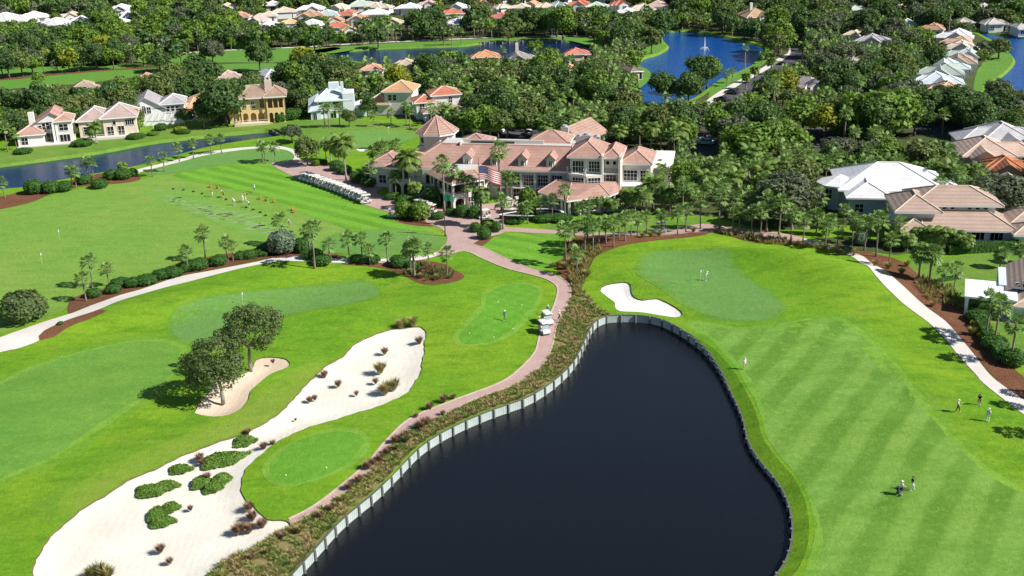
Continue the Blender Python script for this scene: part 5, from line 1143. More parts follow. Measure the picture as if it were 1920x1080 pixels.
palm_rows([(766, 371, 268, 'coco'), (833, 398, 288, 'tall'), (851, 392, 304, 'tall'), (903, 424, 338, 'areca'), (943, 430, 360), (942, 395, 262, 'tall'), (947, 375, 318), (960, 376, 322), (978, 419, 381), (990, 419, 376), (1060, 411, 342, 'tall'), (1178, 398, 340, 'areca'), (1190, 402, 345, 'coco'), (1205, 398, 335, 'areca'), (1225, 392, 318, 'coco'), (1240, 396, 330), (1212, 408, 352), (1255, 400, 335, 'areca'), (1180, 372, 320), (1172, 388, 345, 'areca'), (700, 352, 300), (742, 372, 318), (880, 392, 330), (1015, 412, 366), (1035, 412, 360), (868, 388, 318, 'tall'), (780, 376, 330, 'areca'), (812, 382, 340, 'areca')], 'in front of the clubhouse facade', 'palms in front of the clubhouse')
palm_rows([(1062, 497, 413), (1081, 516, 460), (1096, 473, 404), (1111, 475, 408), (1078, 455, 410), (1137, 457, 404), (1150, 463, 402), (1171, 452, 394), (1183, 444, 391), (1195, 443, 398), (1211, 439, 392), (1068, 460, 415), (1103, 460, 402), (1122, 455, 406), (1160, 448, 398)], 'in the row between the pink path and the right green', 'palms between pink path and green')
palm_rows([(1094, 404, 374), (1111, 401, 369), (1128, 400, 366), (1140, 400, 370), (1152, 402, 362, 'areca'), (1168, 402, 374), (1085, 405, 378)], 'on the clubhouse terrace', 'terrace palms')
palm_rows([(1271, 440, 384), (1286, 436, 378), (1314, 430, 357), (1349, 430, 352), (1375, 436, 388), (1386, 434, 380, 'full'), (1438, 436, 357), (1460, 440, 363), (1483, 455, 380), (1505, 454, 398), (1547, 467, 406), (1598, 461, 394), (1643, 481, 392), (1665, 499, 432), (1240, 437, 390), (1410, 440, 385), (1425, 442, 378), (1570, 462, 410), (1620, 470, 402)], 'along the far edge of the right green', 'palms behind the right green')
palm_rows([(1722, 524, 452, 'full'), (1743, 528, 455, 'full'), (1766, 533, 493), (1788, 546, 489), (1875, 503, 462, 'full'), (1911, 494, 454, 'full'), (1720, 462, 415, 'areca'), (1742, 466, 412, 'areca'), (1762, 470, 412, 'areca'), (1788, 472, 418, 'areca'), (1700, 470, 425, 'areca'), (1660, 400, 362, 'coco'), (1715, 385, 350, 'coco'), (1820, 345, 300, 'coco'), (1630, 452, 400), (1648, 455, 405, 'areca'), (1672, 462, 412, 'areca'), (1685, 465, 405), (1605, 440, 398, 'areca'), (1580, 430, 380), (1810, 476, 430, 'areca')], 'beside the tan tiled house', 'palms by the tan tiled house')
palm_rows([(1848, 633, 541), (1862, 648, 548), (1893, 682, 585), (1985, 823, 735), (1965, 772, 690), (1985, 748, 668)], 'in the mulch bed at the right edge', 'palms of the right mulch bed')
palm_rows([(893, 262, 206), (918, 263, 202, 'coco'), (950, 262, 218), (1012, 264, 210), (1025, 266, 216, 'coco'), (1125, 268, 205, 'coco'), (1140, 272, 222), (1160, 276, 226, 'coco'), (868, 258, 205, 'coco')], 'rising behind the clubhouse roofs', 'palms behind the clubhouse')
palm_rows([(1300, 224, 184, 'date'), (1318, 228, 186, 'date'), (1345, 226, 186, 'date'), (1398, 168, 132, 'date'), (1414, 156, 120, 'date'), (1445, 140, 104, 'date'), (1504, 122, 72, 'date'), (1362, 162, 130), (1372, 156, 126), (1428, 120, 96)], 'beside the lakeside road', 'palms along the lakeside road')
palm_rows([(1228, 352, 292, 'coco'), (1250, 350, 298), (1262, 345, 296), (1275, 350, 290, 'tall'), (1240, 362, 306), (1290, 345, 292)], 'right of the clubhouse wing', 'palms right of the clubhouse wing')
palm_rows([(610, 238, 195), (618, 240, 192), (637, 238, 193), (700, 238, 206), (733, 236, 203), (763, 236, 190), (769, 240, 196)], 'on the lawn before the blue roofed house', 'palms on the lawn behind the practice green')
palm_rows([(15, 285, 225), (33, 282, 240), (182, 270, 222, 'coco'), (175, 262, 230, 'areca'), (383, 241, 200, 'coco'), (262, 246, 215, 'areca'), (80, 255, 225), (840, 232, 188, 'coco'), (850, 236, 195, 'coco')], 'in the gardens of the canal villas', 'garden palms of the canal villas')

# ---------------------------------------------------------------- shrubs and hedges
def shrub_mesh(name, m, rx, ry, rz, n, leaf, zc=.85, box=False):
    d = unit(nrng.normal(size=(n, 3))); d[:, 2] = np.where(d[:, 2] < -.5, -d[:, 2], d[:, 2])
    if box: d = np.sign(d) * np.abs(d) ** .45; d /= np.abs(d).max(1, keepdims=True) ** .5
    lump = 1 + .09 * np.sin(d[:, :1] * 7 + 1) * np.cos(d[:, 1:2] * 6) + nrng.normal(size=(n, 1)) * .035
    pos = d * lump * np.array([rx, ry, rz]); nor = unit(d + nrng.normal(size=(n, 3)) * .5)
    V, Q = leaf_quads(pos, nor, nrng.uniform(.6, 1.4, n) * leaf); V[:, 2] += rz * zc
    me = mesh_np(name, V, Q, m); bm = bmesh.new(); bm.from_mesh(me); cv, cf = core(rx, ry, rz, .9); vs_ = [bm.verts.new((x, y, z + rz * zc)) for x, y, z in cv]
    for f in cf: bm.faces.new([vs_[i] for i in f[:3]])
    bm.to_mesh(me); bm.free(); return me
SH = dict(ball=[shrub_mesh('foliage', L_HEDGE, 1, 1, .95, 1400, .085) for _ in range(2)], bush=[shrub_mesh('foliage', L_HEDGE, 1, 1, .85, 1300, .1) for _ in range(2)], olive=[shrub_mesh('foliage', L_OLIVE, 1, 1, .85, 1600, .085)], silver=[shrub_mesh('foliage', L_SILVER, 1, 1, .95, 1500, .1)], yel=[shrub_mesh('foliage', L_YEL, 1, 1, .8, 1100, .1)],
          bright=[shrub_mesh('foliage', L_BRIGHT, 1, 1, .9, 1100, .13)])
def shrub(kind, px, py, wpx, hpx, label, group=None, name='shrub'):
    """px, py: foot of the shrub; size from its outline in the photo"""
    p = g(px, py); Z = proj(p)[2]; rx = wpx / 2 * Z / F_PX; hz = hpx * Z / F_PX * .93; p = p + Vector((0, rx * .7, 0)); p.z = float(hterr(p.x, p.y))
    hz = max(hz - .25 * rx, .6 * rx, .4)
    t = link(name, rnd.choice(SH[kind]), None, p, rnd.uniform(0, 6.28), (rx, rx, hz / 1.72)); tag(t, label, 'shrub', group); EXPL.append((p.x, p.y)); return t
shrub('olive', 36, 612, 82, 78, 'big round olive green bush beside the white path', name='bush')
for i, (x, y, w_, h_) in enumerate([(172, 560, 26, 22), (210, 552, 26, 20), (222, 540, 30, 20), (247, 540, 30, 24), (271, 537, 34, 26), (300, 526, 30, 26), (322, 522, 34, 26), (345, 512, 30, 24), (368, 508, 36, 28), (408, 500, 28, 26), (450, 488, 26, 22), (467, 487, 24, 22), (490, 482, 26, 20), (505, 476, 44, 26), (566, 476, 30, 36), (576, 488, 24, 22), (602, 500, 32, 28), (590, 490, 24, 26), (668, 494, 24, 20), (698, 497, 24, 22), (748, 504, 32, 28), (772, 507, 24, 24)]):
    shrub('bush', x, y, w_ * 1.18, h_ * rnd.uniform(.9, 1.12), 'clipped dark green hedge shrub in the row by the white path, %s from the left' % ORD[i], 'hedge row shrubs')
for (k, x, y, w_, h_, lb) in [('ball', 867, 409, 27, 28, 'left of the pair of tall clipped round shrubs before the porch'), ('ball', 891, 411, 28, 28, 'right of the pair of tall clipped round shrubs before the porch'), ('ball', 892, 437, 23, 22, 'round clipped shrub at the left of the path corner'), ('ball', 908, 450, 27, 26, 'largest round clipped shrub at the path corner'), ('ball', 931, 437, 18, 24, 'narrow clipped shrub behind the path corner'),
        ('bright', 915, 432, 28, 24, 'light green spiky shrub between the round ones'), ('bright', 757, 412, 32, 42, 'tall light green shrub in the forecourt island, left one'), ('bright', 787, 416, 36, 44, 'tall light green shrub in the forecourt island, right one'), ('silver', 528, 480, 54, 54, 'silver green sea grape tree in the hedge row'), ('silver', 1615, 462, 28, 30, 'silver green shrub beside the white path bend'),
        ('yel', 336, 250, 26, 17, 'yellow flowering shrub beside the pool cage'), ('bush', 342, 252, 26, 10, 'low dark shrub below the yellow flowering one'), ('bush', 300, 246, 24, 18, 'dark shrub at the pool cage'), ('bush', 820, 413, 26, 18, 'low shrub beside the green flag'), ('bush', 847, 405, 24, 18, 'low shrub right of the green flag'),
        ('bush', 60, 366, 34, 36, 'dark tree shrub on the left canal bank'), ('bush', 92, 364, 34, 30, 'leafy shrub left in the canal mulch strip'), ('bush', 118, 361, 30, 26, 'second leafy shrub of the canal mulch strip'), ('bush', 155, 347, 30, 24, 'third leafy shrub of the canal mulch strip'), ('bush', 184, 355, 30, 24, 'low shrub in front in the canal mulch strip'), ('bush', 207, 338, 30, 24, 'fourth leafy shrub of the canal mulch strip'),
        ('bush', 228, 338, 34, 26, 'fifth leafy shrub of the canal mulch strip'), ('bush', 248, 332, 18, 20, 'last slim shrub of the canal mulch strip'), ('bush', 40, 290, 34, 10, 'low hedge below the pink gabled villa'), ('bush', 150, 276, 40, 10, 'low hedge right of the pink gabled villa'), ('bush', 252, 262, 34, 8, 'low hedge right of the cream villa'), ('bright', 285, 255, 22, 8, 'light green low shrub near the pool cage'),
        ('bush', 545, 226, 30, 28, 'leafy shrub right of the yellow mansion'), ('bush', 525, 230, 26, 24, 'second leafy shrub right of the yellow mansion'), ('bush', 560, 222, 24, 24, 'third leafy shrub right of the yellow mansion'),
        ('bush', 600, 310, 26, 14, 'dark round shrub by the cart lane'), ('bush', 630, 322, 26, 26, 'dark shrub island left of the cart lane'), ('bush', 645, 328, 28, 22, 'second shrub of the cart lane island'), ('bush', 668, 345, 28, 26, 'round dark shrub right of the tall coconut trunk'), ('bush', 692, 352, 32, 28, 'biggest dark shrub right of the tall coconut trunk'), ('bright', 593, 312, 16, 16, 'light green shrub by the cart lane'),
        ('bush', 758, 384, 34, 22, 'dark shrub below the left wing arches, left one'), ('bush', 782, 388, 34, 24, 'dark shrub below the left wing arches, middle one'), ('bush', 806, 392, 34, 24, 'dark shrub below the left wing arches, right one'), ('bush', 735, 376, 30, 18, 'low dark shrub at the wing corner'), ('bush', 1020, 418, 44, 12, 'low dark shrub before the basin, left one'), ('bush', 1052, 418, 44, 12, 'low dark shrub before the basin, right one'), ('bush', 965, 421, 36, 10, 'low shrub at the basin foot'),
        ('bush', 1540, 400, 26, 40, 'dark shrub beside the white roofed house'), ('silver', 1590, 475, 0 + 20, 16, 'small silver shrub in the long mulch bed'), ('yel', 1845, 620, 40, 24, 'yellow green hedge shrub beside the porch house'), ('yel', 1858, 640, 40, 24, 'second yellow green hedge shrub beside the porch house'), ('bush', 1840, 608, 44, 30, 'dark hedge shrub beside the porch house'), ('bush', 1872, 660, 50, 34, 'dark hedge shrub right of the palms at the edge'),
        ('bush', 1905, 690, 50, 40, 'round dark shrub at the right picture edge'), ('bright', 990, 405, 34, 60, 'broad leaved light green tree before the window band')]:
    shrub(k, x, y, w_, h_, lb)
def hedge(line, hgt, wid, label):
    """clipped hedge along a line, one object"""
    L = crom([g(*p) for p in line], .5, False); P = np.array(L); n = int(len(P) * 90); k = nrng.integers(0, len(P) - 1, n); t = nrng.random((n, 1)); c = P[k] * (1 - t) + P[k + 1] * t
    d = unit(P[k + 1] - P[k]); nn = np.column_stack([-d[:, 1], d[:, 0]]); s = nrng.uniform(-1, 1, n); side = nrng.random(n) < .6
    off = np.where(side, np.sign(s) * wid / 2, s * wid / 2); zz = np.where(side, nrng.random(n) * hgt, hgt) + nrng.normal(size=n) * .05
    pos = np.column_stack([c + nn * off[:, None], zz]); nor = np.where(side[:, None], np.column_stack([nn * np.sign(s)[:, None], np.full(n, .3)]), np.array([0, 0, 1.])) + nrng.normal(size=(n, 3)) * .5
    V, Q = leaf_quads(pos, unit(nor), nrng.uniform(.08, .18, n)); me = mesh_np('hedge', V, Q, L_HEDGE)
    bm = bmesh.new(); bm.from_mesh(me)
    for a, b in zip(L[:-1], L[1:]):
        a, b = Vector(a), Vector(b); e = (b - a).normalized(); m_ = Vector((-e.y, e.x)) * wid * .44
        q = [bm.verts.new((*w2, z)) for z in (0, hgt * .95) for w2 in (a - m_, b - m_, b + m_, a + m_)]
        for f in ((0, 1, 5, 4), (3, 7, 6, 2), (4, 5, 6, 7)): bm.faces.new([q[i] for i in f])
    bm.to_mesh(me); bm.free(); tag(link('hedge', me), label, 'hedge')
hedge([(1775, 476), (1840, 472), (1910, 467)], 1.6, 1.6, 'long clipped dark hedge below the tan tiled house')
hedge([(1828, 585), (1838, 612), (1858, 648), (1880, 680)], 1.5, 1.6, 'dark hedge between mulch bed and porch house')
hedge([(1800, 522), (1745, 530)], .8, .8, 'low hedge on the side lawn')
hedge([(560, 84), (640, 79), (720, 74)], 3.0, 3.0, 'long dark hedge at the foot of the far wood')
hedge([(440, 92), (510, 88)], 3.0, 3.0, 'dark hedge left at the foot of the far wood')
# the two trees in the small bunker
def big_tree(px, py, topy, rx, rz, label, lean):
    p, h = pheight(px, py, topy); cm = crown_mesh('crown', L_OLIVE, 7000, rx, rx * .9, rz, 52, .17, 0, .2, -.85, 0)
    t = thing('tree', label, 'tree', p); cr = link('crown', cm, t, (lean[0], lean[1], h - rz)); mb = MB()
    hub = Vector((lean[0] * .3, lean[1] * .3, h * .36)); mb.tube([(0, 0, -.4), (0, 0, h * .18), hub], [.3, .24, .2], 8)
    for i in range(9):
        a = 2 * math.pi * i / 9 + .3; e = Vector((lean[0] + math.cos(a) * rx * .7, lean[1] + math.sin(a) * rx * .65, h - rz + rnd.uniform(-.3, .5) * rz)); mb.tube([hub, hub.lerp(e, .5) + Vector((0, 0, .5)), e], [.15, .1, .04], 5)
    mb.build('trunk', BARKW, t, True); EXPL.append((p.x, p.y)); COUNT['tree'] += 1
big_tree(418, 752, 640, 4.9, 3.5, 'nearer spreading olive tree with pale trunk in the small bunker', (-.8, .4))
big_tree(470, 694, 580, 5.1, 3.0, 'farther spreading olive tree behind the small bunker', (.4, .4))
for (k, x, y, top, s_, lb) in [('grey', 548, 268, 237, .62, 'small round grey green tree at the end of the canal'), ('oak', 577, 310, 262, .8, 'leafy oak beside the cart lane corner'), ('yellow', 575, 160, 98, 1.5, 'big bright yellow green tree above the garden wood'), ('dark', 425, 236, 158, 1.6, 'huge dark tree beside the yellow mansion'), ('dark', 398, 236, 185, 1.2, 'dark tree left of the huge one by the mansion'),
        ('grey', 1480, 425, 335, 1.5, 'broad grey green oak behind the right green palms'), ('oak', 1735, 340 - 5, 285, 1.3, 'wide oak right of the cul-de-sac'), ('bright', 1325, 165, 112, 1.15, 'bright rounded tree standing before the fountain lake'), ('dark', 1290, 200, 140, 1.1, 'dark lakeside tree left of the rounded one'), ('dark', 1248, 195, 140, 1.15, 'dark tree at the near lake shore'), ('bright', 1505, 250, 190, 1.3, 'bright green tree above the car park'),
        ('yellow', 1545, 262, 205, 1.1, 'yellow tinged tree beside the car park'), ('bright', 1660, 265, 183, 1.9, 'huge bright green tree left of the turning circle'), ('bright', 1400, 315, 240, 1.5, 'large bright green tree below the car park'), ('bright', 1460, 300, 235, 1.4, 'second large bright green tree below the car park'), ('dark', 300, 135, 102, 1.2, 'dark round tree on the left fairway edge'), ('bright', 62, 140, 108, 1.0, 'bright round tree on the left far fairway'), ('bright', 205, 122, 92, 1.1, 'bright round tree at the fairway corner'),
        ('dark', 143, 250, 205, .75, 'dark tree between pink gabled and cream villas'), ('oak', 135, 262, 232, .45, 'small tree beside the pink gabled villa'), ('dark', 243, 238, 190, .8, 'dark tree between cream and grey roofed villas'), ('oak', 262, 244, 208, .5, 'small tree left of the pool cage'), ('dark', 22, 264, 212, .8, 'dark tree left of the pink gabled villa'), ('oak', 348, 238, 205, .55, 'small tree left of the narrow orange roof'), ('oak', 575, 218, 188, .6, 'small tree left of the pale blue roof'), ('dark', 690, 220, 185, .6, 'dark tree right of the pale blue roof'), ('oak', 655, 238, 208, .5, 'small tree on the lawn before the pale blue roof'),
        ('bright', 905, 262, 205, .9, 'bright leafy tree just behind the turret'), ('oak', 935, 264, 212, .8, 'oak behind the middle of the long roof'), ('dark', 1035, 262, 215, .8, 'dark tree left of the gabled drive-through'), ('bright', 880, 256, 208, .7, 'bright tree right of the turret'),
        ('oak', 1872, 110, 74, 1.0, 'rust tinged round tree on the lake peninsula'), ('oak', 985, 260, 205, .1 + 1.0, 'oak behind the clubhouse roof'), ('grey', 1870, 410, 335, 1.5, 'grey green oak behind the tan tiled house'), ('dark', 1810, 235, 170, 1.5, 'dark tree at the near end of the lakeside row'), ('dark', 1775, 232, 165, 1.4, 'dark tree behind the turning circle'), ('dark', 1735, 230, 170, 1.4, 'dark tree left behind the turning circle'), ('dark', 1865, 235, 185, 1.4, 'dark tree above the lilac grey edge villa')]:
    p, h = pheight(x, y, top); K = KIND[k]; plant_tree(k, p, s_, lb, None, sz=max(.7, min(1.5, h / (K['h'] * s_)))); EXPL.append((p.x, p.y)); COUNT['tree'] += 1

# ---------------------------------------------------------------- ornamental grasses
def tuft(seed, n, h, spread, w=.028):
    q = np.random.default_rng(seed); az = q.uniform(0, 6.28, n); r = q.uniform(0, .22, n) * spread; L = h * q.uniform(.55, 1.1, n); out = q.uniform(.15, .95, n) * spread
    b = np.column_stack([np.cos(az) * r, np.sin(az) * r, np.zeros(n)]); d = np.column_stack([np.cos(az), np.sin(az), np.zeros(n)]); s = np.column_stack([-np.sin(az), np.cos(az), np.zeros(n)]) * w
    m_ = b + d * (out * .4)[:, None] + np.column_stack([np.zeros(n), np.zeros(n), L * .65]); t = b + d * out[:, None] + np.column_stack([np.zeros(n), np.zeros(n), L])
    return np.stack([b - s, m_ - s * 1.2, t, m_ + s * 1.2], 1).reshape(-1, 3), np.arange(4 * n).reshape(-1, 4)
TUFT = {}
for key, m in (('red', L_RED), ('tan', L_TAN), ('green', L_OLIVE)): TUFT[key] = [mesh_np('blades', *tuft(i + len(key), 260, 1.0, .75, .03), m) for i in range(3)]
def grass_tuft(kind, px, py, wpx, label, group, hk=1.0):
    p = g(px, py); Z = proj(p)[2]; s = wpx / 1.5 * Z / F_PX; o = link('grass_tuft', rnd.choice(TUFT[kind]), None, p, rnd.uniform(0, 6.28), (s, s, s * hk)); tag(o, label, 'ornamental grass', group)
    if waste_in(p): o.location.z -= .3
def waste_in(p): return bool(inside([p.x], [p.y], waste_pts)[0])
i = 0
WT = [('red', 721, 661, 20), ('tan', 713, 697, 34), ('red', 704, 716, 18), ('tan', 722, 736, 36), ('tan', 738, 728, 34), ('red', 668, 738, 14), ('red', 634, 722, 20), ('red', 608, 705, 22), ('red', 580, 751, 18), ('red', 590, 747, 16), ('tan', 752, 614, 30), ('tan', 774, 612, 28), ('red', 786, 642, 22), ('red', 554, 785, 8), ('red', 494, 839, 22), ('red', 511, 831, 16), ('red', 464, 812, 20), ('red', 374, 862, 26), ('red', 388, 896, 22), ('red', 357, 953, 16), ('red', 300, 1032, 26), ('red', 318, 1053, 20),
      ('red', 466, 955, 30), ('red', 473, 972, 30), ('red', 446, 998, 32), ('red', 468, 994, 30), ('red', 492, 985, 28), ('tan', 455, 990, 24), ('tan', 172, 1083, 40), ('tan', 200, 1084, 44), ('green', 186, 1080, 44), ('red', 378, 868, 18), ('red', 512, 681, 12)]
WT.sort(key=lambda t: t[1])
for k in ('red', 'tan', 'green'):
    for i, (_, x, y, w_) in enumerate([t for t in WT if t[0] == k]):
        grass_tuft(k, x, y, w_, '%s grass tuft in the pale waste bunker, %s from the left' % (dict(red='reddish', tan='tan', green='green')[k], ORD[i]), 'grass tufts in the waste bunker')
# creeping green cover in the sand
def cover(px, py, wpx, dpx, label, bean=0.0):
    p = g(px, py); Z = proj(p)[2]; rx = wpx / 2 * Z / F_PX; ry = dpx / 2 * Z / F_PX / .5; n = 2200
    a = nrng.uniform(0, 6.28, n); r = np.sqrt(nrng.random(n)) * (1 + .14 * np.sin(3 * a + 1) + .1 * np.sin(5 * a)); x = r * np.cos(a) * rx; y = r * np.sin(a) * ry + bean * (x / rx) ** 2 * ry
    z = .45 * (1 - np.clip(r, 0, 1) ** 3) + nrng.uniform(-.06, .1, n) + .05
    V, Q = leaf_quads(np.column_stack([x, y, z]), unit(np.column_stack([np.cos(a) * r * .6, np.sin(a) * r * .6, np.ones(n)]) + nrng.normal(size=(n, 3)) * .45), nrng.uniform(.1, .26, n))
    o = link('ground_cover', mesh_np('ground_cover', V, Q, L_COVER), None, (p.x, p.y, p.z - .32)); tag(o, label, 'shrub', 'green creepers in the waste bunker')
for (x, y, w_, d_, lb, bn) in [(457, 824, 42, 20, 'small green creeper at the top corner of the waste bunker', 0), (428, 857, 64, 26, 'large bean shaped green creeper in the sand', .5), (400, 862, 44, 26, 'green creeper at the left of the bean shaped one', 0), (337, 877, 42, 15, 'thin oval green creeper near the sand edge', 0), (285, 917, 66, 22, 'widest green creeper in the sand', .3), (312, 908, 44, 16, 'green creeper touching the widest one', 0),
        (376, 901, 34, 22, 'round green creeper with a red tuft', 0), (414, 897, 34, 26, 'upright green creeper beside the tee', 0), (398, 912, 34, 16, 'low green creeper below the upright one', 0), (319, 949, 32, 17, 'small green creeper above the hook shaped one', 0), (292, 960, 28, 24, 'green creeper forming the hook top', 0), (303, 975, 46, 18, 'lowest green creeper in the sand', 0)]: cover(x, y, w_, d_, lb, bn)
# long grass on the bank between the pink path and the pond: nobody could count it
def grass_mass(name, pix, n, m, h, label, w_=.03, per=14, spread=.55, patch=0):
    poly = gp(pix, 1.2); Pp = np.array(poly); lo, hi = Pp.min(0), Pp.max(0); pts = []
    while len(pts) < n:
        c = nrng.uniform(lo, hi, (n, 2)); c = c[inside(c[:, 0], c[:, 1], poly)]; pts += (c if not patch else c[np.sin(c[:, 0] * .7 + patch * 2) * np.cos(c[:, 1] * .55 + patch) + .6 * np.sin(c[:, 0] * 1.9 + c[:, 1] * 1.3 + patch * 3) > (-.35 if patch == 1 else .15)]).tolist()
    pts = np.array(pts[:n]); VV, QQ = [], []; base = [tuft(i, per, h, spread, w_) for i in range(12)]; o = 0
    zz = hterr(pts[:, 0], pts[:, 1])
    for i, (x, y) in enumerate(pts):
        V, Q = base[i % 12]; s = nrng.uniform(.6, 1.25); VV.append(V * s + np.array([x, y, zz[i]])); QQ.append(Q + o); o += len(V)
    tag(link(name, mesh_np(name, np.concatenate(VV), np.concatenate(QQ), m)), label, kind='stuff')
BANK = [(1068, 565), (1085, 545), (1105, 555), (1120, 578), (1150, 588), (1125, 595), (1106, 612), (1092, 640), (1073, 678), (1037, 712), (988, 743), (918, 767), (848, 797), (788, 832), (738, 882), (698, 922), (638, 972), (588, 1027), (540, 1082), (480, 1150), (380, 1150), (400, 1070), (483, 1022), (545, 988), (593, 960), (640, 932), (697, 880), (737, 834), (780, 800), (827, 783), (887, 754), (963, 726), (995, 706), (1026, 679), (1040, 645), (1046, 614), (1057, 591)]
tag(sheet('bank_soil', gp(BANK, 1.2), mottled('bank_soil', (.2, .19, .06), (.26, .2, .1), .5, .95, (.1, .1, .03), 2, .6), .02, 1.6), 'bare soil of the planted bank')
for m_, n_, h_, lb_, sd in ((L_BANK, 2300, .4, 'low yellow green grasses on the bank above the pond wall', 1), (L_BANK2, 900, .55, 'straw coloured grasses on the bank above the pond wall', 2), (L_BANK3, 800, .45, 'fresh green grasses on the bank above the pond wall', 3)):
    grass_mass('bank_grass', BANK, n_, m_, h_, lb_, patch=sd)
grass_mass('tan_grass', [(1062, 500), (1070, 460), (1100, 455), (1130, 470), (1112, 490), (1098, 525), (1080, 555), (1070, 530)], 520, L_TAN, 1.0, 'tan fountain grasses under the palm row')
grass_mass('tan_grass', [(1715, 525), (1740, 525), (1790, 545), (1805, 570), (1790, 582), (1740, 560)], 160, L_TAN, 1.0, 'tan and green grasses in the right mulch bed')
grass_mass('bed_grass', [(755, 515), (775, 500), (815, 500), (850, 512), (840, 526), (800, 528)], 150, L_OLIVE, .8, 'green grasses in the palm cluster bed')
grass_mass('bed_grass', [(1330, 434), (1420, 442), (1505, 455), (1600, 470), (1600, 478), (1505, 464), (1400, 452)], 260, L_TAN, .8, 'tan grasses edging the bed behind the right green')
T2 = [('red', 690 + 0, 880, 26), ('red', 672, 905, 24), ('red', 655, 918, 24), ('red', 712, 866, 24), ('red', 742, 832, 26), ('red', 758, 824, 26), ('red', 790, 805, 30), ('red', 800, 798, 26), ('green', 760, 832, 24), ('green', 742, 846, 18), ('red', 830, 779, 16), ('red', 620, 958, 22), ('red', 600, 972, 22), ('red', 780, 783, 14), ('red', 806, 768, 22), ('red', 832, 755, 24), ('red', 850, 748, 16), ('tan', 560, 1000, 24), ('red', 530, 1010, 20), ('tan', 500, 1040, 22), ('red', 470, 1050, 20), ('tan', 640, 942, 22), ('red', 726, 852, 22), ('red', 700, 872, 22)]
T2.sort(key=lambda t: t[1])
for k in ('red', 'tan', 'green'):
    for i, (_, x, y, w_) in enumerate([t for t in T2 if t[0] == k]): grass_tuft(k, x, y, w_, '%s grass tuft along the pink path above the pond, %s from the left' % (dict(red='pinkish red', tan='straw coloured', green='green')[k], ORD[i]), 'tufts along the pink path')
T3 = [(1100, 520, 22), (1090, 505, 22), (1072, 498, 24), (1060, 505, 22), (1046, 500, 18), (1035, 502, 16), (1205, 446, 16), (1220, 445, 16), (1235, 444, 16), (1300, 436, 16), (1545, 468, 18), (1560, 474, 18), (1580, 478, 16), (1640, 500, 18), (1665, 505, 20), (1690, 515, 20), (1700, 500, 18), (1660, 515, 14), (1822, 628, 24), (1748, 575, 16), (1600, 480, 10), (1770, 560, 22), (790, 522, 16), (820, 525, 18), (842, 522, 12), (770, 514, 16)]
T3.sort()
for i, (x, y, w_) in enumerate(T3): grass_tuft('tan', x, y, w_, 'straw coloured clump in the mulch beds near the palms, %s from the left' % ORD[i], 'straw coloured clumps in the beds')
shrub('bush', 112, 610, 12, 8, 'tiny shrub in the mulch wedge below the white path')
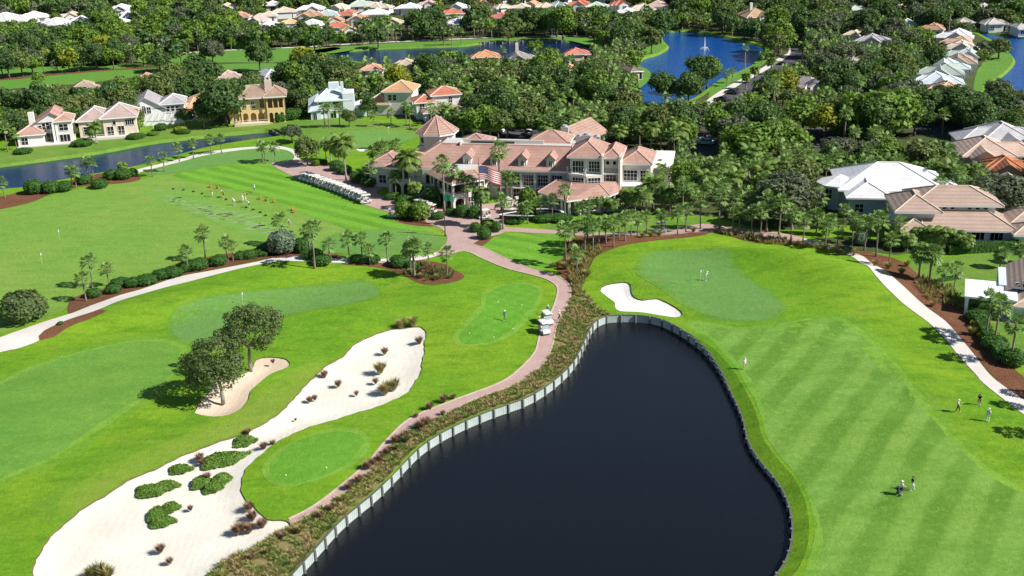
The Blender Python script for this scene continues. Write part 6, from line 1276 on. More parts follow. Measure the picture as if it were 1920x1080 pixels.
# ================================================================ THE WOODS
VIEWX = [STRIP]
CLEAR = [CANAL, LAKE, LAKE_E, [(610, 101), (680, 92), (760, 88), (860, 85), (905, 80), (980, 77), (1060, 76), (1097, 80), (1105, 88), (1000, 92), (860, 96), (780, 101), (690, 106)]] + list(FARF.values()) + [
    [(1300, 250), (1345, 252), (1345, 284), (1310, 284)], [(1690, 232), (1740, 230), (1815, 236), (1800, 258), (1700, 246)], [(1470, 82), (1508, 82), (1508, 108), (1462, 114)],
    [(1330, 178), (1430, 126), (1480, 98), (1484, 108), (1440, 140), (1345, 205)], [(560, 222), (790, 232), (786, 262), (560, 285)], [(1715, 270), (1740, 270), (1740, 295), (1712, 295)], [(958, 222), (1000, 222), (1000, 240), (965, 240)], [(1480, 232), (1570, 236), (1570, 262), (1480, 262)]]
def plant_woods():
    cand = []
    y = 198.0
    q = np.random.default_rng(5)
    cell = 3.6
    while y < 790:
        hw = .5 * y + 40
        for x in np.arange(-hw, hw, cell): cand.append((x + q.uniform(-.45, .45) * cell, y + q.uniform(-.45, .45) * cell))
        y += cell
    cand = np.array(cand)
    px, py, dz = proj_np(cand[:, 0], cand[:, 1], np.zeros(len(cand)))
    keep = inside(cand[:, 0], cand[:, 1], [tuple(un(*p)[:2]) for p in WOODS]) & (py < 470) & (py > -40)
    for c in CLEAR + VIEWX: keep &= ~inside(px, py, c)
    for (x, y_, r_) in FOOT: keep &= np.hypot(cand[:, 0] - x, cand[:, 1] - y_) > r_ + .8
    keep &= ~inside(px, py, [(1545, 395), (1930, 395), (1930, 480), (1700, 480), (1560, 465)])
    cand, px, py, dz = cand[keep], px[keep], py[keep], dz[keep]
    q.shuffle(idx := np.arange(len(cand))); taken = [(x, y_, 2.0) for x, y_ in EXPL]; out = []
    grid = {}
    CB = [(c, (min(p[0] for p in c), max(p[0] for p in c), min(p[1] for p in c), max(p[1] for p in c))) for c in CLEAR]
    SX, SY = [np.array(v) for v in zip(*[(a, b) for a in (-.7, 0, .7) for b in (.05, .3, .55, .8)])]
    def gk(x, y_): return int(x // 10), int(y_ // 10)
    for t in taken: grid.setdefault(gk(t[0], t[1]), []).append(t)
    nz = np.random.default_rng(3).uniform(0, 1, (60, 60))
    for i in idx:
        x, y_ = cand[i]; X, Y = px[i], py[i]
        cl = nz[int(x // 14) % 60, int(y_ // 14) % 60] * .75 + q.random() * .25
        if Y < 52 and (420 < X < 1260 or X < 270) and q.random() < .5: continue
        # share of palms by district
        if X > 1160 and 290 < Y: pf = .72
        elif 640 < X < 1250 and Y > 95: pf = .5
        elif 1190 < X < 1500 and 80 < Y: pf = .5
        elif X < 640 and Y < 112: pf = .12
        elif X < 640: pf = .24
        elif Y < 66: pf = .2
        else: pf = .38
        palm = cl < pf
        if palm:
            key = q.choice(['sabal', 'sabal', 'full', 'tall', 'coco', 'areca'], p=[.38, .2, .16, .04, .12, .10]); h = dict(sabal=q.uniform(5.5, 8), full=q.uniform(4.5, 6), tall=q.uniform(9, 13), coco=q.uniform(6, 9), areca=q.uniform(3.6, 5.2))[key]; rr = 1.7 if not (X > 1160 and Y > 290) else 1.35; s = 1
        else:
            u = q.random()
            if X < 640 and Y < 110: key = 'bright' if u < .42 else ('dark' if u < .75 else ('grey' if u < .88 else 'pine'))
            elif X > 1480: key = 'grey' if u < .46 else ('dark' if u < .78 else ('oak' if u < .93 else 'bright'))
            else: key = 'dark' if u < .42 else ('oak' if u < .68 else ('grey' if u < .8 else ('bright' if u < .965 else 'yellow')))
            s = q.uniform(.5, 1.2) * (1.08 if Y < 110 else 1); h = KIND[key]['h'] * s; rr = KIND[key]['r'] * s * .72
        ok = True; a, b = gk(x, y_)
        for da in (-1, 0, 1):
            for db in (-1, 0, 1):
                for (tx, ty, tr) in grid.get((a + da, b + db), ()):
                    if (tx - x) ** 2 + (ty - y_) ** 2 < ((tr + rr) * .7) ** 2: ok = False; break
                if not ok: break
            if not ok: break
        if not ok: continue
        # leave the views that the photo shows open
        x0, y0, d0 = proj((x, y_, h)); _, yb, _ = proj((x, y_, h * .35)); w_ = rr * F_PX / d0
        bad = False
        for (gx0, gx1, gy0, gy1, gd) in GUARD:
            if d0 < gd - 1 and x0 + w_ > gx0 + 2 and x0 - w_ < gx1 - 2 and y0 < gy1 - (gy1 - gy0) * .2 and yb > gy0:
                if q.random() < .985: bad = True; break
        if not bad:
            for c, (bx0, bx1, by0, by1) in CB:
                if x0 + w_ < bx0 or x0 - w_ > bx1 or yb < by0 or y0 > by1: continue
                if inside(x0 + w_ * SX, y0 + (yb - y0) * SY, c).sum() >= 1 and q.random() < .98: bad = True; break
        if bad: continue
        grid.setdefault(gk(x, y_), []).append((x, y_, rr)); out.append((palm, key, x, y_, h, s, w_ * (yb - y0), X, Y, -50 < x0 < 1970 and yb > 0))
    return out
WOOD = plant_woods()
PL = np.array([(a, b) for a, b, _ in PLACES])
used_labels = {}
def where(x, y_):
    k = int(np.argmin(np.hypot(PL[:, 0] - x, PL[:, 1] - y_))); a, b, ph = PLACES[k]; dx, dy = x - a, y_ - b
    w1 = ('right of' if dx > 0 else 'left of') if abs(dx) > abs(dy) else ('behind' if dy > 0 else 'in front of')
    return w1 + ' ' + ph, k
def size_word(h, lo, hi): return 'small' if h < lo else ('tall' if h > hi else 'medium')
rest_t, rest_p = [], []
MAXN = 300
for palm, rest, cap in ((True, rest_p, MAXN - COUNT['palm']), (False, rest_t, MAXN - COUNT['tree'])):
    lst = sorted([t for t in WOOD if t[0] == palm], key=lambda t: -t[6] if t[9] else 0)
    lab = {}
    for t in lst[:cap]:
        ph, k = where(t[2], t[3]); look = (PALM if palm else KIND)[t[1]]['look']; sw = size_word(t[4], 5.5, 7.5) if palm else size_word(t[4], 6.4, 8)
        lab.setdefault('%s %s %s' % (sw, look, ph), []).append(t)
    for lb, ts in lab.items():
        ts.sort(key=lambda t: t[7])
        for i, t in enumerate(ts):
            full = lb if len(ts) == 1 else lb + ', ' + (('left one', 'right one')[i] if len(ts) == 2 else ORD[min(i, 29)] + ' from left')
            if len(full.split()) > 16: full = full.replace(' with a full round head', ' with round head').replace(' with layered tufts', '').replace('leaved ', '').replace('the far ', '')
            p = (t[2], t[3], 0); grp = ('palms' if palm else 'trees') + ' ' + ph_group(t) if False else ('palms in the woods and gardens' if palm else 'trees in the woods and gardens')
            if palm: plant_palm(t[1], p, t[4], full, grp)
            else: plant_tree(t[1], p, t[5], full, grp, sz=rnd.uniform(.9, 1.15))
    rest += lst[cap:]
# what lies farther: one mass of trees, one mass of palms
def lod_crown(m, n, rx, rz, zc): 
    pos, nor = crown_pts(n, rx, rx, rz, 16, .45); V, Q = leaf_quads(pos, nor, nrng.uniform(.6, 1.3, n) * .72); V[:, 2] += zc; return V, Q
MATL = [L_OAK, L_DARK, L_GREY, L_BRIGHT, L_YEL, L_OLIVE]; KEYL = ['oak', 'dark', 'grey', 'bright', 'yellow', 'pine']
def mass(name, items, palm, label):
    VV, QQ, MI, o = [], [], [], 0
    if palm:
        base = [sabal_crown(90 + i, 20, 1.0, .6) for i in range(4)]
        for t in items:
            V, Q = base[int(abs(t[2]) * 7) % 4]; V = V * 1.05 + np.array([t[2], t[3], t[4] - 1.0]); VV.append(V); QQ.append(np.array(Q) + o); MI += [0] * len(Q); o += len(V)
            s = .2; x, y_, h = t[2], t[3], t[4] - 1; V = np.array([(x - s, y_ - s, 0), (x + s, y_ - s, 0), (x, y_ + s, 0), (x - s * .7, y_ - s * .7, h), (x + s * .7, y_ - s * .7, h), (x, y_ + s * .7, h)]); VV.append(V); QQ.append(np.array([(0, 1, 4, 3), (1, 2, 5, 4), (2, 0, 3, 5)]) + o); MI += [1] * 3; o += 6
        mats = [L_SABAL, PBARK]
    else:
        base = {k: [lod_crown(MATL[i], 420, KIND[k]['r'], KIND[k]['h'] * .4, KIND[k]['h'] * .6) for _ in range(4)] for i, k in enumerate(KEYL)}
        for t in items:
            V, Q = base[t[1]][int(abs(t[2]) * 7) % 4]; a = t[2] * 3.1; c, s_ = math.cos(a), math.sin(a); V = V * t[5]; V = np.column_stack([V[:, 0] * c - V[:, 1] * s_ + t[2], V[:, 0] * s_ + V[:, 1] * c + t[3], V[:, 2]])
            VV.append(V); QQ.append(Q + o); MI += [KEYL.index(t[1])] * len(Q); o += len(V)
            s = .25; x, y_, h = t[2], t[3], t[4] * .6; V = np.array([(x - s, y_ - s, 0), (x + s, y_ - s, 0), (x, y_ + s, 0), (x - s * .7, y_ - s * .7, h), (x + s * .7, y_ - s * .7, h), (x, y_ + s * .7, h)]); VV.append(V); QQ.append(np.array([(0, 1, 4, 3), (1, 2, 5, 4), (2, 0, 3, 5)]) + o); MI += [6] * 3; o += 6
        mats = MATL + [BARK]
    if VV: tag(link(name, mesh_np(name, np.concatenate(VV), np.concatenate(QQ), mats, MI)), label, kind='stuff')
mass('distant_wood', rest_t, False, 'far off mass of mixed broadleaf trees')
mass('distant_palms', rest_p, True, 'far off mass of cabbage palms')
print('WOOD', len(WOOD), 'rest trees', len(rest_t), 'rest palms', len(rest_p))
# ================================================================ SMALL THINGS
# ---------------------------------------------------------------- golf carts
def cart_proto():
    W_ = mat('cart_white', (.6, .6, .57), .35, .5); S_ = mat('cart_seat', (.5, .47, .4), .6); K_ = mat('tyre_rubber', (.02, .02, .02), .8); A_ = mat('cart_frame', (.1, .1, .1), .4, .5, .3)
    t = thing('golf_cart', 'x', 'golf cart')
    b = MB(); prof = [(-1.2, .35), (-1.2, .8), (-.95, .9), (-.2, .62), (-.2, .34), (.55, .32), (.62, .75), (.8, .86), (1.05, .8), (1.2, .55), (1.2, .3), (.5, .22), (-.6, .22)]
    for s in (0,):
        n = len(prof); v = [(-.56, y, z) for y, z in prof] + [(.56, y, z) for y, z in prof]; b.add(v, [tuple(range(n)), tuple(range(2 * n - 1, n - 1, -1))] + [(i, n + i, n + (i + 1) % n, (i + 1) % n) for i in range(n)])
    b.build('body', W_, t)
    b = MB(); b.box(-.5, .5, -.62, -.12, .62, .76); b.build('seat', S_, t); b = MB(); b.box(-.5, .5, -.74, -.62, .72, 1.15); b.build('backrest', S_, t)
    b = MB(); b.loft([[Vector((x * k, y * k2 - .05, z)) for x, y in ((-.62, -1.0), (.62, -1.0), (.62, .95), (-.62, .95))] for k, k2, z in ((1, 1, 1.78), (1.02, 1.02, 1.83), (.9, .93, 1.9))]); b.build('roof', W_, t)
    for x in (-.54, .54):
        b = MB(); b.tube([(x, .78, .8), (x, .62, 1.8)], .025, 5); b.build('pillar', A_, t); b = MB(); b.tube([(x, -.95, .85), (x, -.88, 1.8)], .025, 5); b.build('pillar', A_, t)
    b = MB(); b.add([(-.52, .77, .86), (.52, .77, .86), (.52, .64, 1.76), (-.52, .64, 1.76)], [(0, 1, 2, 3)]); b.build('windscreen', mat('cart_screen', (.35, .4, .42), .08, .6), t)
    b = MB(); b.tube([(-.28 + .17 * math.cos(a), .36 + .08 * math.sin(a), .98 + .15 * math.sin(a)) for a in (2 * math.pi * i / 12 for i in range(13))], .018, 4); b.build('steering_wheel', K_, t)
    w1 = MB(); w1.tube([(-.09, 0, 0), (-.06, 0, 0), (.06, 0, 0), (.09, 0, 0)], [.19, .23, .23, .19], 14); wm = w1.mesh('wheel', K_, True); r1 = MB(); r1.tube([(-.1, 0, 0), (.1, 0, 0)], [.11, .11], 10); rmh = r1.mesh('rim', W_)
    for x in (-.5, .5):
        for y in (-.75, .82): w_ = link('wheel', wm, t, (x, y, .23)); link('rim', rmh, w_)
    for x, c in ((-.26, (.05, .06, .1)), (.26, (.2, .04, .04))):
        b = MB(); b.tube([(x, -1.08, .55), (x, -1.14, 1.2)], [.14, .15], 8)
        for k in range(4): b.tube([(x + .07 * math.cos(k * 1.6), -1.13 + .06 * math.sin(k * 1.6), 1.15), (x + .09 * math.cos(k * 1.6), -1.15 + .07 * math.sin(k * 1.6), 1.42)], .015, 4)
        b.build('golf_bag', mat('bag_%d' % (x > 0), c, .6), t)
    return t
CARTS = []
def heading(a, b): p, q = g(*a), g(*b); d = q - p; return math.atan2(d.y, d.x) - math.pi / 2
row0 = heading((640, 345), (660, 354))      # along the row
for i in range(17):
    t_ = i / 16; x = 571 + (686 - 571) * t_; y = 338 + (381 - 338) * t_ - 2 * math.sin(t_ * 3.1) + rnd.uniform(-.8, .8); CARTS.append((x, y, row0 - R(98) + R(rnd.uniform(-9, 9)), 'white golf cart in the long parked row by the forecourt, %s from the left' % ORD[i], 'parked row of golf carts'))
for i, (x, y, a) in enumerate([(738, 408, 80), (785, 391, 60), (793, 394, 60), (801, 397, 60), (808, 400, 62)]): CARTS.append((x, y, R(a), ('white golf cart under the leafy forecourt shrubs' if i == 0 else 'white golf cart in the short row below the porch, %s from the left' % ORD[i - 1]), 'golf carts below the porch'))
for (x, y, a, lb) in [(908, 410, 110, 'golf cart half hidden behind the round clipped shrub'), (953, 388, 20, 'golf cart parked left of the doorway by the window band'), (972, 387, 10, 'golf cart parked right of the doorway by the window band'), (1238, 437, 75, 'light blue roofed golf cart on the pink path under palms'), (705, 343, 30, 'golf cart in the shade beside the left wing arches'), (716, 345, 30, 'second golf cart in the shade beside the left wing arches'), (693, 322, 40, 'golf cart on the lane behind the left palms'),
        (1026, 607, -158, 'farther of the two golf carts stopped on the pink path'), (1020, 625, -160, 'nearer of the two golf carts stopped on the pink path')]: CARTS.append((x, y, R(a), lb, None))
proto = cart_proto()
for i, (x, y, a, lb, gr) in enumerate(CARTS):
    c = proto if i == 0 else copy_tree(proto); p = g(x, y); c.location = p + Vector((0, 0, .07)); c.rotation_euler = (0, 0, a); tag(c, lb, 'golf cart', gr)
# ---------------------------------------------------------------- people
SKIN = mat('skin', (.42, .25, .17), .6); SHOE = mat('shoe_white', (.6, .6, .58), .6)
def cloth(name, c): return mat('cloth_' + name, c, .85, .1)
def person(px, py, label, shirt, shorts, pose='stand', rz=0.0, hat=(.75, .75, .72), long_=False, club=False, group=None, z=0.0):
    """one continuous skinned body; clothing follows the limbs, cap or hair is a child"""
    J = dict(pel=(0, 0, .95, .15), spi=(0, .02, 1.18, .145), che=(0, .02, 1.4, .15), nec=(0, .03, 1.53, .06), hea=(0, 0, 1.62, .092), top=(0, -.005, 1.72, .075))
    for s, n in ((-1, 'l'), (1, 'r')):
        J['sh' + n] = (s * .19, .02, 1.42, .07); J['el' + n] = (s * .26, .04, 1.14, .048); J['wr' + n] = (s * .25, -.08, .9, .034); J['ha' + n] = (s * .24, -.13, .82, .036)
        J['hi' + n] = (s * .1, 0, .9, .105); J['kn' + n] = (s * .12, -.03, .5, .066); J['an' + n] = (s * .13, .02, .09, .043); J['to' + n] = (s * .15, -.17, .045, .04)
    def sh(k, dx=0, dy=0, dz=0): x, y, z_, r_ = J[k]; J[k] = (x + dx, y + dy, z_ + dz, r_)
    if pose in ('putt', 'swing'):
        for k in ('spi',): sh(k, 0, -.12, -.03)
        for k in ('che', 'nec', 'hea', 'top', 'shl', 'shr'): sh(k, 0, -.28 - (.1 if k in ('nec', 'hea', 'top') else 0), -.1 - (.06 if k in ('hea', 'top') else 0))
        for n, s in (('l', -1), ('r', 1)): J['el' + n] = (s * .17, -.4, 1.05, .048); J['wr' + n] = (s * .06, -.44, .84, .034); J['ha' + n] = (s * .03, -.47, .77, .036); sh('kn' + n, 0, -.07, 0)
    if pose == 'swing':
        for n, s in (('l', -1), ('r', 1)): J['el' + n] = (.3 + s * .05, -.3, 1.45, .048); J['wr' + n] = (.48, -.25 + s * .03, 1.62, .034); J['ha' + n] = (.52, -.24 + s * .03, 1.7, .036)
    if pose == 'walk':
        for n, s in (('l', -1), ('r', 1)): sh('kn' + n, 0, -.14 * s - .03, 0); sh('an' + n, 0, .24 * -s, 0); sh('to' + n, 0, .24 * -s, 0); sh('el' + n, 0, .08 * s, 0); sh('wr' + n, 0, .18 * s, .03); sh('ha' + n, 0, .2 * s, .03)
    if pose == 'push':
        for n, s in (('l', -1), ('r', 1)): J['el' + n] = (s * .24, -.14, 1.16, .048); J['wr' + n] = (s * .18, -.38, 1.08, .034); J['ha' + n] = (s * .17, -.45, 1.06, .036)
    if pose == 'sit':
        for n, s in (('l', -1), ('r', 1)): J['kn' + n] = (s * .13, -.45, .92, .066); J['an' + n] = (s * .13, -.5, .5, .043); J['to' + n] = (s * .14, -.68, .45, .04)
    E_ = [('pel', 'spi'), ('spi', 'che'), ('che', 'nec'), ('nec', 'hea'), ('hea', 'top')]
    for n in 'lr': E_ += [('che', 'sh' + n), ('sh' + n, 'el' + n), ('el' + n, 'wr' + n), ('wr' + n, 'ha' + n), ('pel', 'hi' + n), ('hi' + n, 'kn' + n), ('kn' + n, 'an' + n), ('an' + n, 'to' + n)]
    names = list(J); me = bpy.data.meshes.new('body'); me.from_pydata([J[k][:3] for k in names], [(names.index(a), names.index(b)) for a, b in E_], [])
    o = bpy.data.objects.new('tmp', me); C.objects.link(o); sk = o.modifiers.new('skin', 'SKIN'); sk.use_smooth_shade = True
    for i, k in enumerate(names): me.skin_vertices[0].data[i].radius = (J[k][3],) * 2
    me.skin_vertices[0].data[0].use_root = True; ss = o.modifiers.new('sub', 'SUBSURF'); ss.levels = 1; ss.render_levels = 1
    dg = bpy.context.evaluated_depsgraph_get(); bm_ = bpy.data.meshes.new_from_object(o.evaluated_get(dg)); bpy.data.objects.remove(o)
    # fingers and nose, then garments by nearest limb
    f = bmesh.new(); f.from_mesh(bm_); bm_.materials.clear()
    for m in (SKIN, shirt, shorts, SHOE): bm_.materials.append(m)
    seg = [(Vector(J[a][:3]), Vector(J[b][:3]), b) for a, b in E_]
    for face in f.faces:
        c = face.calc_center_median(); best = min(seg, key=lambda s_: (c - (s_[0] + (s_[1] - s_[0]) * max(0, min(1, (c - s_[0]).dot(s_[1] - s_[0]) / (s_[1] - s_[0]).length_squared)))).length); k = best[2]; t_ = max(0, min(1, (c - best[0]).dot(best[1] - best[0]) / (best[1] - best[0]).length_squared))
        face.material_index = 1 if k in ('spi', 'che', 'shl', 'shr') or (k[:2] == 'el' and t_ < .65) else 2 if k[:2] in ('hi', 'kn') or k == 'pel' or (long_ and k[:2] == 'an') else 3 if k[:2] == 'to' else 0
    f.to_mesh(bm_); f.free()
    fb = MB()
    for n, s in (('l', -1), ('r', 1)):
        h_ = Vector(J['ha' + n][:3]); d = (h_ - Vector(J['wr' + n][:3])).normalized(); sd = d.cross(Vector((0, 0, 1))); sd = sd.normalized() if sd.length > .1 else Vector((1, 0, 0))
        for q in range(4): b0 = h_ + sd * (.024 * (q - 1.5)); L = (.065, .08, .075, .055)[q]; fb.tube([b0, b0 + d * L * .6, b0 + d * L - Vector((0, .02, 0))], [.011, .01, .007], 5)
        fb.tube([h_ - d * .03 + sd * .03, h_ + sd * .06 + d * .02, h_ + sd * .065 + d * .045], [.012, .011, .008], 5)
    x, y, z_, _ = J['hea']; fb.tube([(x, y - .085, z_ + .02), (x, y - .115, z_ - .005)], [.012, .016], 5)
    f = bmesh.new(); f.from_mesh(bm_); tmp = fb.mesh('t', SKIN); f.from_mesh(tmp); f.to_mesh(bm_); f.free(); bpy.data.meshes.remove(tmp)
    p = g(px, py); t = thing('person', label, 'person', p + Vector((0, 0, .03 + z)), rz, group); link('body', bm_, t)
    hb = MB(); hx, hy, hz, _ = J['top']
    ring = [[Vector((hx + .1 * k * math.cos(a), hy + .02 + .115 * k * math.sin(a), hz + dz)) for a in (2 * math.pi * i / 12 for i in range(12))] for k, dz in ((1.04, -.045), (1.0, .02), (.75, .065), (.2, .085))]; hb.loft(ring); hb.add([(hx - .08, hy - .08, hz - .04), (hx + .08, hy - .08, hz - .04), (hx + .06, hy - .2, hz - .055), (hx - .06, hy - .2, hz - .055)], [(0, 1, 2, 3)]); hb.build('cap', cloth('cap%d' % int(hat[0] * 100), hat), t)
    if club:
        h_ = Vector(J['har'][:3]); cb = MB(); e = Vector((h_.x + .05, h_.y - .3, .03)) if pose != 'swing' else h_ + Vector((-.5, .4, .5)); cb.tube([h_ + (h_ - e).normalized() * .15, e], .012, 4); cb.box(e.x - .05, e.x + .05, e.y - .03, e.y + .03, e.z - .03, e.z + .03); tag(link('golf_club', cb.mesh('golf_club', DARKM), None, p + Vector((0, 0, .03)), rz), 'thin golf club held by the ' + label, 'golf club')
    return t
cw, cn, cb_, ct, cr_, ck, cl = cloth('white', (.7, .7, .7)), cloth('navy', (.03, .04, .1)), cloth('blue', (.16, .3, .6)), cloth('teal', (.05, .35, .33)), cloth('red', (.55, .04, .05)), cloth('black', (.02, .02, .022)), cloth('khaki', (.5, .42, .3))
person(1322, 527, 'golfer bending over a putt on the right green', cw, cl, 'putt', R(110), club=True)
person(1396, 693, 'person in pale clothes standing between pond and fairway', cw, cl, 'stand', R(20), (.6, .55, .45), True)
person(1795, 773, 'person in white shirt and black trousers walking on the fairway', cw, ck, 'walk', R(70), long_=True)
person(1852, 790, 'person all in white standing near the palm shadows', cw, cw, 'stand', R(-60), long_=True)
person(1836, 759, 'person stooping in the palm shadow by the right path', ck, ck, 'putt', R(-30), (.05, .05, .05), club=True)
person(1689, 928, 'person in white and navy pushing a trolley on the striped fairway', cw, cn, 'push', R(100))
person(1710, 920, 'person in black shirt and pale trousers beside the trolley', ck, cw, 'walk', R(80), (.1, .08, .06), True)
person(947, 602, 'golfer in teal and white on the diamond cut tee', ct, cl, 'stand', R(-20), club=True)
person(1028, 592, 'person in light blue shirt standing behind the farther cart', cb_, cn, 'stand', R(160))
person(1049, 602, 'person in white at the right edge of the pink path', cw, cn, 'walk', R(-90))
person(1011, 614, 'person in red reaching into the nearer cart', cr_, ck, 'stand', R(-80), (.7, .7, .7))
RANGE = [(399, 369, cr_, cw, 'swing', 'golfer in red shirt swinging on the hitting strip, left one'), (420, 370, cr_, ck, 'putt', 'golfer in red shirt bending on the hitting strip, right one'), (441, 385, cw, cl, 'putt', 'golfer in white bending beside the divots'), (456, 380, cw, cw, 'stand', 'tall golfer in white standing on the hitting strip'), (461, 378, ct, cw, 'stand', 'golfer in green behind the tall white one'), (468, 389, cw, ck, 'swing', 'golfer in white swinging at the right end of the strip'), (478, 361, cw, ct, 'walk', 'person in white walking on the striped tee'), (546, 426, cb_, cl, 'putt', 'golfer in pale blue beside the silver green tree')]
for (x, y, a, b, po, lb) in RANGE: person(x, y, lb, a, b, po, R(rnd.uniform(-100, -60)), club=po in ('swing', 'putt'), group='golfers on the driving range')
person(1027, 607, 'driver in pale shirt seated in the farther cart', cb_, cl, 'sit', R(-158), group=None, z=-.12)
# trolley and bag
p = g(1684, 929); tr = thing('golf_trolley', 'two wheeled golf trolley with dark bag on the fairway', 'trolley', p, R(100)); b = MB(); b.tube([(0, 0, .25), (0, .12, 1.1)], [.14, .16], 9); b.build('bag', cn, tr)
for x in (-.28, .28): b = MB(); b.tube([(x - .02, 0, .16), (x + .02, 0, .16)], .16, 12); b.build('wheel', DARKM, tr)
b = MB(); b.tube([(0, 0, .2), (0, .3, 1.0), (0, .55, 1.05)], .02, 5); b.build('handle', DARKM, tr)
# range furniture: orange bag stands and dark ball trays
OR = mat('orange_plastic', (.42, .17, .06), .6); bs = MB()
bs.tube([(-.3, .2, 0), (-.2, 0, .85)], .03, 5); bs.tube([(.3, .2, 0), (.2, 0, .85)], .03, 5); bs.tube([(0, -.35, 0), (0, 0, .85)], .03, 5); bs.box(-.4, .4, -.06, .06, .8, .9); bs.box(-.32, .32, .02, .3, .1, .45); bsm = bs.mesh('bag_stand', OR)
ORS = sorted([(396, 352), (407, 354), (463, 365), (489, 374), (500, 377), (515, 380), (548, 395), (553, 399)])
for i, (x, y) in enumerate(ORS): tag(link('bag_stand', bsm, None, g(x, y) + Vector((0, 0, .04)), rnd.uniform(0, 6)), 'orange bag stand behind the hitting strip, %s from the left' % ORD[i], 'bag stand', 'orange bag stands')
tb = MB(); tb.box(-.3, .3, -.2, .2, 0, .16); tb.box(-.24, .24, -.15, .15, .16, .26); tbm = tb.mesh('ball_tray', mat('tray_dark', (.03, .04, .035), .6))
for i, (x, y) in enumerate(sorted([(325, 355), (344, 357), (363, 360), (379, 364), (411, 371), (424, 375), (475, 394), (488, 399), (498, 405), (512, 411), (519, 416), (462, 390)])): tag(link('ball_tray', tbm, None, g(x, y) + Vector((0, 0, .04)), rnd.uniform(0, 6)), 'dark ball tray on the hitting strip, %s from the left' % ORD[i], 'ball tray', 'dark ball trays')
# golf flags, tee markers, range markers
def pin(px, py, h, c, label):
    t = thing('golf_flag', label, 'golf flag', g(px, py)); b = MB(); b.tube([(0, 0, 0), (0, 0, h)], .018, 5); b.build('flagstick', TRIM, t)
    b = MB(); n = 6; top = [(k * .1, .05 * math.sin(k), h) for k in range(n)]; bot = [(k * .1, .05 * math.sin(k), h - .42 + k * .03) for k in range(n)]; b.add(top + bot, [(i, i + 1, n + i + 1, n + i) for i in range(n - 1)]); b.add([(x, y + .012, z) for x, y, z in top + bot], [(n + i, n + i + 1, i + 1, i) for i in range(n - 1)]); b.build('flag', cloth('f%d' % int(c[0] * 99 + c[2] * 9), c), t)
pin(456, 572, 2.2, (.7, .7, .7), 'white flag on the long green above the two trees'); pin(112, 449, 2.0, (.7, .7, .7), 'white target flag far left on the range, upper one'); pin(79, 494, 2.0, (.75, .75, .75), 'white target flag on the range, lower one'); pin(1313, 529, 2.1, (.7, .7, .68), 'white flag beside the putting golfer'); pin(729, 252, 2.1, (.7, .7, .7), 'white flag on the green behind the turret')
mk = MB(); mk.loft([[Vector((r_ * math.cos(a), r_ * math.sin(a), z)) for a in (2 * math.pi * i / 8 for i in range(8))] for r_, z in ((.06, 0), (.09, .05), (.08, .1), (.03, .14))]); mkm = mk.mesh('tee_marker', TRIM)
for i, (x, y) in enumerate([(880, 626), (926, 633), (934, 567), (962, 617), (978, 573)]): tag(link('tee_marker', mkm, None, g(x, y) + Vector((0, 0, .03))), 'small white tee marker on the diamond cut tee, %s from the left' % ORD[i], 'tee marker', 'tee markers')
for i, (x, y) in enumerate([(536, 892), (612, 878)]): tag(link('tee_marker', mkm, None, g(x, y) + Vector((0, 0, .03))), 'small white tee marker on the oval tee, %s one' % ('left', 'right')[i], 'tee marker', 'tee markers')
# scattered range balls: nobody could count them
poly = gp([(0, 440), (150, 390), (270, 372), (400, 425), (520, 460), (330, 488), (200, 530), (0, 600)], 4); Pp = np.array(poly); c = nrng.uniform(Pp.min(0), Pp.max(0), (1400, 2)); c = c[inside(c[:, 0], c[:, 1], poly)][:600]
bmx = bmesh.new(); bmesh.ops.create_icosphere(bmx, subdivisions=1, radius=.032); bv = np.array([v.co[:] for v in bmx.verts]); bf = np.array([[v.index for v in f.verts] for f in bmx.faces]); bmx.free()
zz = hterr(c[:, 0], c[:, 1]) + .06
tag(link('golf_balls', mesh_np('golf_balls', (bv[None] + np.column_stack([c, zz])[:, None]).reshape(-1, 3), (bf[None] + (np.arange(len(c)) * len(bv))[:, None, None]).reshape(-1, 3), TRIM)), 'white practice balls scattered over the range', kind='stuff')
# divots: bare sandy patches on the hitting strip
dv = MB()
for _ in range(110):
    t_ = nrng.random(); x = 305 + 215 * t_ + nrng.normal() * 6; y = 362 + 68 * t_ + nrng.normal() * 5 + 6; p = g(x, y); a, b_ = nrng.uniform(.5, 1.6), nrng.uniform(.15, .4); th_ = nrng.uniform(-.1, .4)
    dv.add([(p.x + a * math.cos(k) * math.cos(th_) - b_ * math.sin(k) * math.sin(th_), p.y + a * math.cos(k) * math.sin(th_) + b_ * math.sin(k) * math.cos(th_), p.z + .045) for k in (2 * math.pi * i / 7 for i in range(7))], [tuple(range(7))])
tag(dv.build('divots', mottled('divot_sand', (.3, .38, .2), (.22, .34, .14), 1)), 'sandy divots worn into the hitting strip', kind='stuff')
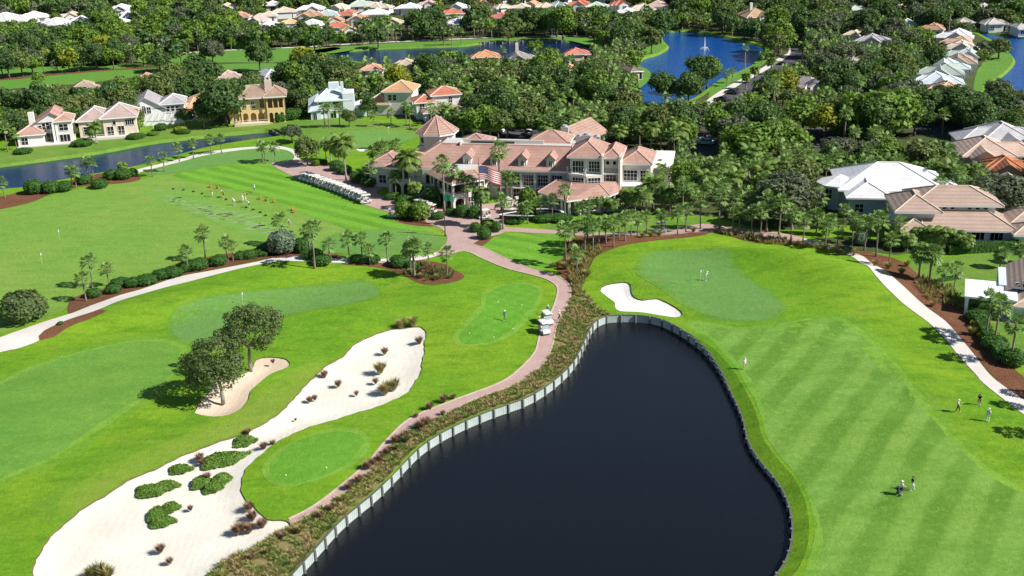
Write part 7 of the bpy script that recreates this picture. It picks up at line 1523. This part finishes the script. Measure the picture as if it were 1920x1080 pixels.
# ---------------------------------------------------------------- flagpoles
def flagpole(px, py, h, label, flag_fn, z0):
    p = g(px, py); t = thing('flagpole', label, 'flagpole', p); b = MB(); b.tube([(0, 0, 0), (0, 0, h * .6), (0, 0, h)], [.11, .085, .05], 8); b.tube([(0, 0, 0), (0, 0, .25)], [.28, .22], 10); b.build('pole', mat('bronze_pole', (.09, .075, .06), .4, .5, .5), t)
    b = MB(); b.loft([[Vector((r_ * math.cos(a), r_ * math.sin(a), h + z)) for a in (2 * math.pi * i / 8 for i in range(8))] for r_, z in ((.03, 0), (.11, .06), (.11, .14), (.03, .2))]); b.build('finial', mat('gold_ball', (.6, .45, .15), .3, .5, .8), t); flag_fn(t, h)
def us_flag(t, h):
    """waving flag: 13 stripes, blue canton and fifty stars"""
    nx, L, Hh = 26, 4.7, 2.7; z0 = h - 1.4 - Hh
    def P_(u, v, o=0.0): return Vector((.08 + u * L * .93, .26 * math.sin(u * 9) * u + o, z0 + v * Hh - 1.2 * u * u - .4 * u + .1 * math.sin(u * 7)))
    CRd, CWh, CBl = cloth('flag_red', (.5, .02, .04)), cloth('flag_white', (.75, .75, .75)), cloth('flag_blue', (.02, .03, .16))
    fl = MB()
    for s in range(13):
        for i in range(nx):
            u0, u1 = i / nx, (i + 1) / nx; v0, v1 = s / 13, (s + 1) / 13; mi = 2 if (u1 <= .4 and s >= 6) else (0 if s % 2 == 0 else 1)
            fl.add([P_(u0, v0), P_(u1, v0), P_(u1, v1), P_(u0, v1)], [(0, 1, 2, 3)], mi)
    F = fl.build('flag', [CRd, CWh, CBl], t, True)
    st = MB()
    for r_ in range(9):
        for c_ in range(6 if r_ % 2 == 0 else 5):
            u = (.4 / 12) * (1 + 2 * c_ + (r_ % 2)); v = 6 / 13 + (7 / 13) * (r_ + 1) / 10
            for o in (-.015, .015):
                ce = P_(u, v, o); st.add([ce + Vector((math.sin(k * math.pi / 5) * (.062 if k % 2 == 0 else .026), 0, math.cos(k * math.pi / 5) * (.062 if k % 2 == 0 else .026))) for k in range(10)], [tuple(range(10))])
    tag(st.build('stars', CWh, F), kind='stuff')
def green_flag(t, h):
    fl = MB(); nx = 12; z0 = h - .3
    v = [Vector((.06 + 1.9 * u, .15 * math.sin(u * 8) * u, z0 - .55 * u * u - (1.25 - .2 * u) * w2)) for u in np.linspace(0, 1, nx) for w2 in (0, 1)]
    fl.add(v, [(2 * i, 2 * i + 1, 2 * i + 3, 2 * i + 2) for i in range(nx - 1)]); F = fl.build('flag', cloth('flag_green', (.02, .16, .09)), t, True)
    em = MB()
    for o in (-.02, .02): em.add([Vector((.55 + .5 * a, .1 + o, z0 - .45 - .3 * b_)) for a, b_ in ((0, 0), (.3, .4), (.9, .2), (1, .5), (.4, .9), (.1, .6))], [tuple(range(6))])
    em.build('emblem', cloth('emblem', (.6, .65, .6)), F)
flagpole(902, 428, 13.9, 'tall bronze flagpole flying the striped and starred flag before the clubhouse', us_flag, 0)
flagpole(835, 443, 8.6, 'bronze flagpole with a green flag at the path junction', green_flag, 0)
# ---------------------------------------------------------------- cars
def car_proto():
    t = thing('car', 'x', 'car'); b = MB(); pr = [(-2.2, .35), (-2.25, .75), (-2.0, .95), (-1.0, 1.0), (1.0, .98), (1.9, .85), (2.2, .65), (2.2, .35)]; n = len(pr)
    b.add([(-.88, y, z) for y, z in pr] + [(.88, y, z) for y, z in pr], [tuple(range(n)), tuple(range(2 * n - 1, n - 1, -1))] + [(i, n + i, n + (i + 1) % n, (i + 1) % n) for i in range(n)]); b.build('body', mat('car_paint', (.7, .7, .7), .25, .5), t)
    b = MB(); b.loft([[Vector((x, y, z)) for x, y in rr] for rr, z in (([(-.82, -1.7), (.82, -1.7), (.82, 1.1), (-.82, 1.1)], .97), ([(-.68, -1.2), (.68, -1.2), (.68, .3), (-.68, .3)], 1.42))]); b.build('window_band', GLASS, t)
    b = MB(); b.loft([[Vector((x, y, z)) for x, y in rr] for rr, z in (([(-.7, -1.22), (.7, -1.22), (.7, .32), (-.7, .32)], 1.42), ([(-.62, -1.1), (.62, -1.1), (.62, .2), (-.62, .2)], 1.5))]); b.build('roof', MATS['car_paint'], t)
    w1 = MB(); w1.tube([(-.11, 0, 0), (.11, 0, 0)], [.32, .32], 14); wm = w1.mesh('wheel', MATS['tyre_rubber']); r1 = MB(); r1.tube([(-.12, 0, 0), (.12, 0, 0)], [.18, .18], 10); rm_ = r1.mesh('rim', mat('alloy', (.5, .5, .52), .3, .5, .8))
    for x in (-.8, .8):
        for y in (-1.35, 1.35): w_ = link('wheel', wm, t, (x, y, .32)); link('rim', rm_, w_)
        b = MB(); b.box(x * .75 - .16, x * .75 + .16, 2.14, 2.23, .62, .76); b.build('headlight', mat('lamp_glass', (.7, .7, .65), .2, .5), t); b = MB(); b.box(x * .8 - .14, x * .8 + .14, -2.27, -2.18, .72, .86); b.build('tail_light', mat('tail_red', (.3, .01, .01), .3), t)
    return t
CARS = [(1352, 190, 45, 'k', 'dark car on the lakeside road, left one'), (1372, 176, 45, 'k', 'dark car on the lakeside road, right one'), (1484, 82, 10, 'k', 'dark car at the bend of the lakeside road'), (1475, 68, 60, 'w', 'white car near the road junction by the lake'), (1322, 271, 75, 'b', 'light blue car nearest in the car park'), (1327, 265, 75, 'w', 'white car in the car park behind the light blue one'), (1335, 259, 75, 'r', 'red car in the car park'), (1346, 259, 75, 'r', 'second red car in the car park'), (1383, 240, 20, 'w', 'white car under the car park trees'), (992, 253, 10, 'w', 'white van like car behind the clubhouse roof'), (930, 249, 70, 'w', 'pale car in the rear car park, left one'), (968, 232, 80, 'w', 'white car in the rear car park, far one'), (985, 231, 80, 'k', 'dark car in the rear car park'), (1600, 224, 70, 'w', 'white car beside the bright tree'), (1722, 291, 60, 'w', 'white car below the turning circle'), (1555, 268, 40, 'w', 'white car at the edge of the far car park')]
PC = dict(k=(.03, .03, .035), w=(.72, .72, .72), r=(.4, .03, .03), b=(.35, .55, .65)); pcar = car_proto()
for i, (x, y, a, c_, lb) in enumerate(CARS):
    c = pcar if i == 0 else copy_tree(pcar); c.location = g(x, y) + Vector((0, 0, .06)); c.rotation_euler = (0, 0, R(a)); tag(c, lb, 'car', 'parked and moving cars')
    for ch in c.children:
        if ch.name.split('.')[0] in ('body', 'roof'): ch.data = ch.data.copy(); ch.data.materials[0] = mat('paint_' + c_, PC[c_], .25, .5)
# ---------------------------------------------------------------- fountain and gazebo
p = un(1321, 92); t = thing('fountain', 'white fountain jet in the blue lake', 'fountain', (p.x, p.y, -.6)); SPR = mat('spray', (.85, .88, .9), .6, .2)
b = MB(); b.tube([(0, 0, 0), (0, 0, 2.6), (0, 0, 5.0)], [.25, .2, .06], 8); b.build('jet', SPR, t)
for k in range(10):
    a = k * .628; b = MB(); b.tube([(math.cos(a) * r_, math.sin(a) * r_, z) for r_, z in ((.1, 0), (.6, 1.2), (1.1, 1.3), (1.6, .7), (1.9, 0))], [.05, .05, .05, .05, .03], 5); b.build('arc_jet', SPR, t)
p = g(1030, 66); t = thing('gazebo', 'small white gazebo at the edge of the far wood', 'gazebo', p)
for k in range(6): a = k * 1.047; column(t, 2.2 * math.cos(a), 2.2 * math.sin(a), 0, 2.8, .3)
roof_part(t, [(2.9 * math.cos(k * 1.047), 2.9 * math.sin(k * 1.047)) for k in range(6)], [(.03 * math.cos(k * 1.047), .03 * math.sin(k * 1.047)) for k in range(6)], 2.9, 4.4, roofm((.55, .5, .47)))
b = MB(); b.prism([(2.6 * math.cos(k * 1.047), 2.6 * math.sin(k * 1.047)) for k in range(6)], 0, .3); b.build('floor', CONC, t)
